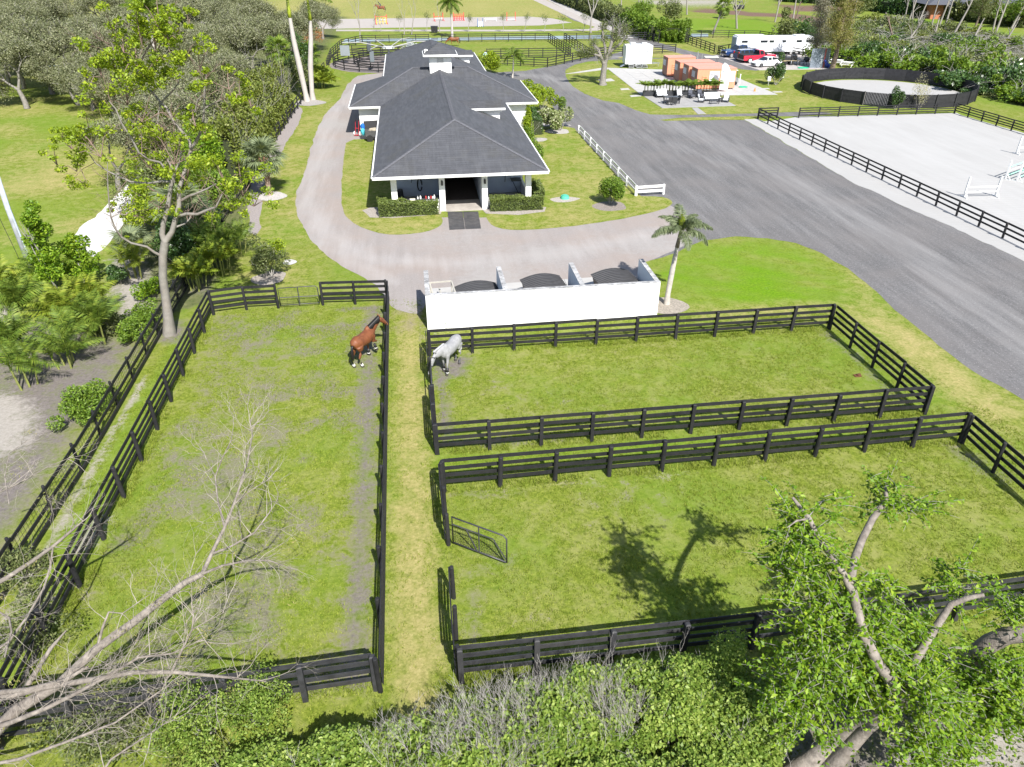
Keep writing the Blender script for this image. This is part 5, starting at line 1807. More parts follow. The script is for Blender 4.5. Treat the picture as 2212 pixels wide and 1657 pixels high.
def storage_box(label, px, py, L=4.75, D=2.35, H=2.55, rz=rad(-1), rack=True, text=None):
    c = W(px, py)
    o = thing("storage_box", label, "storage container", (c.x, c.y, 0), rz, "salmon storage boxes on the concrete pad")
    MB().b(0, L, 0, D, .18, H).obj("box_shell", SAL, o)
    MB().b(-.05, L + .05, -.05, D + .05, H + .002, H + .07).obj("box_roof", SALR, o)
    MB().b(-.035, -.002, .02, D - .02, .2, H - .02).obj("box_end", BRN, o)
    MB().b(-.06, -.037, D * .38, D * .92, H * .56, H * .86).obj("vent_window", mat("window_bluegrey", (.36, .38, .40), rough=.5), o)
    for k in range(4):
        MB().b(-.075, -.062, D * .40, D * .90, H * .58 + k * .18, H * .58 + k * .18 + .05).obj("vent_slat", mat("slat_pale", (.55, .56, .57), rough=.5), o)
    for x in (.3, L - .3):
        MB().b(x - .15, x + .15, .1, D - .1, 0, .178).obj("skid", BLACKP, o)
    if rack:
        r = MB()
        for x in (.7, 1.25):
            r.beam((x, -.10, .35), (x, -.10, 1.75), .045, .045)
        for z in (.5, .8, 1.1, 1.4, 1.7):
            r.beam((.7, -.10, z), (1.25, -.10, z), .035, .035)
        r.obj("side_ladder", RACK, o)
    return o


storage_box("salmon storage box at the back of the row, beside the restroom trailer", 1440, 167, L=4.0)
storage_box("second salmon storage box from the restroom trailer end", 1465.5, 178.5, L=4.8)
storage_box("third salmon storage box from the restroom trailer end", 1484, 187, L=4.9)
s4 = storage_box("nearest salmon storage box with white lettered boards on its side", 1503, 195, L=5.2)
MB().b(1.62, 2.95, -.06, -.01, .95, 2.25).obj("sign_board", wp, s4)
MB().b(4.20, 5.05, -.06, -.01, .95, 2.25).obj("sign_board", wp, s4)


def text(s_, size, loc, parent, m, name="lettering", rot=(rad(90), 0, 0), ext=.004):
    cu = bpy.data.curves.new(name, 'FONT')
    cu.body = s_
    cu.size = size
    cu.extrude = ext
    cu.materials.append(m)
    tmp = bpy.data.objects.new("tmp", cu)
    COL.objects.link(tmp)
    me_ = bpy.data.meshes.new_from_object(tmp.evaluated_get(bpy.context.evaluated_depsgraph_get()))
    bpy.data.objects.remove(tmp)
    me_.materials.clear()
    me_.materials.append(m)
    o = bpy.data.objects.new(name, me_)
    COL.objects.link(o)
    o.parent = parent
    o.location = loc
    o.rotation_euler = rot
    return o


TXT = mat("letter_dark", (.06, .06, .10), rough=.6)
TXR = mat("letter_red", (.55, .04, .05), rough=.6)
text("MY", .50, (1.68, -.07, 1.70), s4, TXT)
text("S", .50, (2.52, -.07, 1.70), s4, TXR)
text("866", .42, (1.85, -.07, 1.10), s4, TXT)
text("OX", .50, (4.26, -.07, 1.70), s4, TXR)
text("25", .42, (4.35, -.07, 1.10), s4, TXT)
c = W(1556, 197)
bn = thing("feather_banner", "tall white feather banner with blue lettering in front of the nearest salmon box", "banner", (c.x - .3, c.y - .6, 0), rad(-8))
MB().add([(-.1, 0, .3), (.95, 0, .3), (1.0, .02, 2.6), (.6, .05, 3.25), (.15, .05, 3.5), (-.12, .02, 3.2)], [(0, 1, 2, 3, 4, 5)]).add([(-.1, .03, .3), (.95, .03, .3), (1.0, .05, 2.6), (.6, .08, 3.25), (.15, .08, 3.5), (-.12, .05, 3.2)], [(5, 4, 3, 2, 1, 0)]).obj("banner_cloth", wp, bn)
MB().tube([(-.14, .02, 0), (-.15, .02, 3.2), (.1, .06, 3.56), (.6, .06, 3.3)], .022, 5).obj("banner_pole", STEEL, bn)
text("MY", .34, (.05, -.012, 2.75), bn, mat("letter_blue", (.10, .16, .38), rough=.6))
text("BOX", .26, (.05, -.012, 2.4), bn, MATS["letter_blue"])


def golf_cart(label, loc, rz):
    g = thing("golf_cart", label, "golf cart", loc, rz)
    MB().b(-1.1, 1.1, -.55, .55, .32, .75).add([(.5, -.5, .75), (1.1, -.5, .75), (1.1, .5, .75), (.5, .5, .75), (.7, -.45, 1.0), (.95, -.45, .95), (.95, .45, .95), (.7, .45, 1.0)], [(0, 1, 5, 4), (1, 2, 6, 5), (2, 3, 7, 6), (3, 0, 4, 7), (4, 5, 6, 7)]).obj("body", mat("cart_body", (.2, .22, .22), rough=.5), g)
    MB().b(-.5, .0, -.5, .5, .75, .9).b(-.6, -.45, -.5, .5, .9, 1.3).obj("seat", BLACKP, g)
    MB().b(-1.15, .9, -.62, .62, 1.85, 1.92).obj("roof", mat("cart_roof", (.66, .64, .58), rough=.5), g, bevel=.03)
    f_ = MB()
    for x, xb in ((.8, .95), (-1.05, -1.0)):
        for s_ in (-.55, .55):
            f_.beam((x, s_, 1.86), (xb, s_, .7), .035, .035)
    f_.obj("roof_post", BLACKP, g)
    for x in (-.75, .75):
        for s_ in (-.52, .52):
            MB().cyl((x, s_, .24), .24, .18, 14, axis='Y').obj("wheel", TYRE, g)
    return g


golf_cart("golf cart with a cream roof parked behind the back salmon box", W(1531, 152), rad(170))
golf_cart("golf cart with a cream roof parked right of the nearest salmon box", W(1573, 183), rad(0))

# rack of pipes by the back box
rk = thing("pipe_rack", "pale metal frame with upright tubes behind the salmon boxes", "rack", W(1497, 150), 0)
f_ = MB()
for x in (-.6, -.1, .5, 1.2):
    f_.tube([(x, 0, 0), (x, 0, 2.2 + .5 * math.sin(x * 5))], .05, 6)
f_.tube([(-.6, 0, 1.1), (1.2, 0, 1.1)], .04, 6).tube([(1.0, 0, 1.4), (1.6, 0, 1.2), (2.0, 0, .5), (2.1, 0, 0)], .05, 6)
f_.obj("frame", STEEL, rk)

# ------------------------------------------------------------------ patio
PLM = mat("planter_black", (.035, .037, .042), rough=.5)
ptA, ptB = W(1388, 207.5), W(1548, 206.5)
PLANTERS = []
for i in range(4):
    t = (i + .5) / 4
    c = ptA * (1 - t) + ptB * t
    L = (ptB - ptA).length / 4 - .06
    p_ = thing("planter", ["left end black planter box of areca palms behind the patio", "black planter box behind the pale loveseat", "black planter box behind the dark recliners", "right end black planter box of areca palms behind the sofa"][i], "planter", c, math.atan2(ptB.y - ptA.y, ptB.x - ptA.x), "black planter boxes behind the patio")
    MB().b(-L / 2, L / 2, -.28, .28, 0, .62).obj("planter_box", PLM, p_, bevel=.015)
    MB().b(-L / 2 + .04, L / 2 - .04, -.24, .24, .625, .632).obj("soil", mat("soil_dark", (.05, .04, .03), rough=1), p_)
    PLANTERS.append((c, L))
CUSH = mat("pale_cushion", (.60, .62, .64), rough=.9, var=.04)
FRM = mat("dark_frame", (.04, .04, .045), rough=.5)
DCU = mat("dark_cushion", (.075, .08, .10), rough=.9)


def seat_(name, label, cat, px, py, rz, w_, cush, n=1, group="patio chairs and sofas"):
    s_ = thing(name, label, cat, W(px, py), rz, group)
    f_ = MB()
    for x in (-w_ / 2 + .04, w_ / 2 - .04):
        for y_ in (-.34, .36):
            f_.beam((x, y_, 0), (x, y_, .62 if y_ < 0 else .85), .05, .05)
        f_.beam((x, -.36, .62), (x, .38, .62), .06, .05)
    f_.b(-w_ / 2, w_ / 2, -.36, .38, .24, .30)
    f_.obj("frame", FRM, s_)
    for i in range(n):
        x0 = -w_ / 2 + .09 + i * (w_ - .18) / n
        x1 = x0 + (w_ - .18) / n - .015
        MB().b(x0, x1, -.36, .28, .305, .46).obj("seat_cushion", cush, s_, bevel=.03)
        MB().box(((x0 + x1) / 2, .34, .70), (x1 - x0, .14, .56), M=Matrix.Rotation(-.22, 3, 'X')).obj("back_cushion", cush, s_, bevel=.03)
    return s_


seat_("loveseat", "pale cushioned loveseat against the planters at the left of the patio", "sofa", 1429, 211, rad(-4), 1.5, CUSH, 2)
seat_("armchair", "pale cushioned armchair against the planters near the patio middle", "chair", 1467, 211, rad(-10), .8, CUSH)
seat_("recliner", "left one of the two dark patio recliners", "chair", 1493, 213, rad(18), .8, DCU)
seat_("recliner", "right one of the two dark patio recliners", "chair", 1513, 212, rad(18), .8, DCU)
seat_("sofa", "pale three seat patio sofa with dark frame", "sofa", 1538, 218.5, rad(-2), 2.2, CUSH, 3)
seat_("swivel_chair", "pale swivel chair turned towards the patio sofa", "chair", 1514, 222, rad(65), .78, CUSH)
seat_("armchair", "pale armchair at the right edge of the patio", "chair", 1567, 221.5, rad(-30), .78, CUSH)


def table_(name, label, px, py, rz, sx, sy, h, top=FRM):
    t = thing(name, label, "table", W(px, py), rz)
    MB().b(-sx / 2, sx / 2, -sy / 2, sy / 2, h - .05, h).obj("table_top", top, t)
    for x in (-sx / 2 + .06, sx / 2 - .06):
        for y_ in (-sy / 2 + .06, sy / 2 - .06):
            MB().b(x - .03, x + .03, y_ - .03, y_ + .03, 0, h - .052).obj("leg", FRM, t)
    return t


table_("side_table", "small dark side table between the sofa and the right armchair", 1556, 221.5, 0, .5, .5, .5)
table_("coffee_table", "low dark coffee table in front of the patio sofa", 1542, 225, 0, 1.1, .6, .4)
table_("dining_table", "dark dining table on the left of the patio with a pale runner", 1450, 223, rad(-3), 1.7, 1.0, .75, mat("table_glass", (.10, .11, .13), rough=.2))
for i, (px, py, rz, lb) in enumerate(((1438, 225, 80, "dark wicker chair at the left end of the dining table"), (1461, 225, -75, "dark wicker chair at the right end of the dining table"), (1446, 227.5, 180, "dark wicker chair at the near side of the dining table, left one"), (1454, 227.5, 180, "dark wicker chair at the near side of the dining table, right one"))):
    ch = thing("wicker_chair", lb, "chair", W(px, py), rad(rz), "wicker chairs at the dining table")
    MB().b(-.28, .28, -.28, .28, .38, .46).obj("seat", FRM, ch)
    MB().side([(.24, .46), (.30, .46), (.42, 1.0), (.37, 1.0)], -.28, .28).obj("backrest", FRM, ch)
    for x in (-.24, .24):
        for y_ in (-.24, .24):
            MB().b(x - .03, x + .03, y_ - .03, y_ + .03, 0, .38).obj("leg", FRM, ch)

# small things on the pad and lawn
GRH = mat("green_hose", (.03, .42, .22), rough=.5)


def coil(label, c, r0_, n=4):
    pts = []
    for t in np.linspace(0, 2 * PI * n, 18 * n):
        r_ = r0_ * (.55 + .45 * math.sin(t * .37) ** 2)
        pts.append((c.x + r_ * math.cos(t), c.y + r_ * .6 * math.sin(t), .07 + .02 * (t / 6)))
    return tag(MB().tube(pts, .035, 5).obj("garden_hose", GRH), label, "hose")


coil("coiled green hose on the concrete pad right of the boxes", W(1605, 189.5), .6)
coil("coiled green hose on the parking pad near the stacked panels", W(1735, 148), .9)
tag(MB().tube([(0, 0, 0), (0, 0, 1.5)], .07, 8).blob((0, 0, 1.52), (.1, .1, .06)).obj("standpipe", wp, loc=W(1596, 187)), "white standpipe on the pad beside the green hose", "pipe")
cn = thing("traffic_cone", "small orange traffic cone on the concrete pad", "cone", W(1630, 198))
MB().tube([(0, 0, .03), (0, 0, .5)], [.15, .03], 12).obj("cone_body", mat("cone_orange", (.75, .22, .05), rough=.5), cn)
MB().b(-.2, .2, -.2, .2, 0, .035).obj("cone_base", MATS["cone_orange"], cn)
ub_ = thing("utility_pedestal", "white utility box on a post beside the shrub on the lawn", "utility box", W(1659, 185))
MB().b(-.05, .05, -.05, .05, 0, .6).obj("post", STEEL, ub_)
MB().b(-.2, .2, -.12, .12, .6, 1.15).obj("box", wp, ub_)
tag(MB().cyl((0, 0, .12), .36, .24, 20, .30).cyl((0, 0, .26), .2, .06, 16).obj("septic_lid", mat("green_plastic", (.08, .42, .30), rough=.5), loc=W(1220, 429)), "round green septic lid in the lawn right of the barn", "septic lid")
for i, (px, py, s_) in enumerate(((1650, 192, .7), (1679, 199, .6))):
    tag(MB().b(-s_, s_, -.3, .3, 0, .05).obj("paver", CONC, loc=W(px, py)), ["pale paver lying on the lawn near the utility box", "pale paver lying alone on the lawn right of the shrub"][i], "paver")
# stacked jump panels, benches and machinery on the parking pad
PN = [mat("panel_steel", (.17, .20, .24), rough=.5), mat("panel_red", (.42, .10, .09), rough=.6), mat("panel_grey", (.30, .34, .37), rough=.6)]
for i in range(8):
    c = W(1757 + i * 3.1, 147.0 - i * .15)
    o = MB().box((0, 0, 1.35), (.10, 1.3, 2.7), M=Euler((0, .10, 0)).to_matrix()).box((0, 0, .1), (.3, 1.3, .12)).obj("stall_panel", PN[(0, 0, 2, 0, 1, 2, 0, 2)[i]], loc=c, rz=rad(80))
    tag(o, ["leftmost dark panel in the leaning stack by the big tree", "dark steel panel second from the left in the stack", "grey panel third from the left in the stack", "dark steel panel left of the red one", "red panel in the leaning stack",
            "grey panel right of the red one", "dark steel panel second from the right in the stack", "rightmost grey panel of the leaning stack"][i], "panel", "panels stacked by the parking pad")
tag(MB().tube([(0, 0, 1.2), (.5, 0, .5), (1.1, .1, .15), (1.5, .1, .1)], [.12, .28, .3, .05], 8).obj("blue_tarp", mat("tarp_blue", (.03, .06, .30), rough=.6), loc=W(1778, 147.5)), "blue tarp hanging off the end of the panel stack", "tarp")


def bench(label, px, py, rz):
    b_ = thing("picnic_table", label, "table", W(px, py), rz, "white picnic tables under the big tree")
    MB().b(-.95, .95, -.38, .38, .70, .76).obj("table_top", wp, b_)
    for y_ in (-.75, .75):
        MB().b(-.95, .95, y_ - .14, y_ + .14, .42, .46).obj("bench_seat", wp, b_)
    for x in (-.7, .7):
        MB().beam((x, -.6, 0), (x, .25, .7), .06, .08).beam((x, .6, 0), (x, -.25, .7), .06, .08).beam((x, -.8, .4), (x, .8, .4), .05, .06).obj("trestle", wp, b_)
    return b_


bench("white picnic table just right of the big tree trunk", 1806, 140, rad(-40))
bench("white picnic table further right against the dark fence", 1829, 145, rad(-40))
TANP = mat("tan_paint", (.38, .31, .18), rough=.6, var=.15)
eq = thing("equipment_trailer", "tan flat equipment trailer loaded with dark machinery beside the white sedan", "trailer", W(1700, 139.5), rad(-12))
MB().b(-1.9, 1.7, -.85, .85, .55, .68).obj("deck", TANP, eq)
MB().beam((-1.9, 0, .5), (-3.0, 0, .42), .09, .09).obj("tow_bar", BLACKP, eq)
for x in (-.6, .4):
    for s_ in (-.95, .95):
        MB().cyl((x, s_, .3), .3, .2, 14, axis='Y').obj("wheel", TYRE, eq)
ma = MB()
for k in range(9):
    x, y_ = random.uniform(-1.6, 1.2), random.uniform(-.6, .6)
    ma.beam((x, y_, .7), (x + random.uniform(-.6, .6), y_ + random.uniform(-.4, .4), random.uniform(1.1, 1.9)), .08, .08)
ma.b(-1.0, .3, -.5, .5, .7, 1.1).b(.5, 1.3, -.4, .5, .7, 1.35).obj("machinery", BLACKP, eq)
hr = thing("disc_harrow", "dark harrow with grey wheels on the parking pad", "harrow", W(1722, 141), rad(-15))
hf = MB()
for k in range(7):
    MB().cyl((-1.6 + k * .5, .3 * (-1) ** k, .38), .38, .06, 14, axis='X').obj("disc", mat("disc_steel", (.32, .33, .35), rough=.4, metal=.5), hr)
hf.beam((-1.8, .3, .6), (1.7, .3, .6), .08, .08).beam((-1.8, -.3, .6), (1.7, -.3, .6), .08, .08).beam((0, -.3, .6), (0, -1.8, .45), .08, .08).obj("frame", BLACKP, hr)
kt = thing("kettle_grill", "black domed grill beside the harrow", "grill", W(1740, 141))
MB().blob((0, 0, .85), (.5, .5, .4), 14, 8).obj("bowl", BLACKP, kt)
for a_ in (0, 2.1, 4.2):
    MB().beam((0.3 * math.cos(a_), .3 * math.sin(a_), .7), (.45 * math.cos(a_), .45 * math.sin(a_), 0), .04, .04).obj("leg", STEEL, kt)
av = thing("utility_vehicle", "small black side by side vehicle far off on the cleared land", "utility vehicle", W(1596, 20), rad(30))
MB().b(-1.4, 1.4, -.7, .7, .4, 1.0).obj("body", BLACKP, av)
MB().b(-.8, .6, -.65, .65, 1.75, 1.85).beam((.5, -.6, 1.8), (.9, -.6, 1.0), .07, .07).beam((.5, .6, 1.8), (.9, .6, 1.0), .07, .07).beam((-.7, -.6, 1.8), (-.8, -.6, 1.0), .07, .07).beam((-.7, .6, 1.8), (-.8, .6, 1.0), .07, .07).obj("roll_cage", BLACKP, av)
for x in (-.95, .95):
    for s_ in (-.65, .65):
        MB().cyl((x, s_, .35), .35, .25, 14, axis='Y').obj("wheel", TYRE, av)


# ------------------------------------------------------------------ jumps
def jump(label, a, b, rails, m, hs=1.35, standards=None, panels=0, sw=.4):
    a, b = Vector(a), Vector(b)
    d = b - a
    L = d.length
    j = thing("jump", label, "horse jump", a, math.atan2(d.y, d.x))
    sm_ = standards or m
    for x in (0, L):
        MB().b(x - .06, x + .06, -.06, .06, .04, hs).b(x - .06, x + .06, -sw, sw, 0, .07).beam((x, -sw, .05), (x, 0, .5), .05, .05).obj("standard", sm_, j)
    for z, mm in rails:
        MB().tube([(.05, -.09, z), (L - .05, -.09, z)], .05, 8).obj("rail", mm, j)
    for k in range(panels):
        x = .2 + (L - .4) * k / max(1, panels - 1) if panels > 1 else L / 2
        MB().b(x - .09, x + .09, -.14, -.11, .05, hs * .62).obj("picket", m, j)
    return j


JW = mat("jump_white", (.74, .74, .73), rough=.45)
JG = mat("jump_green", (.30, .60, .45), rough=.5)
JR = mat("jump_red", (.62, .05, .05), rough=.5)
JY = mat("jump_yellow", (.62, .45, .08), rough=.5)
JB = mat("jump_blue", (.10, .18, .35), rough=.5)
jump("white jump with two low rails nearest in the arena", W(2082, 426.5), W(2150, 424.5), [(.45, JW), (.82, JW)], JW, 1.6)
jump("white jump with pale green rails at the right edge of the arena", W(2171, 388), W(2230, 366), [(.4, JG), (.75, JW), (1.1, JG)], JW, 1.6)
jump("white jump frame behind the green railed one at the arena edge", W(2195, 333), W(2262, 329), [(.6, JW)], JW, 1.6)
jump("pale green railed jump frame furthest right at the arena edge", W(2196, 392), W(2250, 372), [(.4, JG), (.8, JG)], JW, 1.6)
jump("red jump left of the tall palm in the far arena", W(938, 46), W(957, 45), [(.6, JW), (1.0, JR)], JR, 1.8, panels=0, sw=.9)
jump("red panelled jump right of the tall palm in the far arena", W(980, 45), W(1002, 44.5), [(.5, JR), (1.0, JR), (1.4, JR)], JR, 1.8, panels=6, sw=.9)
jump("striped red and yellow jump under the jumping horse", W(812, 53), W(836, 52), [(.5, JY), (.9, JW), (1.3, JY), (1.6, JR)], JY, 2.0, standards=JR, panels=4, sw=.9)
jump("tall thin red frame jump on the right of the far arena", W(1095, 45), W(1113, 44.5), [(.3, JW)], JR, 1.9, sw=.1)
jump("white and blue jump in the middle of the far arena", W(1032, 58), W(1043, 57.5), [(.5, JB), (.9, JW)], JW, 1.7, standards=JB, panels=3)
jump("long low white jump in the far arena", W(1048, 46), W(1072, 45.5), [(.35, JW), (.6, JW)], JW, .7)
for i, px in enumerate((935, 942)):
    bn_ = thing("waste_bin", ["left one of two black bins on the sand path", "right one of two black bins on the sand path"][i], "bin", W(px, 71), 0, "black bins on the sand path")
    MB().add([(-.3, -.3, .1), (.3, -.3, .1), (.3, .3, .1), (-.3, .3, .1), (-.4, -.4, 1.2), (.4, -.4, 1.2), (.4, .4, 1.2), (-.4, .4, 1.2)], [(0, 3, 2, 1), (0, 1, 5, 4), (1, 2, 6, 5), (2, 3, 7, 6), (3, 0, 4, 7), (4, 5, 6, 7)]).obj("bin_body", BLACKP, bn_)
    MB().b(-.42, .42, -.42, .42, 1.2, 1.3).obj("bin_lid", BLACKP, bn_)

# ------------------------------------------------------------------ by the left of the barn
ct = thing("manure_spreader_cart", "dark utility cart with raised tailgate and blue bag against the barn's left wing", "cart", W(806, 303), rad(8))
MB().b(-.75, 1.3, -.55, .75, .45, .95).obj("cart_body", mat("cart_grey", (.07, .07, .07), rough=.6, var=.3), ct)
MB().box((.15, .85, 1.25), (1.7, .08, .9), M=Matrix.Rotation(-.15, 3, 'X')).obj("raised_gate", BLACKP, ct)
for x in (-.35, .75):
    MB().cyl((x, -.6, .32), .32, .16, 16, axis='Y').obj("wheel", TYRE, ct)
    MB().cyl((x, .75, .32), .32, .16, 16, axis='Y').obj("wheel", TYRE, ct)
MB().blob((-.85, .55, 1.25), (.22, .25, .35), 10, 6, .1).obj("blue_bag", mat("blue_plastic", (.02, .14, .50), rough=.4), ct)
MB().blob((-.9, .3, .8), (.22, .25, .38), 10, 6, .1).obj("teal_bag", mat("teal_plastic", (.06, .35, .42), rough=.35), ct)
MB().blob((.2, .1, 1.0), (.6, .4, .16), 10, 6, .2).obj("hay_load", mat("hay_pale", (.35, .31, .24), rough=.9), ct)
ht = thing("hand_truck", "red hand truck with a white wheel in the left shed opening", "hand truck", W(772, 293), rad(-20))
MB().tube([(-.18, 0, .2), (-.18, .3, 1.45), (.18, .3, 1.45), (.18, 0, .2)], .03, 6).beam((-.2, .12, .7), (.2, .12, .7), .05, .04).b(-.25, .25, -.3, 0, .08, .11).obj("frame", mat("red_metal", (.42, .02, .03), rough=.4), ht)
for x in (-.3, .3):
    MB().cyl((x, .1, .2), .2, .09, 14, axis='X').obj("wheel", wp, ht)

# ------------------------------------------------------------------ power pole at the left
pp = thing("power_pole", "grey wooden utility pole with a hanging cable at the left edge", "utility pole", (-23.69, 45, 0))
PWD = mat("pole_grey", (.36, .38, .41), rough=.85, var=.2, scale=3, bmp=.3)
MB().tube([(0, 0, -.2), (-.05, 0, 4), (.1, 0, 8.5)], [.17, .145, .12], 12).obj("pole_shaft", PWD, pp, smooth=True)
MB().tube([(.17, -.06, .4), (.10, -.10, 4), (.24, -.05, 8.4)], .045, 6).obj("conduit", mat("conduit_blue", (.42, .47, .55), rough=.4), pp)
MB().tube([(-.20, -.10, 6.6), (-.6, -.3, 4.9), (-.5, -.3, 3.2), (-.35, -.3, 1.6), (-.3, -.2, .0)], .016, 5).obj("guy_cable", BLACKP, pp)
MB().tube([(0, 0, 6.0), (-1.2, -.4, 5.6)], .03, 5).obj("service_wire", BLACKP, pp)
tag(MB().b(-.16, .14, -.12, .1, .01, .04).blob((.05, 0, .06), (.13, .1, .05), 8, 4, .3).obj("manure_pile", mat("manure_brown", (.12, .05, .025), rough=1, var=.3), loc=W(1852, 727 + 85)), "small brown manure pile in the grey horse's paddock", "manure")

# ------------------------------------------------------------------ house and far buildings
hc = W(2150, 42)
hs = thing("house", "dark roofed house half hidden by trees at the top right corner", "house", (hc.x, hc.y + 6, 0), rad(-12))
MB().b(-14, 16, -6, 6, 0, 3.2).obj("wall", mat("terracotta_wall", (.40, .15, .08), rough=.8, var=.1), hs)
rf = MB()
rf.add([(-16, -8, 3.2), (18, -8, 3.2), (18, 8, 3.2), (-16, 8, 3.2), (-9, 0, 6.2), (11, 0, 6.2)], [(0, 1, 5, 4), (1, 2, 5), (2, 3, 4, 5), (3, 0, 4), (3, 2, 1, 0)])
rf.obj("roof", mat("far_roof_grey", (.08, .085, .10), rough=.8, var=.1), hs)
for x in (-10, -4, 3, 9):
    MB().b(x - .9, x + .9, -6.06, -6.0, .9, 2.3).obj("window", GLASS, hs)
MB().b(-1.2, .2, -6.06, -6.0, 0, 2.3).obj("door", wp, hs)
# ------------------------------------------------------------------ vegetation tools
BARKG = mat("grey_bark", (.20, .185, .165), rough=.9, var=.3, scale=5, bmp=.5, bscale=22)
BARKW = mat("pale_dead_bark", (.25, .23, .205), rough=.9, var=.25, scale=6, bmp=.4, bscale=25)
BARKB = mat("brown_bark", (.16, .12, .095), rough=.95, var=.35, scale=5, bmp=.5, bscale=20)
TWIGN = mat("near_twigs", (.40, .375, .345), rough=.9, var=.3, scale=9)
TWIG = mat("grey_twigs", (.29, .275, .25), rough=.9, var=.2, scale=3)
TWIGW = mat("white_twigs", (.27, .25, .225), rough=.9, var=.15, scale=3)
L_OAK = leafmat("oak_leaves", [(0, (.065, .078, .036)), (.45, (.130, .145, .070)), (.8, (.215, .218, .130)), (1, (.32, .31, .22))], .25)
L_LIME = leafmat("lime_leaves", [(0, (.085, .125, .008)), (.5, (.175, .25, .014)), (.85, (.29, .345, .025)), (1, (.38, .30, .04))], .4)
L_HEDGE = leafmat("clusia_leaves", [(0, (.05, .10, .010)), (.4, (.125, .195, .028)), (.75, (.235, .305, .060)), (1, (.37, .40, .13))], .4, .5, .35)
L_BOX = leafmat("clipped_leaves", [(0, (.045, .070, .020)), (.5, (.10, .135, .034)), (.85, (.16, .195, .048)), (1, (.24, .25, .12))], .25)
L_ELM = leafmat("elm_leaves", [(0, (.05, .11, .008)), (.45, (.11, .20, .012)), (.8, (.21, .30, .022)), (1, (.34, .36, .04))], .4)
L_DARK = leafmat("dark_leaves", [(0, (.022, .050, .016)), (.5, (.045, .090, .022)), (1, (.09, .15, .035))], .25, .35, .5)
L_BRUSH = leafmat("brush_leaves", [(0, (.05, .072, .024)), (.45, (.095, .122, .038)), (.8, (.165, .18, .072)), (1, (.24, .225, .14))], .3)
L_BRIGHT = leafmat("bright_leaves", [(0, (.05, .10, .012)), (.5, (.105, .175, .018)), (1, (.20, .27, .04))], .35)
L_BAMBOO = leafmat("bamboo_leaves", [(0, (.075, .10, .02)), (.5, (.13, .165, .03)), (.85, (.20, .215, .06)), (1, (.26, .22, .12))], .35)
L_PALM = leafmat("palm_leaves", [(0, (.045, .085, .012)), (.5, (.095, .15, .018)), (1, (.20, .24, .035))], .3, .55, .3)
L_PALMY = leafmat("yellow_palm_leaves", [(0, (.08, .125, .012)), (.5, (.155, .205, .02)), (1, (.26, .27, .035))], .35, .55, .3)
L_SAGE = leafmat("sage_palm_leaves", [(0, (.075, .10, .05)), (.5, (.13, .16, .085)), (1, (.22, .25, .13))], .3, .55, .3)
L_RUST = leafmat("rust_leaves", [(0, (.16, .06, .02)), (.5, (.30, .12, .04)), (1, (.36, .2, .08))], .3)


def leafcloud(C, size, rng, asp=.55, upb=.35, jit=.35):
    """rhombic leaves at points C: (n,3)"""
    C = np.asarray(C, float)
    n = len(C)
    nrm = rng.normal(size=(n, 3))
    nrm[:, 2] = np.abs(nrm[:, 2]) + upb
    nrm /= np.linalg.norm(nrm, axis=1)[:, None]
    t = rng.normal(size=(n, 3))
    t -= nrm * (t * nrm).sum(1)[:, None]
    t /= np.linalg.norm(t, axis=1)[:, None]
    s = np.cross(nrm, t)
    L = size * (1 + jit * rng.uniform(-1, 1, n))[:, None]
    Wd = L * asp
    V = np.empty((n, 4, 3))
    V[:, 0] = C - t * L * .5
    V[:, 1] = C + s * Wd * .5 + t * L * .08
    V[:, 2] = C + t * L * .5 - nrm * L * .12
    V[:, 3] = C - s * Wd * .5 + t * L * .08
    F = np.arange(n * 4).reshape(n, 4)
    return V.reshape(-1, 3), F


def leafobj(C, size, m, name, parent, rng, **k):
    V, F = leafcloud(C, size, rng, **k)
    me = npmesh(name, V, F, m)
    return link(me, name, parent)


def ball(rng, n, c, r, hollow=.0):
    d = rng.normal(size=(n, 3))
    d /= np.linalg.norm(d, axis=1)[:, None]
    q = rng.random(n) ** (1 / 3 if not hollow else .22)
    return np.asarray(c) + d * q[:, None] * np.asarray(r)


def grow(rng, base, dirv, L, r, levels, split=(2, 3), spread=.55, up=.15, wob=.12, taper=.62, lenf=.72, segs=3):
    """forking limbs; returns tubes [(pts, radii, level)] and tips [(pos, dir)]"""
    tubes, tips = [], []

    def rec(p, d, L, r, lv):
        pts, rs = [tuple(p)], [r]
        q = np.array(p, float)
        dd = np.array(d, float)
        for s_ in range(segs):
            dd = dd + rng.normal(size=3) * wob + np.array([0, 0, up * .35])
            dd /= np.linalg.norm(dd)
            q = q + dd * L / segs
            pts.append(tuple(q))
            rs.append(r * (1 - (1 - taper) * (s_ + 1) / segs))
        tubes.append((pts, rs, lv))
        if lv == 0:
            tips.append((q, dd))
            return
        k = rng.integers(split[0], split[1] + 1)
        a0 = rng.random() * 6.28
        for i in range(k):
            a = a0 + 6.28 * i / k + rng.normal() * .3
            u_ = np.cross(dd, [0.01, 0.02, 1])
            if np.linalg.norm(u_) < .05:
                u_ = np.array([1., 0, 0])
            u_ /= np.linalg.norm(u_)
            v_ = np.cross(dd, u_)
            sp = spread * rng.uniform(.7, 1.3)
            nd = dd * math.cos(sp) + (u_ * math.cos(a) + v_ * math.sin(a)) * math.sin(sp)
            nd = nd + np.array([0, 0, up])
            nd /= np.linalg.norm(nd)
            rec(q, nd, L * lenf * rng.uniform(.75, 1.2), r * taper * rng.uniform(.75, 1.0), lv - 1)
    rec(base, np.array(dirv, float) / np.linalg.norm(dirv), L, r, levels)
    return tubes, tips


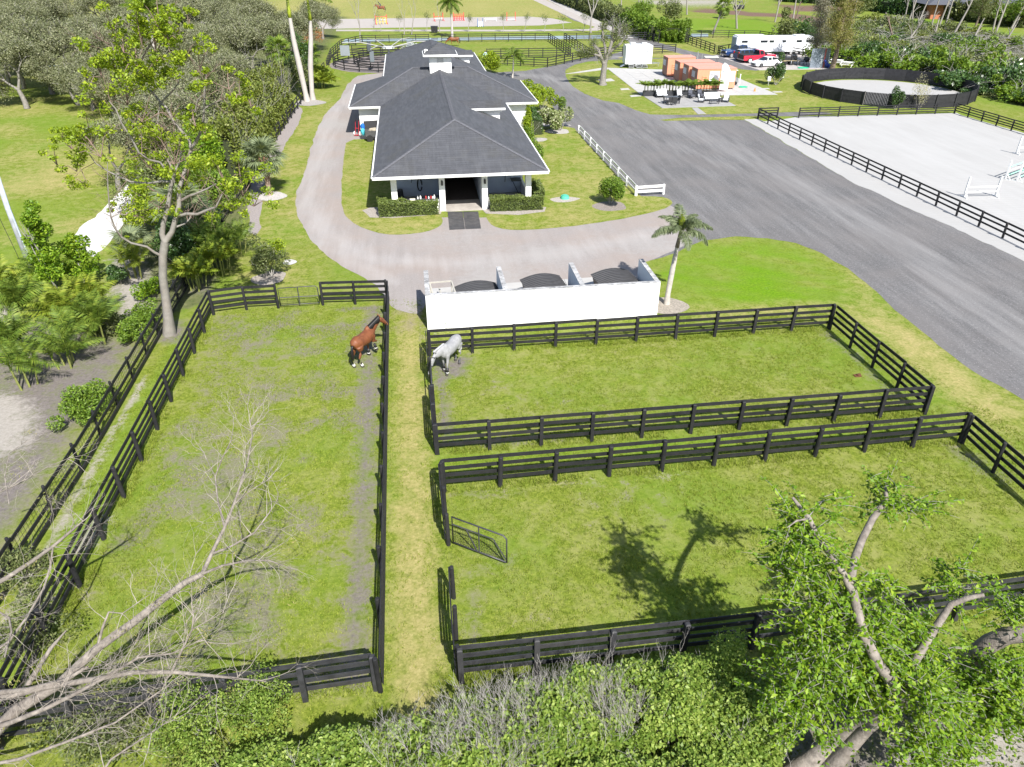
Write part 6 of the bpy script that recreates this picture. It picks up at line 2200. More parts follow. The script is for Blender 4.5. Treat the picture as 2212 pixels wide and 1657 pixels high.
def tubes_obj(tubes, name, m, parent, lo=0, hi=99, n=None, smooth=True):
    mb = MB()
    for pts, rs, lv in tubes:
        if lo <= lv <= hi:
            mb.tube(pts, rs, n or (7 if rs[0] > .12 else 5 if rs[0] > .03 else 3), cap=False)
    me = mb.mesh(name, m, smooth, fix=False)
    return link(me, name, parent)


def twigs_along(rng, line, rs, n, L, spread=.9, sub=2, up=.0, r=.02, tipf=1.0, start=.15):
    """bare twigs sprouting from a limb"""
    out = []
    P = [np.array(p, float) for p in line]
    for i in range(n):
        t = (start + (1 - start) * rng.random() ** .8) * (len(P) - 1.001)
        k = int(t)
        p = P[k] + (P[k + 1] - P[k]) * (t - k)
        d = P[k + 1] - P[k]
        d = d / np.linalg.norm(d)
        nd = d * .8 + rng.normal(size=3) * spread + np.array([0, 0, up])
        nd /= np.linalg.norm(nd)
        tb, _ = grow(rng, p, nd, L * rng.uniform(.5, 1.2), r * rng.uniform(.6, 1.2), sub, (2, 3), .5, up * .3, .16, .6, .72)
        out += tb
    return out


# ------------------------------------------------------------------ palms
def pinnate_mesh(name, m, L=2.6, n=34, droop=.9, ll=.55, lw=.045, rise=.75, seed=1, plume=0.0, hang=.35, rtk=.025):
    rng = np.random.default_rng(seed)
    V, F = [], []
    k = 12
    pts = []
    for i in range(k + 1):
        t = i / k
        ang = rise - droop * 1.9 * t
        if i == 0:
            p = np.array([0., 0, 0])
        else:
            p = pts[-1] + np.array([math.cos(ang), 0, math.sin(ang)]) * L / k
        pts.append(p)
    pts = np.array(pts)

    def quad(a, b, c, d):
        o = len(V)
        V.extend([a, b, c, d])
        F.append((o, o + 1, o + 2, o + 3))
    for i in range(k):
        w0, w1 = rtk * (1 - i / k * .8), rtk * (1 - (i + 1) / k * .8)
        quad(pts[i] + [0, w0, 0], pts[i] - [0, w0, 0], pts[i + 1] - [0, w1, 0], pts[i + 1] + [0, w1, 0])
    for i in range(n):
        t = .16 + .84 * (i + .5) / n
        x = t * k
        j = min(k - 1, int(x))
        p = pts[j] + (pts[j + 1] - pts[j]) * (x - j)
        d = pts[j + 1] - pts[j]
        d /= np.linalg.norm(d)
        l_ = ll * (math.sin(PI * min(1, t * .9 + .12)) ** .6) * rng.uniform(.85, 1.1)
        for s_ in (-1, 1):
            for q in range(1 if not plume else 3):
                e_ = d * .55 + np.array([0, s_ * .8, 0]) + np.array([0, 0, -hang]) + rng.normal(size=3) * (.08 + plume)
                e_ /= np.linalg.norm(e_)
                tip = p + e_ * l_
                tip[2] -= l_ * hang * .6
                mid = (p + tip) / 2 + np.array([0, 0, l_ * .08])
                wv = d * lw
                quad(p, mid + wv * .5, tip, mid - wv * .5)
    return npmesh(name, np.array(V), np.array(F), m)


def fan_mesh(name, m, R=.95, pet=1.1, n=22, seed=1):
    rng = np.random.default_rng(seed)
    V, F = [], []

    def quad(a, b, c, d):
        o = len(V)
        V.extend([a, b, c, d])
        F.append((o, o + 1, o + 2, o + 3))
    P = [np.array([0, 0, 0.]), np.array([pet * .55, 0, .12]), np.array([pet, 0, .05])]
    for a, b in zip(P[:-1], P[1:]):
        quad(a + [0, .018, 0], a - [0, .018, 0], b - [0, .014, 0], b + [0, .014, 0])
    c = P[-1]
    for i in range(n):
        a = (i / (n - 1) - .5) * 2 * 2.2
        l_ = R * (1 - .25 * abs(a) / 2.2) * rng.uniform(.9, 1.08)
        d = np.array([math.cos(a), math.sin(a), -.12 - .18 * rng.random()])
        sd = np.array([-math.sin(a), math.cos(a), 0])
        mid = c + d * l_ * .5 + np.array([0, 0, .05])
        tip = c + d * l_ + np.array([0, 0, -.22 * l_ * rng.uniform(.4, 1.4)])
        w_ = .055
        quad(c, mid + sd * w_, tip, mid - sd * w_)
    return npmesh(name, np.array(V), np.array(F), m)


FR = {}


def frond(kind):
    if kind in FR:
        return FR[kind]
    k = dict(
        royal=lambda i: pinnate_mesh("frond", L_PALM, 3.4, 44, .85, .75, .07, .9, i, .12),
        fox=lambda i: pinnate_mesh("frond", L_SAGE, 2.0, 52, 1.05, .42, .045, .95, i, .28, .45),
        foxy=lambda i: pinnate_mesh("frond", L_PALMY, 1.5, 40, .45, .34, .04, 1.2, i, .25, .2),
        areca=lambda i: pinnate_mesh("frond", L_PALM, 1.9, 26, .85, .48, .05, 1.05, i, 0, .3),
        arecay=lambda i: pinnate_mesh("frond", L_PALMY, 1.8, 24, .85, .46, .06, 1.05, i, 0, .3),
        queen=lambda i: pinnate_mesh("frond", L_PALM, 2.6, 36, 1.05, .55, .05, .8, i, .18, .5),
        cast=lambda i: pinnate_mesh("frond", L_PALMY, 1.25, 9, .8, .62, .15, 1.1, i, 0, .35),
        fan=lambda i: fan_mesh("frond", L_SAGE, .95, 1.05, 22, i),
        fang=lambda i: fan_mesh("frond", L_PALM, .9, 1.0, 20, i))[kind]
    FR[kind] = [k(i) for i in range(3)]
    return FR[kind]


def crown(root, top, kind, n, rng, lo=-.5, hi=1.15, sc=1.0, name="frond"):
    fs = frond(kind)
    for i in range(n):
        a = i * 2.39996 + rng.normal() * .2
        t = (i + .5) / n
        el = lo + (hi - lo) * t
        M = Matrix.Translation(top) @ Euler((rng.normal() * .15, -el, a)).to_matrix().to_4x4() @ Matrix.Scale(sc * rng.uniform(.85, 1.1), 4)
        link(fs[i % 3], name, root, M)


def palm(name, label, base, pts, rs, kind, n, group=None, bark=BARKG, cat="palm tree", sc=1.0, lo=-.5, hi=1.1, seed=0, shaft=None, rings=False):
    t = thing(name, label, cat, base, 0, group)
    rng = np.random.default_rng(seed + 100)
    MB().tube(pts, rs, 12, cap=False).obj("trunk", bark, t, smooth=True)
    if shaft:
        a = Vector(pts[-1])
        MB().tube([a, a + Vector((0, 0, shaft * .3)), a + Vector((0, 0, shaft))], [rs[-1] * 1.15, rs[-1] * 1.1, rs[-1] * .6], 10).obj("crownshaft", mat("crownshaft_green", (.30, .36, .03), rough=.4, var=.2), t, smooth=True)
        top = a + Vector((0, 0, shaft))
    else:
        top = Vector(pts[-1])
    crown(t, top, kind, n, rng, lo, hi, sc)
    return t


ROYALB = mat("royal_trunk", (.40, .37, .34), rough=.8, var=.10, scale=1.2, bmp=.2, bscale=8, dirt=.25, dirtcol=(.38, .36, .33))
palm("royal_palm", "left royal palm trunk with yellow green crownshaft beside the barn drive", (-12.75, 97.7, 0), [(0, 0, 0), (-.1, 0, 1.0), (-.35, 0, 4), (-.6, .0, 7), (-.65, 0, 9.3)], [.42, .30, .34, .28, .20], "royal", 13, "royal palms", ROYALB, sc=1.1, shaft=2.4, seed=3, lo=-.2)
palm("royal_palm", "right royal palm trunk with yellow crownshaft beside the barn drive", (-12.16, 98.6, 0), [(0, 0, 0), (0, 0, 1.0), (.25, 0, 4), (.75, .0, 7), (.95, 0, 8.9)], [.38, .28, .32, .26, .18], "royal", 13, "royal palms", ROYALB, sc=1.1, shaft=2.2, seed=5, lo=-.2)
SABB = mat("sabal_boots", (.30, .22, .17), rough=.95, var=.4, scale=7, bmp=.7, bscale=14)
sb = palm("sabal_palm", "fan palm with shaggy trunk on the verge left of the barn drive", (-11.62, 59.05, 0), [(0, 0, 0), (.0, 0, .8), (-.05, 0, 1.8), (-.1, .1, 2.7)], [.26, .20, .24, .30], "fan", 38, None, SABB, sc=1.05, lo=-.75, hi=1.35, seed=8)
bts = MB()
for i in range(46):
    a, z = i * 2.4, 1.1 + 1.7 * i / 46
    bts.beam((math.cos(a) * .22 - .05, math.sin(a) * .22, z), (math.cos(a) * .38 - .05, math.sin(a) * .38, z + .3), .09, .03)
bts.obj("leaf_boots", mat("boot_brown", (.24, .13, .08), rough=.95, var=.4), sb)
FOXB = mat("foxtail_trunk", (.42, .39, .35), rough=.9, var=.2, scale=3, bmp=.3, bscale=9, dirt=.4, dirtcol=(.25, .23, .21))
fx = palm("foxtail_palm", "slim foxtail palm leaning right on the lawn beside the white wall", (13.29, 35.41, 0), [(0, 0, 0), (.0, 0, .6), (.06, 0, 1.6), (.14, 0, 2.6), (.22, .05, 3.3)], [.19, .14, .15, .13, .10], "fox", 0, None, FOXB, sc=.95, lo=-.35, hi=.85, seed=12)
MB().tube([(.22, .05, 3.3), (.30, .05, 4.15)], [.12, .07], 10).obj("crownshaft", mat("crownshaft_dark", (.16, .13, .10), rough=.7, var=.2), fx, smooth=True)
crown(fx, Vector((.30, .05, 4.15)), "fox", 12, np.random.default_rng(4), -.40, .85, .95)
for i in range(2):
    link(frond("foxy")[i], "new_frond", fx, Matrix.Translation((.30, .05, 4.1)) @ Euler((0, -.85 - .25 * i, .2 + 1.2 * i)).to_matrix().to_4x4() @ Matrix.Scale(.72, 4))
palm("young_palm", "small drooping palm beside the road right behind the barn", (14.68, 111.44, 0), [(0, 0, 0), (.1, 0, 1.5), (.15, 0, 2.9)], [.14, .10, .09], "queen", 12, None, FOXB, sc=.95, lo=-.5, hi=.9, seed=15)
palm("queen_palm", "tall queen palm standing between the back paddock and the far arena", (9.0, 160.4, 0), [(0, 0, 0), (.05, 0, 3), (-.1, 0, 6.2)], [.26, .20, .16], "queen", 20, None, ROYALB, sc=1.25, lo=-.7, hi=1.0, seed=18)
c = W(1539, 74)
palm("sabal_palm", "leaning cabbage palm behind the small paddock in the brush", (c.x, c.y, 0), [(0, 0, 0), (.8, 0, 2.5), (1.6, 0, 5.2)], [.22, .18, .2], "fang", 26, None, BARKG, sc=1.2, lo=-.9, hi=1.2, seed=19)
c = W(455, 190)
palm("royal_palm", "dark green feather palm rising out of the grey oaks", (-30.0, 100, 0), [(0, 0, 0), (.05, 0, 5), (0, 0, 9.6)], [.3, .24, .18], "royal", 15, None, ROYALB, sc=1.0, lo=-.1, hi=1.2, seed=21)
palm("sabal_palm", "low fan palm in front of the grey oaks left of the royal palms", (-17.5, 112, 0), [(0, 0, 0), (0, 0, 2.5), (0, 0, 4.2)], [.2, .18, .2], "fang", 26, None, BARKG, sc=1.25, lo=-.8, hi=1.2, seed=22)
palm("sabal_palm", "fan palm behind the right royal palm trunk", (-13.9, 114, 0), [(0, 0, 0), (0, 0, 2.0), (0, 0, 3.3)], [.2, .18, .2], "fang", 26, None, BARKG, sc=1.25, lo=-.8, hi=1.2, seed=23)
palm("sabal_palm", "bushy fan palm crown in front of the shell path", (-14.9, 47.5, 0), [(0, 0, 0), (0, 0, 1.6), (0, 0, 2.6)], [.2, .18, .2], "fan", 30, None, SABB, sc=1.15, lo=-.7, hi=1.25, seed=24)
palm("sabal_palm", "young fan palm beside the shell path", (-17.6, 45.3, 0), [(0, 0, 0), (0, 0, .7), (0, 0, 1.2)], [.15, .14, .14], "fan", 16, None, SABB, sc=.85, lo=-.3, hi=1.25, seed=25)


def clump(name, label, base, kind, n, sc, stems=5, spread=.4, group=None, cat="palm clump", seed=0, h=.6, lo=.0, hi=1.25, stemmat=None):
    t = thing(name, label, cat, base, random.random() * 6, group)
    rng = np.random.default_rng(seed + 500)
    per = max(3, n // stems)
    for s_ in range(stems):
        a = 2.4 * s_
        r_ = spread * math.sqrt((s_ + .3) / stems)
        b = Vector((r_ * math.cos(a), r_ * math.sin(a), 0))
        tp = b * 1.25 + Vector((0, 0, h * rng.uniform(.6, 1.3)))
        MB().tube([b, tp], [.05, .035], 6).obj("stem", stemmat or mat("cane_green", (.20, .22, .06), rough=.6, var=.2), t)
        crown(t, tp, kind, per, rng, lo, hi, sc)
    return t


for i, (px, py, k, n, sc, lb) in enumerate((
        (60, 700, "areca", 42, 1.15, "feathery palm clump at the foot of the power pole"),
        (150, 720, "arecay", 42, 1.1, "yellow green palm clump right of the power pole foot"),
        (215, 740, "areca", 36, 1.05, "palm clump on the sandy bank nearest the outer fence"),
        (40, 780, "areca", 36, 1.0, "palm clump at the left edge below the power pole"),
        (150, 790, "areca", 36, 1.0, "wide palm clump arching over the grey soil"),
        (205, 690, "arecay", 30, 1.0, "small bright palm clump by the white sand patch"),
        (60, 835, "areca", 26, .9, "palm with brown skirt at the lower left of the palm group"),
        (12, 650, "arecay", 36, 1.1, "pale palm clump at the left edge beside the pole"),
        (295, 600, "arecay", 22, .95, "feathery palm clump on the sand left of the tall bare trunk"),
        (110, 620, "areca", 34, 1.1, "palm clump behind the power pole in the sand"))):
    c = W(px, py)
    clump("palm_clump", lb, (c.x, c.y, 0), k, n, sc, 5, .5, "palm clumps left of the outer fence", seed=i, h=.9)
for i, (px, py, sc, lb) in enumerate(((425, 622, 1.15, "large yellow tipped leafy clump at the fence corner"), (478, 590, 1.05, "dark leafy clump behind the yellow tipped one"), (508, 552, .95, "green leafy clump beside the barn verge"), (455, 560, 1.2, "tall dark clump in front of the fan palms"))):
    c = W(px, py)
    clump("broadleaf_clump", lb, (c.x, c.y, 0), "cast" if i < 2 else "areca", 54, sc * .85, 8, .7, "leafy clumps at the end of the bamboo bed", "shrub", seed=30 + i, h=.9, lo=-.2)
c = W(697, 190)
clump("ti_plant_clump", "round bright green clump of broad blades right of the royal palms", (c.x, c.y, 0), "cast", 70, 1.35, 8, 1.0, None, "shrub", seed=41, h=1.2, lo=-.3)

# arecas in the patio planters
rngp = np.random.default_rng(77)
AR = []
for v in range(3):
    V = []
    mbt = MB()
    for s_ in range(3):
        mbt.tube([(0.03 * s_ - .03, 0, 0), (.06 * s_ - .06, .02, .8)], .02, 4, cap=False)
    Vs, Fs = [], []
    off = 0
    for j in range(7):
        fm = pinnate_mesh("tmp", None, 1.15, 16, .8, .36, .085, 1.1, v * 10 + j, 0, .3)
        M = Matrix.Translation((0, 0, .7)) @ Euler((0, -rngp.uniform(-.1, .6), j * 2.4)).to_matrix().to_4x4()
        co = np.empty(len(fm.vertices) * 3)
        fm.vertices.foreach_get('co', co)
        co = co.reshape(-1, 3) @ np.array(M.to_3x3()).T + np.array(M.translation)
        Vs.append(co)
        Fs.append(np.arange(len(co)).reshape(-1, 4) + off)
        off += len(co)
        bpy.data.meshes.remove(fm)
    AR.append((mbt.mesh("stem", mat("cane_green", (.20, .22, .06)), fix=False), npmesh("foliage", np.concatenate(Vs), np.concatenate(Fs), L_PALM)))
for i, (c, L) in enumerate(PLANTERS):
    for j in range(6):
        x = -L / 2 + L * (j + .5) / 6
        d = (ptB - ptA).normalized()
        t = thing("areca_palm", ["small areca palm in the left end patio planter", "small areca palm in the planter behind the loveseat", "small areca palm in the planter behind the recliners", "small areca palm in the right end patio planter"][i],
                  "potted palm", c + d * x + Vector((0, 0, .63)), rngp.random() * 6, "areca palms in the patio planters")
        t.scale = (1.35, 1.35, rngp.uniform(.72, .95))
        a_, b_ = AR[(i + j) % 3]
        link(a_, "stem", t)
        link(b_, "foliage", t)


# ------------------------------------------------------------------ shrubs and hedges
def shrub(name, label, base, r, n, size, m, stem=True, group=None, cat="shrub", seed=0, lumps=9, asp=.5, twigm=TWIG, low=.25, rz=0.0):
    t = thing(name, label, cat, base, rz, group)
    rng = np.random.default_rng(seed + 900)
    C = []
    for i in range(lumps):
        c = rng.normal(size=3) * np.array(r) * .42
        c[2] = abs(c[2]) * .9 + r[2] * (low + .35)
        C.append(ball(rng, n // lumps, c, np.array(r) * rng.uniform(.34, .55), 1))
    C = np.concatenate(C)
    C = C[C[:, 2] > .04]
    leafobj(C, size, m, "foliage", t, rng, asp=asp)
    if stem:
        tb = []
        for i in range(5):
            a = 6.28 * i / 5
            q, _ = grow(rng, (math.cos(a) * .08, math.sin(a) * .08, 0), (math.cos(a) * .5, math.sin(a) * .5, 1), r[2] * .55, .035, 2, (2, 2), .5, .1, .1, .6, .7)
            tb += q
        tubes_obj(tb, "stems", twigm, t)
    return t


def hedge(name, label, a, b, wd, h, n, size, m, seed=0, box=True, group=None, rag=.12, cat="hedge", twigs=0, twm=TWIG):
    """clipped or ragged hedge between two ground points"""
    a, b = Vector(a), Vector(b)
    d = b - a
    L = d.length
    t = thing(name, label, cat, a, math.atan2(d.y, d.x), group)
    rng = np.random.default_rng(seed + 1500)
    # leaves concentrate on the shell
    q = rng.random((n, 3))
    x = q[:, 0] * L
    side = rng.random(n)
    y_ = (q[:, 1] - .5) * wd
    z = q[:, 2] * h
    f = side < .42
    z = np.where(f, h - np.abs(rng.normal(size=n)) * .10 * h, z)
    g = (side >= .42) & (side < .72)
    y_ = np.where(g, -wd / 2 + np.abs(rng.normal(size=n)) * .10 * wd, y_)
    g = (side >= .72) & (side < .88)
    y_ = np.where(g, wd / 2 - np.abs(rng.normal(size=n)) * .10 * wd, y_)
    bmp = (vnoise(x + seed * 7, y_ * 2 + z, 1.6) - .5) * 2 * rag + (vnoise(x + seed * 3, y_ + 50, .5) - .5) * 2 * rag
    if not box:
        k = np.clip(z / h, 0, 1)
        y_ = y_ * (1 - .35 * k ** 3)
    z = z * (1 + bmp) + .03
    y_ = y_ * (1 + bmp)
    leafobj(np.stack([x, y_, z], 1), size, m, "foliage", t, rng)
    tb = []
    for i in range(int(L / .8)):
        q_, _ = grow(rng, (i * .8 + .3, rng.uniform(-.2, .2) * wd, 0), (rng.normal() * .2, rng.normal() * .2, 1), h * .5, .03, 2, (2, 3), .4, .1, .1, .6, .6)
        tb += q_
    for i in range(twigs):
        p = (rng.random() * L, rng.uniform(-.45, .45) * wd, h * rng.uniform(.3, .75))
        q_, _ = grow(rng, p, (rng.normal() * .35, rng.normal() * .35, 1), h * .35, .014, 1, (2, 3), .4, .1, .15, .6, .8)
        tb += q_
    tubes_obj(tb, "stems", twm, t)
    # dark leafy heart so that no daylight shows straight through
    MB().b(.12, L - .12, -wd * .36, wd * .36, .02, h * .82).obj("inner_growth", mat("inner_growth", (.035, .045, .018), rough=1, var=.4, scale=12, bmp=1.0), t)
    return t


def Wv(px, py):
    return W(px, py)


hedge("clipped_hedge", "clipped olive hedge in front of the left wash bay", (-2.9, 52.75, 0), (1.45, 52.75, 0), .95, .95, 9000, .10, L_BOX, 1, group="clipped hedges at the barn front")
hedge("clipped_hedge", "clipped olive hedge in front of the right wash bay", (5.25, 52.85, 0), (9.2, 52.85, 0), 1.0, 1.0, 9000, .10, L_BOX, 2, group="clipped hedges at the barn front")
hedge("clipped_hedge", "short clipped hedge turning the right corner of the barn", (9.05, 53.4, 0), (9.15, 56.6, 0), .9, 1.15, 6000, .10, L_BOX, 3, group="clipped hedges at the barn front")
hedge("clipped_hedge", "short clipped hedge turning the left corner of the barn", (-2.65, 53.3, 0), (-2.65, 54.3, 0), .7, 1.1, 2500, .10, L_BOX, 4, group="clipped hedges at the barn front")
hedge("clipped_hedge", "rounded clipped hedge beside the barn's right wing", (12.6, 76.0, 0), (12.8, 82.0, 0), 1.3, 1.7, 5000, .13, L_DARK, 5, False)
for i, (px, py, h) in enumerate(((1140, 305, 2.2), (1147, 322, 1.6), (1160, 343, 1.5))):
    c = W(px, py)
    shrub("columnar_shrub", ["tall yellow green shrub against the barn's right wing wall", "middle shrub under the barn's right eave", "nearest low shrub under the barn's right eave"][i], (10.4 if i else 10.9, [72.5, 68.3, 64.6][i], 0), (.75, .9, h), 3500, .16, L_LIME if i == 0 else L_BRIGHT, group="shrubs under the barn's right eave", seed=i)
shrub("round_shrub", "bright round shrub casting a shadow on the lawn right of the barn", W(1318, 441), (1.05, 1.0, 1.55), 7000, .13, L_BRIGHT, seed=11)
shrub("sea_grape", "pale leaved round shrub in a mulch ring beside the white fence", W(1210, 282), (1.6, 1.5, 1.7), 3800, .20, leafmat("pale_round_leaves", [(0, (.09, .14, .04)), (.5, (.17, .21, .07)), (1, (.40, .38, .28))], .3), seed=12, asp=.8)
shrub("sea_grape", "leafy low shrub in the mulch bed at the barn's right wing corner", W(1172, 240), (2.1, 1.8, 1.9), 4200, .22, L_LIME, seed=13, asp=.6)
shrub("round_shrub", "small grey green shrub on the verge near the tube gate", W(585, 597), (1.0, .9, 1.3), 3200, .12, L_BRUSH, seed=14)
shrub("round_shrub", "sparse light shrub above the small verge shrub", W(596, 560), (.9, .8, 1.0), 1800, .12, L_LIME, seed=15)
shrub("round_shrub", "leafy bush at the barn's rear right corner", W(1058, 158), (1.6, 1.6, 2.2), 3500, .25, L_LIME, seed=16)
shrub("round_shrub", "dark shrub beside the utility box on the far lawn", W(1676, 184), (1.3, 1.2, 1.8), 3500, .2, L_DARK, seed=17)
shrub("round_shrub", "small dark shrub against the round pen wall", W(1934, 236), (.75, .6, 1.5), 2200, .16, L_DARK, seed=18)
shrub("bare_shrub", "wispy pale shrub against the round pen wall", W(1984, 236), (1.1, .7, 2.3), 900, .12, leafmat("straw_leaves", [(0, (.2, .2, .1)), (1, (.38, .36, .22))], .3), seed=19, twigm=TWIGW)
pt = thing("potted_plant", "dark pot with an upright bushy plant beside the gravel yard", "potted plant", W(1213, 248))
MB().tube([(0, 0, 0), (0, 0, .8)], [.32, .42], 14).obj("pot", BLACKP, pt)
leafobj(ball(RNG, 700, (0, 0, 1.35), (.5, .5, .65)), .16, L_BRIGHT, "foliage", pt, RNG)
for i, (px, py) in enumerate(((210, 880), (300, 735), (318, 700), (330, 640), (262, 610), (240, 720), (180, 905))):
    c = W(px, py)
    shrub("ground_shrub", ["bright green low shrub beside the outer fence, largest one", "green vine patch against the outer fence", "upper green vine patch beside the bare trunk", "small green shrub on the sand near the corner post",
                           "dark shrub in the white sand", "dry olive shrub on the grey soil", "low bright patch by the lower end of the grey soil"][i], (min(c.x, -14.3), c.y, 0), (.8, 1.1, .7) if i not in (0, 1) else (.9, 1.7, .7),
          2600, .12, [L_BRIGHT, L_BRIGHT, L_BRIGHT, L_ELM, L_DARK, L_BRUSH, L_BRIGHT][i], group="low shrubs along the outer fence", seed=60 + i)

# sage green wisps by the walker
shrub("silver_shrub", "silvery shrub behind the barn roof next to the horse walker", (1.2, 136.5, 0), (2.2, 1.0, 1.1), 1800, .32, leafmat("silver_leaves", [(0, (.25, .30, .30)), (1, (.45, .52, .53))], .2), seed=20)

# bamboo screen along the boundary
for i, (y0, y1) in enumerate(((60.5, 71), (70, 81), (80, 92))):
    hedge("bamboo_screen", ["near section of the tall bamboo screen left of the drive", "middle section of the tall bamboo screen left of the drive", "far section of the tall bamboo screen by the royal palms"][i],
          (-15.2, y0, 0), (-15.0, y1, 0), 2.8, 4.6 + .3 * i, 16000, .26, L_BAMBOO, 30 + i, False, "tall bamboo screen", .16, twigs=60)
for i, (x, y_, r, m_, n) in enumerate(((-15.5, 55, (1.8, 2.4, 2.6), L_BRIGHT, 7000), (-17.5, 52, (2.0, 2.2, 2.4), L_LIME, 6000), (-15.2, 50.5, (1.5, 1.8, 1.6), L_DARK, 5000), (-16.5, 59, (2.0, 2.0, 3.4), L_ELM, 7000),
                                       (-14.6, 104, (1.8, 3.0, 3.0), L_BRUSH, 5000), (-15.2, 111, (1.8, 3, 3.2), L_DARK, 5000), (-19, 66, (2.2, 3, 3.6), L_BRIGHT, 7000), (-18.6, 75, (2.2, 3, 4.0), L_BRUSH, 7000), (-19, 56, (2, 2.5, 3.0), L_BRUSH, 6000),
                                       (-14.9, 44.5, (1.3, 1.6, 1.7), L_DARK, 6000))):
    shrub("tall_shrub", ["bright green shrub at the near end of the bamboo", "lime leaved shrub beside the shell path end", "dark shrub under the fan palm", "mid green tall shrub behind the verge fan palm", "olive shrub left of the royal palm trunks",
                         "dark shrub beyond the royal palm trunks", "bright shrub behind the near bamboo section", "olive shrub behind the middle bamboo", "dull shrub at the edge of the left lawn", "dark glossy shrub under the yellow tipped clump"][i],
          (x, y_, 0), r, n, .2, m_, group="shrubs behind the bamboo bed", seed=70 + i)


# ------------------------------------------------------------------ trees
def oak_meshes(seed, H=8.5, R=5.0, n=15000, leaf=.24, m=L_OAK, lv=5):
    rng = np.random.default_rng(seed)
    tubes, tips = grow(rng, (0, 0, 0), (.08, .02, 1), H * .25, .34, lv, (2, 3), .68, .10, .12, .66, .80)
    mb1, mb2 = MB(), MB()
    for pts, rs, l in tubes:
        if l >= 3:
            mb1.tube(pts, rs, 7, cap=False)
        else:
            mb2.tube(pts, [max(.012, q) for q in rs], 3, cap=False)
    T = np.array([t[0] for t in tips])
    D = np.array([t[1] for t in tips])
    # fine grey sprays at the tips
    for k in range(len(T)):
        for j in range(3):
            d = D[k] + rng.normal(size=3) * .7
            d /= np.linalg.norm(d)
            mb2.tube([T[k], T[k] + d * .55, T[k] + d * 1.0 + rng.normal(size=3) * .1], [.02, .014, .006], 3, cap=False)
    idx = rng.integers(0, len(T), n)
    C = T[idx] + rng.normal(size=(n, 3)) * np.array([.55, .55, .40])
    V, F = leafcloud(C, leaf, rng, asp=.42)
    return mb1.mesh("trunk", BARKG, True, False), mb2.mesh("twigs", TWIG, False, False), npmesh("crown", V, F, m)


OAKS = [oak_meshes(s_, 8.5, 5, 15000) for s_ in (1, 2, 3, 4)]


def put_tree(ms, name, label, loc, rz, sc, group, cat="tree"):
    t = thing(name, label, cat, loc, rz, group)
    t.scale = sc if hasattr(sc, '__len__') else (sc,) * 3
    link(ms[0], "trunk", t)
    if ms[1] is not None:
        link(ms[1], "twigs", t)
    if ms[2] is not None:
        link(ms[2], "crown", t)
    return t


put_tree(OAKS[0], "live_oak", "grey live oak with a dark trunk standing alone at the left edge of the lawn", (-45.4, 97.8, 0), 1.0, 1.0, None)
rt = np.random.default_rng(5)
spots = []
tries = 0
while len(spots) < 120 and tries < 20000:
    tries += 1
    y_ = rt.uniform(62, 205)
    xr = -19 - max(0, (100 - y_)) * .02
    xl = -27 if y_ < 86 else (-34 - (y_ - 86) * 1.2) if y_ < 104 else (-60 - (y_ - 104) * 1.3)
    x = rt.uniform(xl, xr + (3 if y_ > 115 else 0))
    if y_ > 165 and x > -24:
        continue
    if math.hypot(x + 45.4, y_ - 97.8) < 5.5:
        continue
    if all(math.hypot(x - a, y_ - b) > 4.0 + (y_ - 60) * .012 for a, b in spots):
        spots.append((x, y_))
for i, (x, y_) in enumerate(spots):
    zn = ("just behind the bamboo screen" if x > -30 and y_ < 100 else "at the far edge of the left lawn" if y_ < 112 and x < -30 else "close behind the royal palms" if x > -34 and y_ < 145 else
          "around the blue pond at the left" if y_ < 150 and x < -34 else "at the far back right of the wood near the far arena" if x > -50 else "at the far back left of the wood")
    put_tree(OAKS[i % 4], "live_oak", "grey green oak " + zn, (x, y_, 0), rt.random() * 6.28, rt.uniform(.66, .84) * (1.0 if y_ < 100 else 1.25), "woodland oaks " + zn)
# rust tinted tree at the edge of the wood by the walker
RUST = oak_meshes(9, 8, 4, 5000, .28, L_RUST, 4)
put_tree(RUST, "rust_leaved_tree", "small tree with rusty orange leaves at the right edge of the wood", (-17.5, 140, 0), .5, .72, None)


def bare_tree(name, label, base, seed, H, r=.16, lv=5, m=TWIGW, spread=.45, lean=(0, 0), leaves=0, lm=None, up=.22, group=None, split=(2, 3)):
    t = thing(name, label, "tree", base, 0, group)
    rng = np.random.default_rng(seed)
    tb, tips = grow(rng, (0, 0, 0), (lean[0], lean[1], 1), H * .34, r, lv, split, spread, up, .09, .62, .74)
    tubes_obj(tb, "trunk", m, t, 3, 99)
    tubes_obj(tb, "twigs", m, t, 0, 2)
    if leaves:
        T = np.array([q[0] for q in tips])
        C = T[rng.integers(0, len(T), leaves)] + rng.normal(size=(leaves, 3)) * .3
        leafobj(C, .18, lm or L_BRUSH, "crown", t, rng)
    return t


for i, (px, py, H, lb) in enumerate(((778, 92, 8, "white bare tree with slanting stems at the left back paddock"), (873, 76, 7, "bare double stemmed tree behind the back left paddock"), (889, 75, 8, "thin bare tree beside the rider's jump"),
                                     (950, 70, 6, "wispy bare sapling left of the tall queen palm"), (808, 60, 7, "bare sapling at the left end of the far arena"))):
    bare_tree("bare_tree", lb, W(px, py), 200 + i, H, .13, 5, TWIGW, .35, (.05 * (-1) ** i, 0), split=(2, 2) if i else (2, 3), group="bare trees behind the back paddocks")
bare_tree("bare_tree", "large pale bare tree at the road fork behind the pollarded one", W(1276, 72), 210, 9.5, .22, 6, TWIGW, .45)
for i, px in enumerate((777, 880, 919, 1000, 1106, 1190, 1270, 1345, 1398, 1442)[:9]):
    c = W(px, 69.5)
    t = bare_tree("young_tree", "young planted tree in the row along the sand path", W([823, 864, 922, 1011, 1087, 1133, 1176, 1218, 1260][i], 69), 230 + i, 3.4, .07, 3, TWIG, .45, leaves=260, lm=L_BRUSH, group="young trees along the sand path")

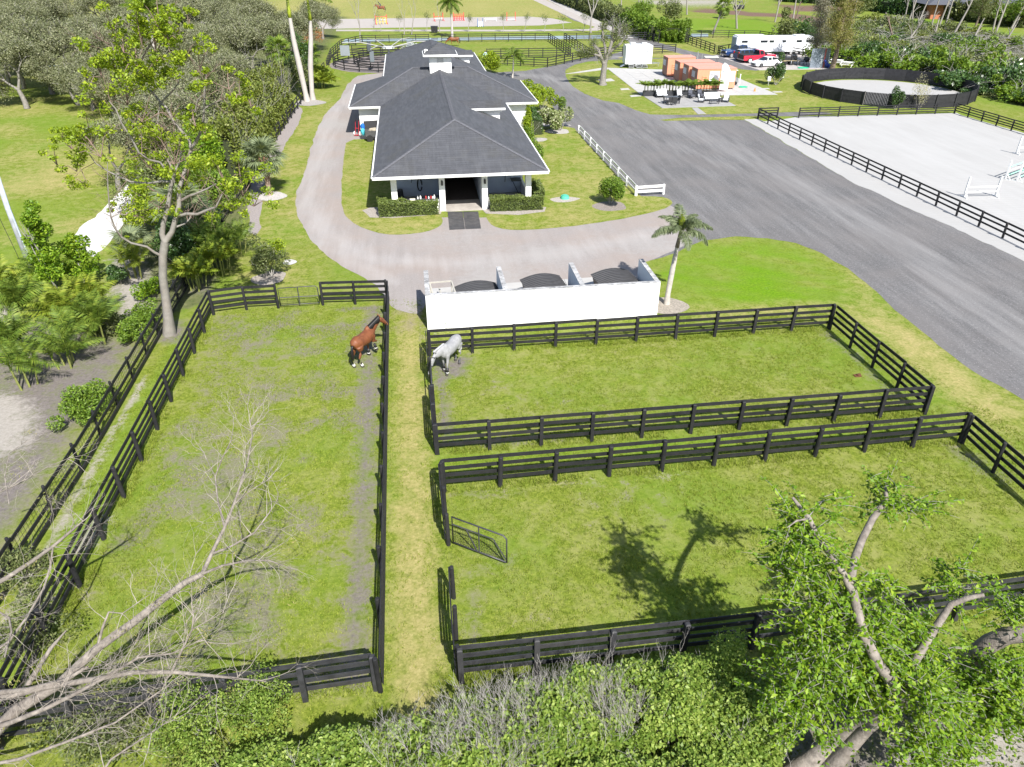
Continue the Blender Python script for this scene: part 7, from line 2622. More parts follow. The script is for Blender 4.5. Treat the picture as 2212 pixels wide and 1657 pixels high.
# pollarded tree by the concrete pad
pol = thing("pollarded_tree", "thick grey pollarded tree with cut limbs and few leaves by the concrete pad", "tree", (26.1, 103.7, 0))
limbs = []
for pts, rs in (
        ([(0, 0, 0), (-.05, 0, .4), (0, 0, 1.6), (.1, 0, 2.7)], [.62, .45, .40, .36]),
        ([(.05, 0, 2.5), (-.5, 0, 3.6), (-.9, .2, 4.5), (-1.5, .4, 5.0)], [.28, .22, .18, .13]),
        ([(.1, 0, 2.7), (.5, 0, 3.9), (.8, -.2, 5.2), (1.0, .1, 6.6), (.9, .2, 7.6)], [.30, .24, .2, .15, .1]),
        ([(.5, 0, 3.9), (1.3, 0, 4.6), (2.2, 0, 5.2), (2.6, .1, 6.1)], [.2, .18, .14, .1]),
        ([(.2, 0, 3.0), (.2, .6, 4.5), (-.1, .9, 5.8), (-.3, 1.0, 7.0)], [.22, .18, .15, .1]),
        ([(-.5, 0, 3.6), (-1.4, -.2, 3.9), (-2.3, -.2, 4.2), (-3.1, 0, 4.1)], [.16, .13, .1, .06]),
        ([(.8, -.2, 5.2), (1.6, -.4, 6.1), (1.8, -.5, 7.2)], [.14, .11, .07])):
    limbs.append((pts, rs, 3))
tubes_obj(limbs, "trunk", BARKG, pol)
rng = np.random.default_rng(61)
tw = []
cl = []
for pts, rs, _ in limbs[1:]:
    tw += twigs_along(rng, pts, rs, 14, 1.0, .8, 2, .35, .03)
    for q in range(5):
        k_ = rng.integers(1, len(pts))
        cl.append(ball(rng, 150, np.array(pts[k_]) + rng.normal(size=3) * .3, (.55, .5, .55)))
cl.append(ball(rng, 900, (-2.6, 0, 4.0), (1.3, .7, .6)))
tubes_obj(tw, "twigs", TWIG, pol)
leafobj(np.concatenate(cl), .17, L_BRUSH, "leaf_tufts", pol, rng)

# tall casuarina like tree and its grey neighbour by the parking pad
def wispy(name, label, base, H, seed, lm, bark, n, wd=2.2, trunkr=.28, lean=0.0):
    t = thing(name, label, "tree", base, 0)
    rng = np.random.default_rng(seed)
    tp = [(lean * H * f + .1 * math.sin(f * 7), 0, H * f) for f in np.linspace(0, 1, 7)]
    tubes = [(tp, list(np.linspace(trunkr, .04, 7)), 5)]
    C = []
    tw = []
    for i in range(70):
        f = rng.uniform(.25, 1)
        z = H * f
        L = wd * (1.15 - f * .7) * rng.uniform(.6, 1.2)
        a = rng.random() * 6.28
        p = np.array([lean * H * f, 0, z])
        e_ = p + np.array([math.cos(a) * L, math.sin(a) * L, L * rng.uniform(.1, .6)])
        mid = (p + e_) / 2 + np.array([0, 0, .25])
        tw.append(([tuple(p), tuple(mid), tuple(e_)], [.05, .035, .012], 1))
        k = n // 70
        tt = rng.random(k)[:, None] ** .6
        C.append(p + (e_ - p) * tt + rng.normal(size=(k, 3)) * np.array([.30, .30, .35]) - np.array([0, 0, .15]))
    tubes_obj(tubes, "trunk", bark, t)
    tubes_obj(tw, "branches", bark, t)
    leafobj(np.concatenate(C), .26, lm, "crown", t, rng, asp=.25)
    return t


L_GOLD = leafmat("golden_needles", [(0, (.10, .12, .03)), (.5, (.18, .18, .05)), (1, (.28, .23, .11))], .3)
wispy("feathery_tree", "tall golden green feathery tree with a thick trunk beside the stacked panels", W(1797, 150), 11.5, 300, L_GOLD, BARKB, 15000, 3.0, .42, .03)
wispy("feathery_tree", "grey wispy tree just right of the white trailer", W(1757, 135), 9.5, 301, leafmat("grey_needles", [(0, (.12, .12, .08)), (1, (.28, .27, .21))], .3), BARKG, 9000, 2.4, .22, -.02)
wispy("feathery_tree", "green feathery leaning tree in the middle of the brush", W(2105, 62), 9, 302, L_BRUSH, BARKB, 9000, 2.6, .25, .06)

# ------------------------------------------------------------------ brush and fallen timber on the right
brush_poly = PX([(1772, 128), (1850, 140), (1900, 152), (2000, 168), (2070, 198), (2140, 214), (2212, 226), (2330, 262), (2460, 262), (2330, 120), (2212, 92), (2000, 66), (1880, 58), (1770, 68), (1740, 92)])
rng = np.random.default_rng(400)
bx_ = np.array(brush_poly)
SHV = []
for s_, (lm, lf) in enumerate(((L_BRUSH, .26), (L_BRIGHT, .26), (L_DARK, .26), (L_BRUSH, .22), (L_BAMBOO, .3))):
    r2 = np.random.default_rng(420 + s_)
    C = []
    for i in range(12):
        c = r2.normal(size=3) * np.array([.9, .9, .4])
        c[2] = abs(c[2]) + .5
        C.append(ball(r2, 170, c, np.array([.9, .9, .7]) * r2.uniform(.6, 1.1), 1))
    C = np.concatenate(C)
    C = C[C[:, 2] > .02]
    V, F = leafcloud(C, lf, r2)
    me_ = npmesh("foliage", V, F, lm)
    tb = []
    for i in range(6):
        q_, _ = grow(r2, (0, 0, 0), (r2.normal() * .6, r2.normal() * .6, 1), .9, .05, 2, (2, 3), .6, .0, .2, .6, .8)
        tb += q_
    mb = MB()
    for pts, rs, lv in tb:
        mb.tube(pts, rs, 3, cap=False)
    SHV.append((me_, mb.mesh("stems", TWIG, False, False)))
SHL = ["dull green brush shrub among the fallen timber", "bright green brush shrub among the fallen timber", "dark green brush shrub among the fallen timber", "small olive brush shrub among the fallen timber", "yellowish brush shrub among the fallen timber"]
n = 0
pts = []
while n < 225:
    x, y_ = rng.uniform(bx_[:, 0].min(), bx_[:, 0].max()), rng.uniform(bx_[:, 1].min(), bx_[:, 1].max())
    if not inpoly(np.array([x]), np.array([y_]), brush_poly)[0]:
        continue
    v = float(vnoise(x, y_, .11))
    near = sdist(np.array([x]), np.array([y_]), [(67.5, 119), (70.2, 111), (77.5, 97), (78.5, 66)])[0]
    if v < .48 and near > 6 and rng.random() < .8:
        continue
    k = int(rng.integers(0, 5))
    if near < 5:
        k = 2 if rng.random() < .55 else 1
    s_ = rng.uniform(.7, 1.5) * (1.35 if near < 6 else 1)
    zn = "along the right boundary fence" if near < 6 else "behind the feathery golden tree" if x < 78 and y_ > 125 else "behind the round pen" if x < 92 and y_ < 130 else "near the clustered snags" if y_ > 150 else "in the right of the brush field"
    t = thing("brush_shrub", SHL[k].replace("among the fallen timber", zn), "shrub", (x, y_, -.1), rng.random() * 6.28, ["dull", "bright", "dark", "olive", "yellowish"][k] + " brush shrubs " + zn)
    t.scale = (s_, s_, s_ * rng.uniform(.7, 1.25))
    link(SHV[k][0], "foliage", t)
    link(SHV[k][1], "stems", t)
    n += 1
# tangled debris: nobody could count it
tb = []
for i in range(1300):
    while True:
        x, y_ = rng.uniform(bx_[:, 0].min(), bx_[:, 0].max()), rng.uniform(bx_[:, 1].min(), bx_[:, 1].max())
        if inpoly(np.array([x]), np.array([y_]), brush_poly)[0] and (float(vnoise(x, y_, .11)) < .55 or rng.random() < .3):
            break
    a = rng.random() * 6.28
    L = rng.uniform(1.2, 5)
    z0, z1 = rng.uniform(.1, 1.4), rng.uniform(.1, 2.0)
    d = np.array([math.cos(a), math.sin(a)]) * L / 2
    r_ = rng.uniform(.012, .045)
    tb.append(([(x - d[0], y_ - d[1], z0), (x + rng.normal() * .3, y_ + rng.normal() * .3, (z0 + z1) / 2 + .2), (x + d[0], y_ + d[1], z1)], [r_, r_ * .8, r_ * .4], 1))
o = tubes_obj(tb, "storm_debris", TWIG, None, n=4)
o['kind'] = 'stuff'
C = np.stack([rng.uniform(bx_[:, 0].min(), bx_[:, 0].max(), 60000), rng.uniform(bx_[:, 1].min(), bx_[:, 1].max(), 60000), rng.random(60000) * .5], 1)
ok = inpoly(C[:, 0], C[:, 1], brush_poly)
o = leafobj(C[ok], .34, L_BRUSH, "ground_cover", None, rng, asp=.35, upb=.1)
o['kind'] = 'stuff'
# standing and leaning dead trunks
snags = [(2011, 62, 6.5, .0, "split pale snag left of the tree group"), (1908, 68, 3.6, -.12, "short forked snag near the green feathery tree"), (1958, 60, 7.5, .12, "tall white snag in the clustered trunks"), (1968, 62, 7.0, -.18, "snag leaning left in the clustered trunks"),
         (1978, 60, 6.5, .25, "snag leaning right in the clustered trunks"), (1950, 64, 6.0, -.05, "left outer snag of the clustered trunks"), (2040, 64, 7.5, .02, "straight pale snag right of the cluster"), (2028, 60, 6.0, .10, "thin snag behind the straight one"),
         (2055, 85, 8.5, .30, "long thin trunk leaning to the right above the brush"), (2014, 88, 4.0, .05, "bare snag standing behind the round pen"), (2094, 98, 4.5, .32, "pale trunk leaning right above the pen's far side"), (2150, 70, 9.0, .12, "tall broken snag near the house"),
         (2143, 72, 6.5, -.05, "second snag beside the tall broken one near the house"), (2185, 62, 7.5, .28, "leaning snag at the right below the house"), (2170, 95, 4.5, .3, "slanting trunk near the right edge"), (1930, 92, 4.5, -.55, "dark trunk leaning hard left in the brush"),
         (1955, 96, 4.0, .6, "dark fallen limb propped in the brush"), (1835, 74, 6.5, 0, "thin pale pole trunk behind the feathery tree"), (1713, 40, 7.5, .0, "slim bare trunk on the cleared land"), (1716, 58, 5.0, .06, "brown broken pole beside the paddock back fence"),
         (1592, 62, 6.0, -.22, "white forked dead tree in the green field"), (1484, 32, 7.5, -.15, "pale many stemmed dead tree on the cleared land"), (1674, 48, 8.0, .05, "large bare grey tree on the cleared land"), (1341, 22, 6.0, 0, "slim trunk rising over the far hedge"),
         (1377, 36, 7.0, .02, "second slim trunk over the far hedge")]
for i, (px, py, H, ln, lb) in enumerate(snags):
    c = W(px, py)
    t = thing("dead_tree", lb, "tree", c, 0, "storm damaged trunks")
    r2 = np.random.default_rng(600 + i)
    tp = [(ln * H * f, .1 * math.sin(f * 5 + i), H * f) for f in np.linspace(0, 1, 6)]
    rr = .20 + .06 * r2.random()
    tb = [(tp, list(np.linspace(rr, rr * .35, 6)), 5)]
    k = 5 if i in (20, 21, 22, 16) else 2
    for j in range(k):
        f = r2.uniform(.3, .85)
        p = np.array([ln * H * f, 0, H * f])
        a = r2.random() * 6.28
        q_, _ = grow(r2, p, (math.cos(a) * .8, math.sin(a) * .3, 1.0), H * (.30 if k > 2 else .16), rr * .5, 2 if k > 2 else 1, (2, 2), .45, .1, .1, .6, .8)
        tb += q_
    tubes_obj(tb, "trunk", BARKB if i in (15, 19) else BARKW, t)
# hedges and woods further off
hp = PX([(1180, -4), (1262, 28), (1335, 60), (1400, 88), (1462, 92)])
for i in range(4):
    hedge("boundary_hedge", ["farthest section of the dense hedge along the pale road", "second section of the dense hedge along the pale road", "third section of the dense hedge along the pale road", "near bushy end of the dense hedge by the small paddock"][i],
          (hp[i][0] + 2, hp[i][1], 0), (hp[i + 1][0] + 2, hp[i + 1][1], 0), 4.2, 3.0, [16000, 14000, 14000, 9000][i], .42, L_BRIGHT if i > 1 else L_BRUSH, 50 + i, False, "dense hedge along the pale road", .22)
hp = PX([(1690, 2), (1800, 10), (1880, 22), (1990, 36), (2110, 46), (2230, 60)])
for i in range(5):
    hedge("tree_line", ["far left end of the dark tree line before the dry field", "tree line section behind the brown soil", "tree line section behind the clustered snags", "tree line section left of the house", "tree line section in front of the house"][i],
          (hp[i][0], hp[i][1], 0), (hp[i + 1][0], hp[i + 1][1], 0), 5.5, 3.0, 9000, .55, L_DARK if i < 3 else L_BRUSH, 60 + i, False, "dark tree line before the dry field", .4)
for i, (px, py, s_, lm) in enumerate(((1450, 50, 1.3, L_BRUSH), (1385, 45, 1.2, L_BRIGHT), (1560, 40, .7, L_BRUSH), (1790, 100, 1.5, L_BRUSH), (1745, 105, 1.2, L_DARK), (1690, 95, 1.2, L_BRUSH), (2120, 50, 1.9, L_BRUSH), (2195, 60, 2.0, L_BRIGHT), (1850, 40, 1.4, L_BRUSH))):
    shrub("wild_bush", ["bush standing alone left of the cabbage palm", "bright bush over the far hedge", "small bush in the green field", "tall bush between the panels and the brush", "dark bush right of the white trailer", "bush behind the white trailer roof",
                        "tall bush left of the house", "bright bushy tree in front of the house", "bush behind the feathery golden tree"][i], W(px, py), (2.2 * s_, 2.0 * s_, 2.4 * s_), 3500, .34, lm, group="wild bushes on the right", seed=130 + i)
# ------------------------------------------------------------------ tall bare trunked tree at the left fence
def WT(l, Y):
    """limb read from the survey at a given distance: (px, py, extra distance)"""
    return [tuple(WY(p[0], p[1], Y + (p[2] if len(p) > 2 else 0))) for p in l]


lb_ = thing("gumbo_limbo", "tall grey trunked tree with lime leaf tufts between the two left fences", "tree", (0, 0, 0))
YT = 35.37
GUM = mat("smooth_grey_bark", (.21, .195, .175), rough=.7, var=.22, scale=2.5, bmp=.3, bscale=9, dirt=.3, dirtcol=(.22, .17, .14))
GUMR = mat("reddish_limb_bark", (.20, .14, .115), rough=.75, var=.25, scale=4, bmp=.2)
LT = [([(367, 726), (364, 690), (359, 650), (352, 600), (352, 552), (357, 522)], [.46, .33, .27, .25, .25, .25], 6),
      ([(357, 522), (350, 505), (353, 483), (362, 450), (370, 400), (377, 373)], [.22, .17, .15, .14, .125, .12], 6),
      ([(357, 522), (372, 500), (381, 467), (387, 443), (387, 407, .3), (400, 367, .5), (413, 323, .6)], [.2, .165, .15, .14, .13, .12, .11], 6),
      ([(377, 373), (366, 352), (352, 330)], [.09, .06, .03], 4), ([(377, 373), (388, 350), (392, 325)], [.09, .06, .03], 4),
      ([(383, 467), (405, 462, -.3), (427, 463, -.6), (450, 453, -.8), (467, 447, -1), (480, 420, -1.1)], [.12, .1, .09, .08, .07, .04], 4),
      ([(393, 433), (408, 424, -.3), (420, 420, -.5), (450, 407, -.8), (467, 397, -.9)], [.1, .085, .07, .06, .03], 4),
      ([(381, 490), (400, 483, .3), (408, 475, .5), (413, 465, .8)], [.07, .05, .04, .02], 4),
      ([(350, 553), (333, 545, -.2), (317, 533, -.4), (283, 525, -.7), (262, 512, -.9), (248, 492, -1), (240, 470, -1), (236, 440, -1.1), (233, 400, -1.2), (232, 350, -1.2)], [.11, .09, .075, .07, .065, .06, .05, .045, .035, .02], 4),
      ([(240, 470, -1), (256, 462, -.9), (282, 465, -.7)], [.04, .03, .015], 3),
      ([(377, 393), (350, 392, .3), (320, 396, .6), (283, 393, .8), (258, 382, 1), (233, 370, 1), (207, 353, 1), (190, 330, 1.1)], [.09, .075, .07, .06, .05, .045, .035, .02], 4),
      ([(413, 323, .6), (409, 303, .7), (394, 285, .8), (377, 267, .9), (360, 233, 1.1), (347, 222, 1.2)], [.11, .10, .09, .085, .08, .075], 5),
      ([(347, 222, 1.2), (330, 200, 1.4), (313, 190, 1.5), (302, 178, 1.5), (296, 160, 1.6), (290, 130, 1.6)], [.07, .06, .055, .05, .045, .02], 4),
      ([(347, 222, 1.2), (342, 245, .8), (340, 275, .5)], [.04, .03, .015], 3),
      ([(347, 222, 1.2), (370, 200, 1), (385, 180, 1), (390, 140, .8)], [.06, .05, .04, .02], 4),
      ([(413, 323, .6), (430, 293, .4), (438, 270, .3), (441, 235, .2), (442, 190, .1), (446, 160, 0)], [.10, .09, .08, .07, .055, .03], 5),
      ([(410, 270, .6), (422, 240, .5), (427, 215, .4), (440, 205, .2)], [.06, .055, .05, .03], 4),
      ([(441, 235, .2), (465, 222, 0), (490, 210, -.2)], [.05, .035, .015], 3),
      ([(296, 160, 1.6), (310, 120, 1.6), (330, 90, 1.5), (345, 60, 1.4), (360, 40, 1.3)], [.05, .045, .04, .03, .015], 4),
      ([(296, 160, 1.6), (270, 140, 1.6), (250, 120, 1.6), (240, 90, 1.6)], [.05, .04, .03, .015], 4),
      ([(300, 330, -1), (285, 300, -1.1), (262, 265, -1.2), (250, 235, -1.2), (235, 218, -1.2)], [.06, .055, .045, .035, .02], 4),
      ([(377, 393), (345, 350, -.4), (320, 345, -.7), (300, 330, -1)], [.08, .075, .065, .06], 4)]
tb = [(WT(l, YT), [q * .78 for q in r], v) for l, r, v in LT]
tubes_obj(tb[:3], "trunk", GUM, lb_)
for q_ in tb[3:]:
    tubes_obj([q_], "limb", GUM, lb_)
rng = np.random.default_rng(701)
tw = []
for pts, rs, v in tb[3:]:
    tw += twigs_along(rng, pts, rs, 7, .8, .7, 2, .3, .018, start=.3)
CL = [(300, 70, 26), (340, 40, 28), (245, 65, 20), (330, 85, 30), (290, 112, 34), (240, 130, 26), (390, 118, 26), (428, 128, 22), (214, 142, 26), (200, 120, 20), (183, 160, 14), (268, 200, 30), (300, 236, 32), (318, 255, 22),
      (192, 290, 28), (172, 275, 14), (150, 305, 20), (130, 290, 12), (212, 318, 24), (160, 352, 22), (185, 385, 22), (120, 345, 14), (240, 450, 13), (345, 300, 30), (322, 338, 34), (370, 328, 32), (398, 370, 26), (340, 428, 26), (392, 388, 20),
      (485, 380, 34), (520, 400, 30), (545, 425, 26), (505, 438, 20), (540, 215, 18), (490, 172, 22), (515, 190, 16), (285, 457, 14), (382, 52, 22), (404, 40, 16), (352, 162, 14), (305, 150, 30), (360, 66, 18), (262, 92, 22),
      (350, 110, 20), (318, 60, 18), (440, 150, 14), (278, 520, 6), (175, 240, 12), (440, 275, 20), (420, 260, 14), (300, 410, 16), (330, 400, 16)]
C = []
tipt = []
for px, py, r in CL:
    c = WY(px, py, YT + rng.uniform(-1.0, 1.0))
    s_ = r / F_PX * 39
    n = int(62 * (r / 10) ** 2)
    for j in range(max(2, int(r / 4.5))):
        q = np.array(c) + rng.normal(size=3) * s_ * .75
        C.append(ball(rng, max(12, n // max(2, int(r / 4.5))), q, (s_ * .55, s_ * .55, s_ * .36)))
        tipt.append(([tuple(np.array(c) - [0, 0, s_ * .7]), tuple((np.array(c) + q) / 2), tuple(q)], [.025, .018, .008], 1))
tubes_obj(tw + tipt, "twigs", GUMR, lb_)
leafobj(np.concatenate(C), .155, L_LIME, "leaf_tufts", lb_, rng, asp=.5)

# leafy sapling in front of the shell path and a leaning one on the left lawn
for i, (px, py, H, lb2) in enumerate(((132, 640, 5.0, "upright leafy sapling left of the shell path"), (182, 612, 2.6, "smaller leafy sapling at the end of the shell path"))):
    c = W(px, py)
    t = thing("sapling", lb2, "tree", c, 0)
    r2 = np.random.default_rng(720 + i)
    tb, tips = grow(r2, (0, 0, 0), (-.05, 0, 1), H * .33, .08, 3, (2, 3), .3, .35, .08, .65, .72)
    tubes_obj(tb, "stems", TWIG, t)
    C = []
    for f in np.linspace(.25, 1, 14):
        C.append(ball(r2, 320, (r2.normal() * .35, r2.normal() * .3, H * f), (.75 * (1.15 - f * .6), .7 * (1.15 - f * .6), .42), 1))
    leafobj(np.concatenate(C), .17, L_ELM, "foliage", t, r2)

# ------------------------------------------------------------------ bare tree blown over at the lower left
DW = mat("bleached_bark", (.225, .198, .172), rough=.9, var=.45, scale=6, bmp=.9, bscale=22, dirt=.6, dirtcol=(.11, .09, .075))
ft = thing("fallen_tree", "large bleached bare tree leaning across the lower left fence corner", "tree", (0, 0, 0))
DL = [([(-160, 1700, .6), (-60, 1630, 1.3), (40, 1530, 2.1), (130, 1476, 2.6), (210, 1400, 3.2), (290, 1343, 3.5), (340, 1303, 3.8), (400, 1258, 4.0), (437, 1240, 4.1)], [.30, .26, .22, .19, .165, .15, .14, .125, .12], 6, 26),
      ([(437, 1240, 4.1), (460, 1190, 4.4), (485, 1140, 4.8), (505, 1090, 5.1), (522, 1040, 5.4), (536, 990, 5.7), (545, 940, 6.0), (540, 905, 6.2)], [.11, .09, .075, .06, .05, .04, .03, .015], 5, 46),
      ([(437, 1240, 4.1), (480, 1222, 4.3), (530, 1212, 4.5), (580, 1210, 4.6), (640, 1232, 4.6)], [.07, .055, .045, .03, .012], 4, 26),
      ([(462, 1195, 4.4), (500, 1180, 4.6), (550, 1150, 4.9), (580, 1110, 5.2), (600, 1080, 5.4)], [.06, .05, .04, .03, .012], 4, 26),
      ([(485, 1140, 4.8), (470, 1080, 5.0), (465, 1030, 5.2), (480, 990, 5.5), (500, 950, 5.8), (505, 915, 6.0)], [.05, .042, .035, .03, .02, .01], 4, 20),
      ([(505, 1090, 5.1), (540, 1060, 5.2), (590, 1030, 5.3)], [.035, .025, .01], 4, 14),
      ([(465, 1030, 5.2), (450, 1000, 5.3), (430, 960, 5.5), (440, 945, 5.6)], [.025, .02, .015, .008], 4, 8),
      ([(210, 1400, 3.2), (222, 1355, 3.6), (235, 1322, 3.9)], [.07, .055, .04], 4, 4), ([(235, 1322, 3.9), (265, 1325, 4.0), (300, 1300, 4.1), (330, 1280, 4.1)], [.03, .025, .018, .01], 4, 8),
      ([(-80, 1540, 1.8), (0, 1508, 2.2), (100, 1484, 2.6), (200, 1468, 2.9), (290, 1452, 3.1), (380, 1452, 3.2), (480, 1462, 3.2), (575, 1472, 3.2)], [.16, .15, .135, .115, .10, .085, .06, .02], 5, 60),
      ([(-80, 1590, 1.7), (20, 1562, 2.1), (100, 1530, 2.4), (160, 1500, 2.7), (230, 1462, 3.0), (300, 1420, 3.4), (370, 1412, 3.6), (440, 1380, 3.8)], [.12, .11, .10, .09, .075, .05, .035, .012], 5, 50),
      ([(370, 1452, 3.2), (395, 1400, 3.8), (415, 1360, 4.2), (418, 1330, 4.5), (413, 1300, 4.7)], [.06, .05, .04, .03, .012], 4, 26),
      ([(415, 1360, 4.2), (450, 1340, 4.4), (490, 1320, 4.6)], [.03, .022, .01], 4, 14),
      ([(-60, 1290, 2.8), (20, 1245, 3.2), (70, 1212, 3.5), (115, 1180, 3.8), (150, 1150, 4.1), (180, 1125, 4.3)], [.13, .115, .10, .085, .07, .03], 5, 30),
      ([(115, 1180, 3.8), (108, 1225, 3.4), (95, 1270, 3.1), (60, 1330, 2.8), (20, 1385, 2.5), (-30, 1420, 2.3)], [.04, .045, .05, .055, .06, .06], 4, 26),
      ([(-40, 1300, 2.8), (20, 1335, 2.8), (25, 1365, 2.8), (10, 1420, 2.6)], [.05, .05, .045, .03], 4, 22),
      ([(-40, 1080, 2.5), (40, 1045, 2.9), (100, 1010, 3.3), (160, 985, 3.6)], [.04, .035, .025, .01], 4, 26),
      ([(20, 1090, 2.6), (10, 1030, 3.0), (20, 980, 3.2), (60, 950, 3.5)], [.035, .03, .02, .01], 4, 18),
      ([(-60, 1660, 1.2), (40, 1640, 1.5), (150, 1600, 2.0), (250, 1560, 2.3), (350, 1490, 2.8), (370, 1450, 3.0)], [.08, .07, .055, .045, .03, .012], 4, 44),
      ([(-40, 1500, 2.2), (60, 1490, 2.5), (140, 1470, 2.8), (190, 1440, 3.0)], [.12, .11, .10, .06], 4, 24),
      ([(143, 1362, 3.0), (110, 1400, 2.7), (60, 1480, 2.1)], [.03, .09, .12], 4, 8),
      ([(200, 1700, 1.0), (240, 1640, 1.6), (300, 1600, 2.0), (360, 1560, 2.4), (400, 1530, 2.6)], [.05, .045, .035, .025, .01], 4, 26)]
rng = np.random.default_rng(731)
big, tw = [], []
for l, r, v, k in DL:
    pts = [tuple(W(a, b, z)) for a, b, z in l]
    r = [q * (.64 if v == 6 else .54) for q in r]
    big.append((pts, r, v))
    tw += twigs_along(rng, pts, r, int(k * .7), .58, .75, 3 if k > 28 else 2, .12, .0105, start=.08)
tubes_obj(big[:1], "trunk", DW, ft, n=9)
for q_ in big[1:]:
    tubes_obj([q_], "limb", DW, ft, n=7)
tubes_obj(tw, "twigs", mat("tan_twigs", (.31, .275, .24), rough=.9, var=.3, scale=6), ft, n=3)
C = []
for i in range(60):
    pts, rs, _ = big[rng.integers(0, len(big))]
    p = np.array(pts[rng.integers(1, len(pts))])
    C.append(ball(rng, 26, p + rng.normal(size=3) * .5, (.22, .22, .12)))
leafobj(np.concatenate(C), .07, L_GOLD, "dry_leaf_tufts", ft, rng, asp=.3)

# ------------------------------------------------------------------ leafy broken tree at the lower right
et = thing("broken_tree", "broken elm like tree with split trunk and leafy regrowth at the lower right", "tree", (0, 0, 0))
ET = [([(1690, 1690, 0), (1755, 1640, .4), (1800, 1600, 1.0), (1850, 1562, 1.8), (1900, 1532, 2.6), (1950, 1515, 3.2), (2000, 1508, 3.6)], [.42, .36, .31, .27, .24, .22, .17], 6),
      ([(1770, 1690, 0), (1800, 1650, .6), (1835, 1612, 1.2), (1870, 1575, 1.9), (1915, 1545, 2.6)], [.34, .30, .26, .22, .16], 6),
      ([(1950, 1515, 3.2), (1930, 1480, 3.7), (1895, 1430, 4.3), (1865, 1370, 4.9), (1850, 1310, 5.3), (1837, 1255, 5.7)], [.19, .18, .165, .15, .14, .13], 5),
      ([(1846, 1290, 5.5), (1822, 1240, 5.9), (1796, 1200, 6.2), (1768, 1165, 6.5), (1748, 1120, 6.8), (1712, 1075, 7.0)], [.12, .11, .10, .09, .075, .05], 5),
      ([(1837, 1255, 5.7), (1845, 1210, 5.8), (1862, 1165, 5.9), (1885, 1120, 6.0), (1915, 1082, 6.1), (1912, 1050, 6.3)], [.14, .13, .12, .11, .09, .05], 5),
      ([(1950, 1500, 3.4), (1975, 1430, 3.8), (2005, 1380, 4.1), (2035, 1335, 4.4), (2055, 1305, 4.7), (2090, 1292, 4.9), (2125, 1285, 5.0)], [.16, .14, .13, .115, .10, .085, .06], 5),
      ([(2000, 1508, 3.6), (2015, 1540, 3.3), (2035, 1575, 3.1)], [.18, .17, .12], 5), ([(1985, 1420, 3.0), (2040, 1400, 3.3), (2080, 1400, 3.4)], [.06, .05, .02], 4),
      ([(1748, 1120, 6.8), (1720, 1125, 6.8), (1700, 1140, 6.8)], [.04, .03, .015], 4)]
rng = np.random.default_rng(741)
tb = [([tuple(W(a, b, z)) for a, b, z in l], [q * .7 for q in r], v) for l, r, v in ET]
tubes_obj(tb, "trunk", DW, et, n=9)
sec_t = thing("bent_tree", "grey bent limb arching up at the right edge behind the bottom fence", "tree", (0, 0, 0))
tb2 = [([tuple(W(a, b, z)) for a, b, z in [(2085, 1445, 1.6), (2112, 1412, 2.3), (2140, 1388, 2.8), (2175, 1372, 3.1), (2215, 1370, 3.3), (2270, 1385, 3.3), (2330, 1420, 3.0)]], [.30, .25, .22, .21, .2, .2, .18], 5)]
tubes_obj(tb2, "trunk", DW, sec_t, n=9)


def sprays(rng, cs, zf, per, size, m, name, parent, sp=.33, nspr=4):
    """arching twigs with two rows of leaves"""
    C, T = [], []
    for px, py, z, r in cs:
        c = np.array(W(px, py, z))
        s_ = r / 88.0
        for j in range(int(nspr * max(1, r / 14))):
            p = c + rng.normal(size=3) * s_ * .55
            d = rng.normal(size=3)
            d[2] = d[2] * .35 - .05
            d /= np.linalg.norm(d)
            L = rng.uniform(.35, 1.05)
            q = p + d * L + np.array([0, 0, -.10])
            k = int(per * L)
            t_ = rng.random(k)[:, None]
            C.append(p + (q - p) * t_ + rng.normal(size=(k, 3)) * .045 + np.array([0, 0, .05]) * np.sin(t_ * PI))
            T.append(([tuple(p), tuple((p + q) / 2 + np.array([0, 0, .05])), tuple(q)], [.009, .007, .004], 1))
    leafobj(np.concatenate(C), size, m, name, parent, rng, asp=.5, upb=1.1)
    tubes_obj(T, "twigs", TWIG, parent, n=3)


cs = []
for (x0, y0, x1, y1, z0, z1, n, r) in ((1690, 1085, 1790, 1180, 6.4, 6.9, 11, 20), (1680, 1150, 1790, 1260, 5.6, 6.4, 15, 22), (1885, 1035, 1945, 1100, 5.9, 6.4, 10, 15), (1940, 1092, 2000, 1108, 5.8, 6.0, 4, 12),
                                       (1740, 1260, 1880, 1360, 4.6, 5.4, 15, 22), (1720, 1350, 1920, 1470, 3.6, 4.8, 34, 26), (1700, 1430, 2000, 1510, 2.6, 3.8, 32, 26), (1990, 1460, 2230, 1540, 2.2, 3.0, 36, 26), (1960, 1480, 2040, 1530, 3.6, 4.0, 14, 20),
                                       (2035, 1230, 2085, 1290, 4.6, 5.0, 7, 14), (2165, 1290, 2230, 1340, 3.4, 3.9, 5, 14), (1850, 1250, 1930, 1330, 5.0, 5.5, 8, 20), (1960, 1580, 2040, 1657, 1.6, 2.4, 14, 20),
                                       (1680, 1480, 1790, 1570, 2.0, 2.9, 16, 22), (2020, 1500, 2212, 1560, 2.0, 2.8, 30, 24), (1960, 1350, 2030, 1420, 3.4, 4.2, 14, 20), (2030, 1560, 2110, 1640, 1.4, 2.4, 9, 16)):
    for i in range(n):
        a, b_ = rng.random(), rng.random()
        cs.append((x0 + (x1 - x0) * a, y0 + (y1 - y0) * b_, z0 + (z1 - z0) * (1 - b_) + rng.normal() * .12, r))
sprays(rng, cs, 0, 34, .115, L_ELM, "foliage", et)
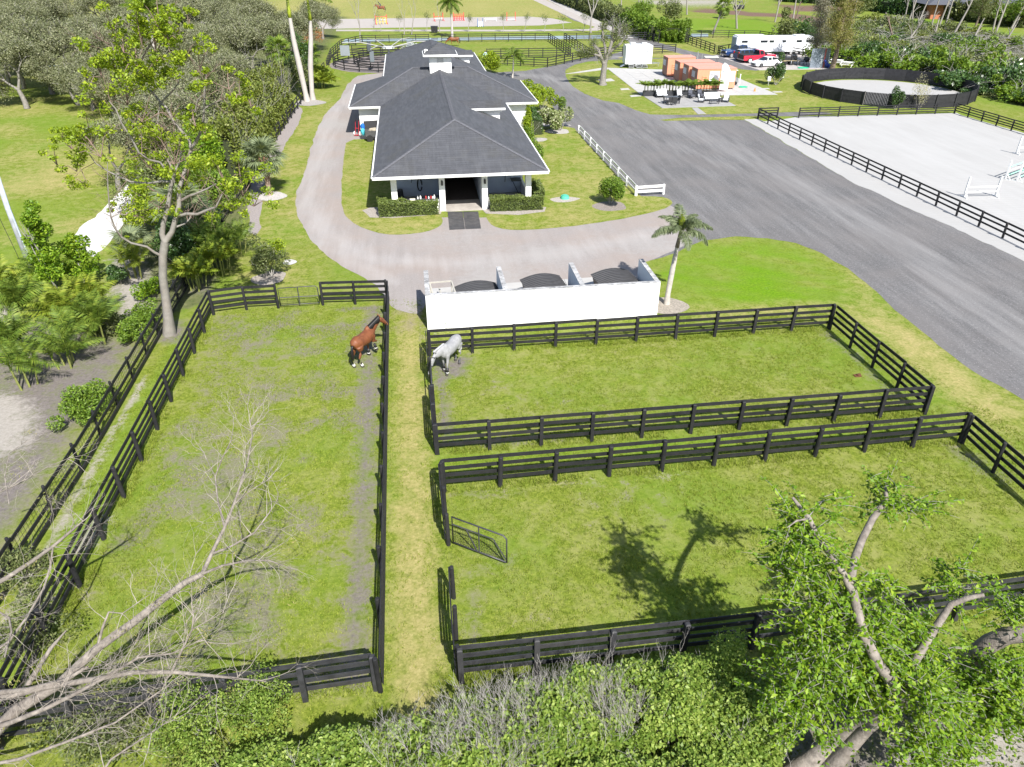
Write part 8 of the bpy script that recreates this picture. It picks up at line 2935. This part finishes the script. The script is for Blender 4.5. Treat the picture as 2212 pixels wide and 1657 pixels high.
cs = [(2165 + rng.random() * 70, 1290 + rng.random() * 60, 3.4 + rng.random() * .4, 16) for i in range(9)] + [(2100 + rng.random() * 130, 1440 + rng.random() * 80, 1.9 + rng.random() * .9, 20) for i in range(28)]
sprays(rng, cs, 0, 34, .115, L_ELM, "foliage", sec_t)

# ------------------------------------------------------------------ unclipped hedge along the bottom
rng = np.random.default_rng(751)


def near_shrub(label, x, y, rx, ry, h, n, nt, bare=.0, seed=0, m=L_HEDGE, size=.098):
    t = thing("clusia_shrub", label, "shrub", (x, y, 0), 0, "unclipped hedge shrubs along the bottom")
    r2 = np.random.default_rng(800 + seed)
    # rosettes of leaves on upright stems
    C = []
    T = []
    for i in range(n // 9):
        a = r2.random() * 6.28
        q = math.sqrt(r2.random())
        px, py = q * math.cos(a) * rx, q * math.sin(a) * ry
        top = h * (1 - .35 * q ** 3) * (1 + .16 * (float(vnoise(x + px, y + py, 1.3)) * 2 - 1))
        bz = float(vnoise(x + px + 40, y + py, .75))
        if bz < bare and r2.random() < .85:
            top *= .8
            if r2.random() < .75:
                continue
        z = top * (1 - abs(r2.normal()) * .16) if r2.random() < .8 else top * r2.uniform(.2, .9)
        C.append(np.array([px, py, z]) + r2.normal(size=(9, 3)) * np.array([.055, .055, .045]))
        if i % 9 == 0:
            T.append(([(px + r2.normal() * .1, py + r2.normal() * .1, z * .35), (px, py, z)], [.012, .006], 1))
    for i in range(int(nt * .48)):
        a = r2.random() * 6.28
        q = math.sqrt(r2.random()) * .95
        px, py = q * math.cos(a) * rx, q * math.sin(a) * ry
        bz = float(vnoise(x + px + 40, y + py, .75))
        if bz > bare + .10 and r2.random() < .8:
            continue
        z = h * r2.uniform(.35, .75)
        tb, _ = grow(r2, (px, py, z), (r2.normal() * .25, r2.normal() * .25 + .1, 1), h * .20, .0065, 2, (2, 3), .38, .12, .14, .7, .85)
        T += tb
    C = np.concatenate(C)
    leafobj(C, size, m, "foliage", t, r2, asp=.62, upb=.9)
    tubes_obj(T, "twigs", TWIGN, t, n=3)
    return t


k = 0
names = ["leftmost leafy shrub in front of the bare fallen tree", "leafy shrub under the bare tree's lower limbs", "shrub opposite the end of the left paddock fence", "shrub below the grassy lane, twiggy at the back", "bare twiggy shrub left of the bottom middle",
         "twiggy shrub at the bottom middle with leaf tufts", "tall twiggy shrub in front of the near paddock fence", "leafy shrub right of the bare twigs", "shrub touching the near paddock fence", "rightmost hedge shrub beside the broken tree",
         "front leafy shrub at the bottom left centre", "front leafy shrub at the bottom centre", "front leafy shrub at the bottom right centre", "front leafy shrub next to the broken trunk"]
for (x, y, rx, ry, h, n, nt, bare) in ((-5.9, 9.6, 1.4, 1.1, 1.3, 9000, 40, .3), (-4.4, 10.2, 1.3, 1.1, 1.5, 12000, 60, .3), (-2.7, 10.1, 1.4, 1.3, 1.7, 15000, 90, .34), (-1.0, 10.3, 1.3, 1.2, 1.75, 14000, 260, .46), (.6, 10.6, 1.3, 1.25, 1.85, 15000, 420, .50),
                                       (2.0, 10.8, 1.25, 1.2, 1.9, 15000, 480, .52), (3.3, 10.9, 1.2, 1.2, 2.0, 15000, 420, .48), (4.6, 11.0, 1.2, 1.2, 2.0, 15000, 200, .45), (5.8, 11.0, 1.15, 1.2, 2.05, 15000, 140, .42), (7.0, 10.3, 1.2, 1.3, 1.8, 13000, 160, .45),
                                       (-1.8, 8.4, 1.7, 1.2, 1.65, 18000, 80, .32), (.8, 8.5, 1.7, 1.25, 1.7, 20000, 160, .40), (3.4, 8.7, 1.7, 1.25, 1.75, 20000, 120, .36), (6.0, 8.8, 1.6, 1.2, 1.6, 16000, 80, .34)):
    near_shrub(names[k], x, y - (.12 if k < 10 else .1), rx, ry * .96, h * .90, n, nt, bare, k)
    k += 1
for i, (px, py, r, h, lb2) in enumerate(((560, 1560, .9, .9, "low leafy shrub under the left paddock's end fence"), (60, 1250, .9, .6, "dark green low growth under the fallen tree"),
                                         (40, 1400, 1.0, .7, "olive low growth at the left edge below the outer fence"), (250, 1600, 1.2, .8, "yellow green low growth at the lower left"), (2160, 1500, 1.3, .9, "leafy low bush at the lower right edge"),
                                         (1560, 1520, .8, 1.5, "twiggy round shrub left of the broken tree"), (450, 1600, 1.2, .9, "bright leafy low bush at the bottom left"))):
    c = W(px, py)
    shrub("low_bush", lb2, c, (r, r, h), 4500, .08, [L_HEDGE, L_BRUSH, L_BRUSH, L_BRUSH, L_ELM, L_HEDGE, L_HEDGE][i], seed=880 + i, lumps=14)
# leaf litter and weeds under the shrubs
n = 26000
C = np.stack([rng.uniform(-20, 24, n), rng.uniform(5, 11.8, n), rng.random(n) ** 2 * .18], 1)
o = leafobj(C, .09, L_BRUSH, "ground_weeds", None, rng, upb=.3)
o['kind'] = 'stuff'

# ------------------------------------------------------------------ grass blades over the near ground
L_GRASS = leafmat("grass_blades", [(0, (.065, .105, .010)), (.45, (.135, .180, .020)), (.8, (.23, .255, .050)), (1, (.34, .32, .13))], .3, .8, .1)


def blades(name, poly, dens, h, nb=6, seed=0, wd=.011, avoid=None, z0=0.0, xy=None):
    r2 = np.random.default_rng(seed)
    P_ = np.array(poly)
    x0, y0 = P_.min(0)
    x1, y1 = P_.max(0)
    n = int((x1 - x0) * (y1 - y0) * dens)
    x = r2.uniform(x0, x1, n)
    y = r2.uniform(y0, y1, n)
    ok = inpoly(x, y, poly)
    ok &= r2.random(n) < np.clip(.25 + (fbm(x, y, .9, 3) - .35) * 3.2, .08, 1)
    if avoid is not None:
        ok &= r2.random(n) > avoid(x, y)
    x, y = x[ok], y[ok]
    n = len(x)
    x = np.repeat(x, nb) + r2.normal(size=n * nb) * .035
    y = np.repeat(y, nb) + r2.normal(size=n * nb) * .035
    hh = np.repeat(h * (.6 + .8 * r2.random(n)), nb) * r2.uniform(.5, 1.15, n * nb)
    a = r2.random(n * nb) * 6.283
    ln = hh * r2.uniform(.2, 1.3, n * nb)
    V = np.empty((n * nb, 3, 3))
    sx, sy = -np.sin(a) * wd, np.cos(a) * wd
    V[:, 0] = np.stack([x - sx, y - sy, 0 * x + z0], 1)
    V[:, 1] = np.stack([x + sx, y + sy, 0 * x + z0], 1)
    V[:, 2] = np.stack([x + np.cos(a) * ln, y + np.sin(a) * ln, hh + z0], 1)
    me_ = npmesh(name, V.reshape(-1, 3), np.arange(n * nb * 3).reshape(-1, 3), L_GRASS)
    return link(me_, name, kind='stuff')


blades("paddock_grass", [(-13.2, 11.5), (22, 11.5), (24, 22), (22, 33), (13, 33.9), (-.1, 33.9), (-.2, 38), (-11.3, 38), (-13.2, 35)], 120, .055, 5, 1,
       avoid=lambda x, y: np.maximum(np.maximum(band(x, y, [(-2.75, 12.9), (-2.75, 26), (-3.0, 31), (-2.8, 37)], .45, .8) * .95, band(x, y, [(-.95, 11), (-.9, 36)], .5, .8) * .85), soft(x, y, [(.1, 28.6), (1.6, 29.0), (2.2, 31.2), (.1, 31.2)], .9) * .95))
for (fa, fb) in (((-11.4, 12.9), (-2.2, 13.05)), ((.3, 12.95), (17, 13.2)), ((.1, 23.4), (20.8, 23.4)), ((.3, 21.05), (20.8, 21.35)), ((.1, 31.35), (20.6, 31.4)), ((-11.4, 13), (-11.4, 37))):
    dx, dy = (0, .22) if abs(fa[1] - fb[1]) < 1 else (.22, 0)
    blades("fence_line_grass", [(fa[0] - dx, fa[1] - dy), (fb[0] - (dx if dx else -0), fb[1] - dy), (fb[0] + dx, fb[1] + dy), (fa[0] + dx, fa[1] + dy)], 160, .13, 5, 7)
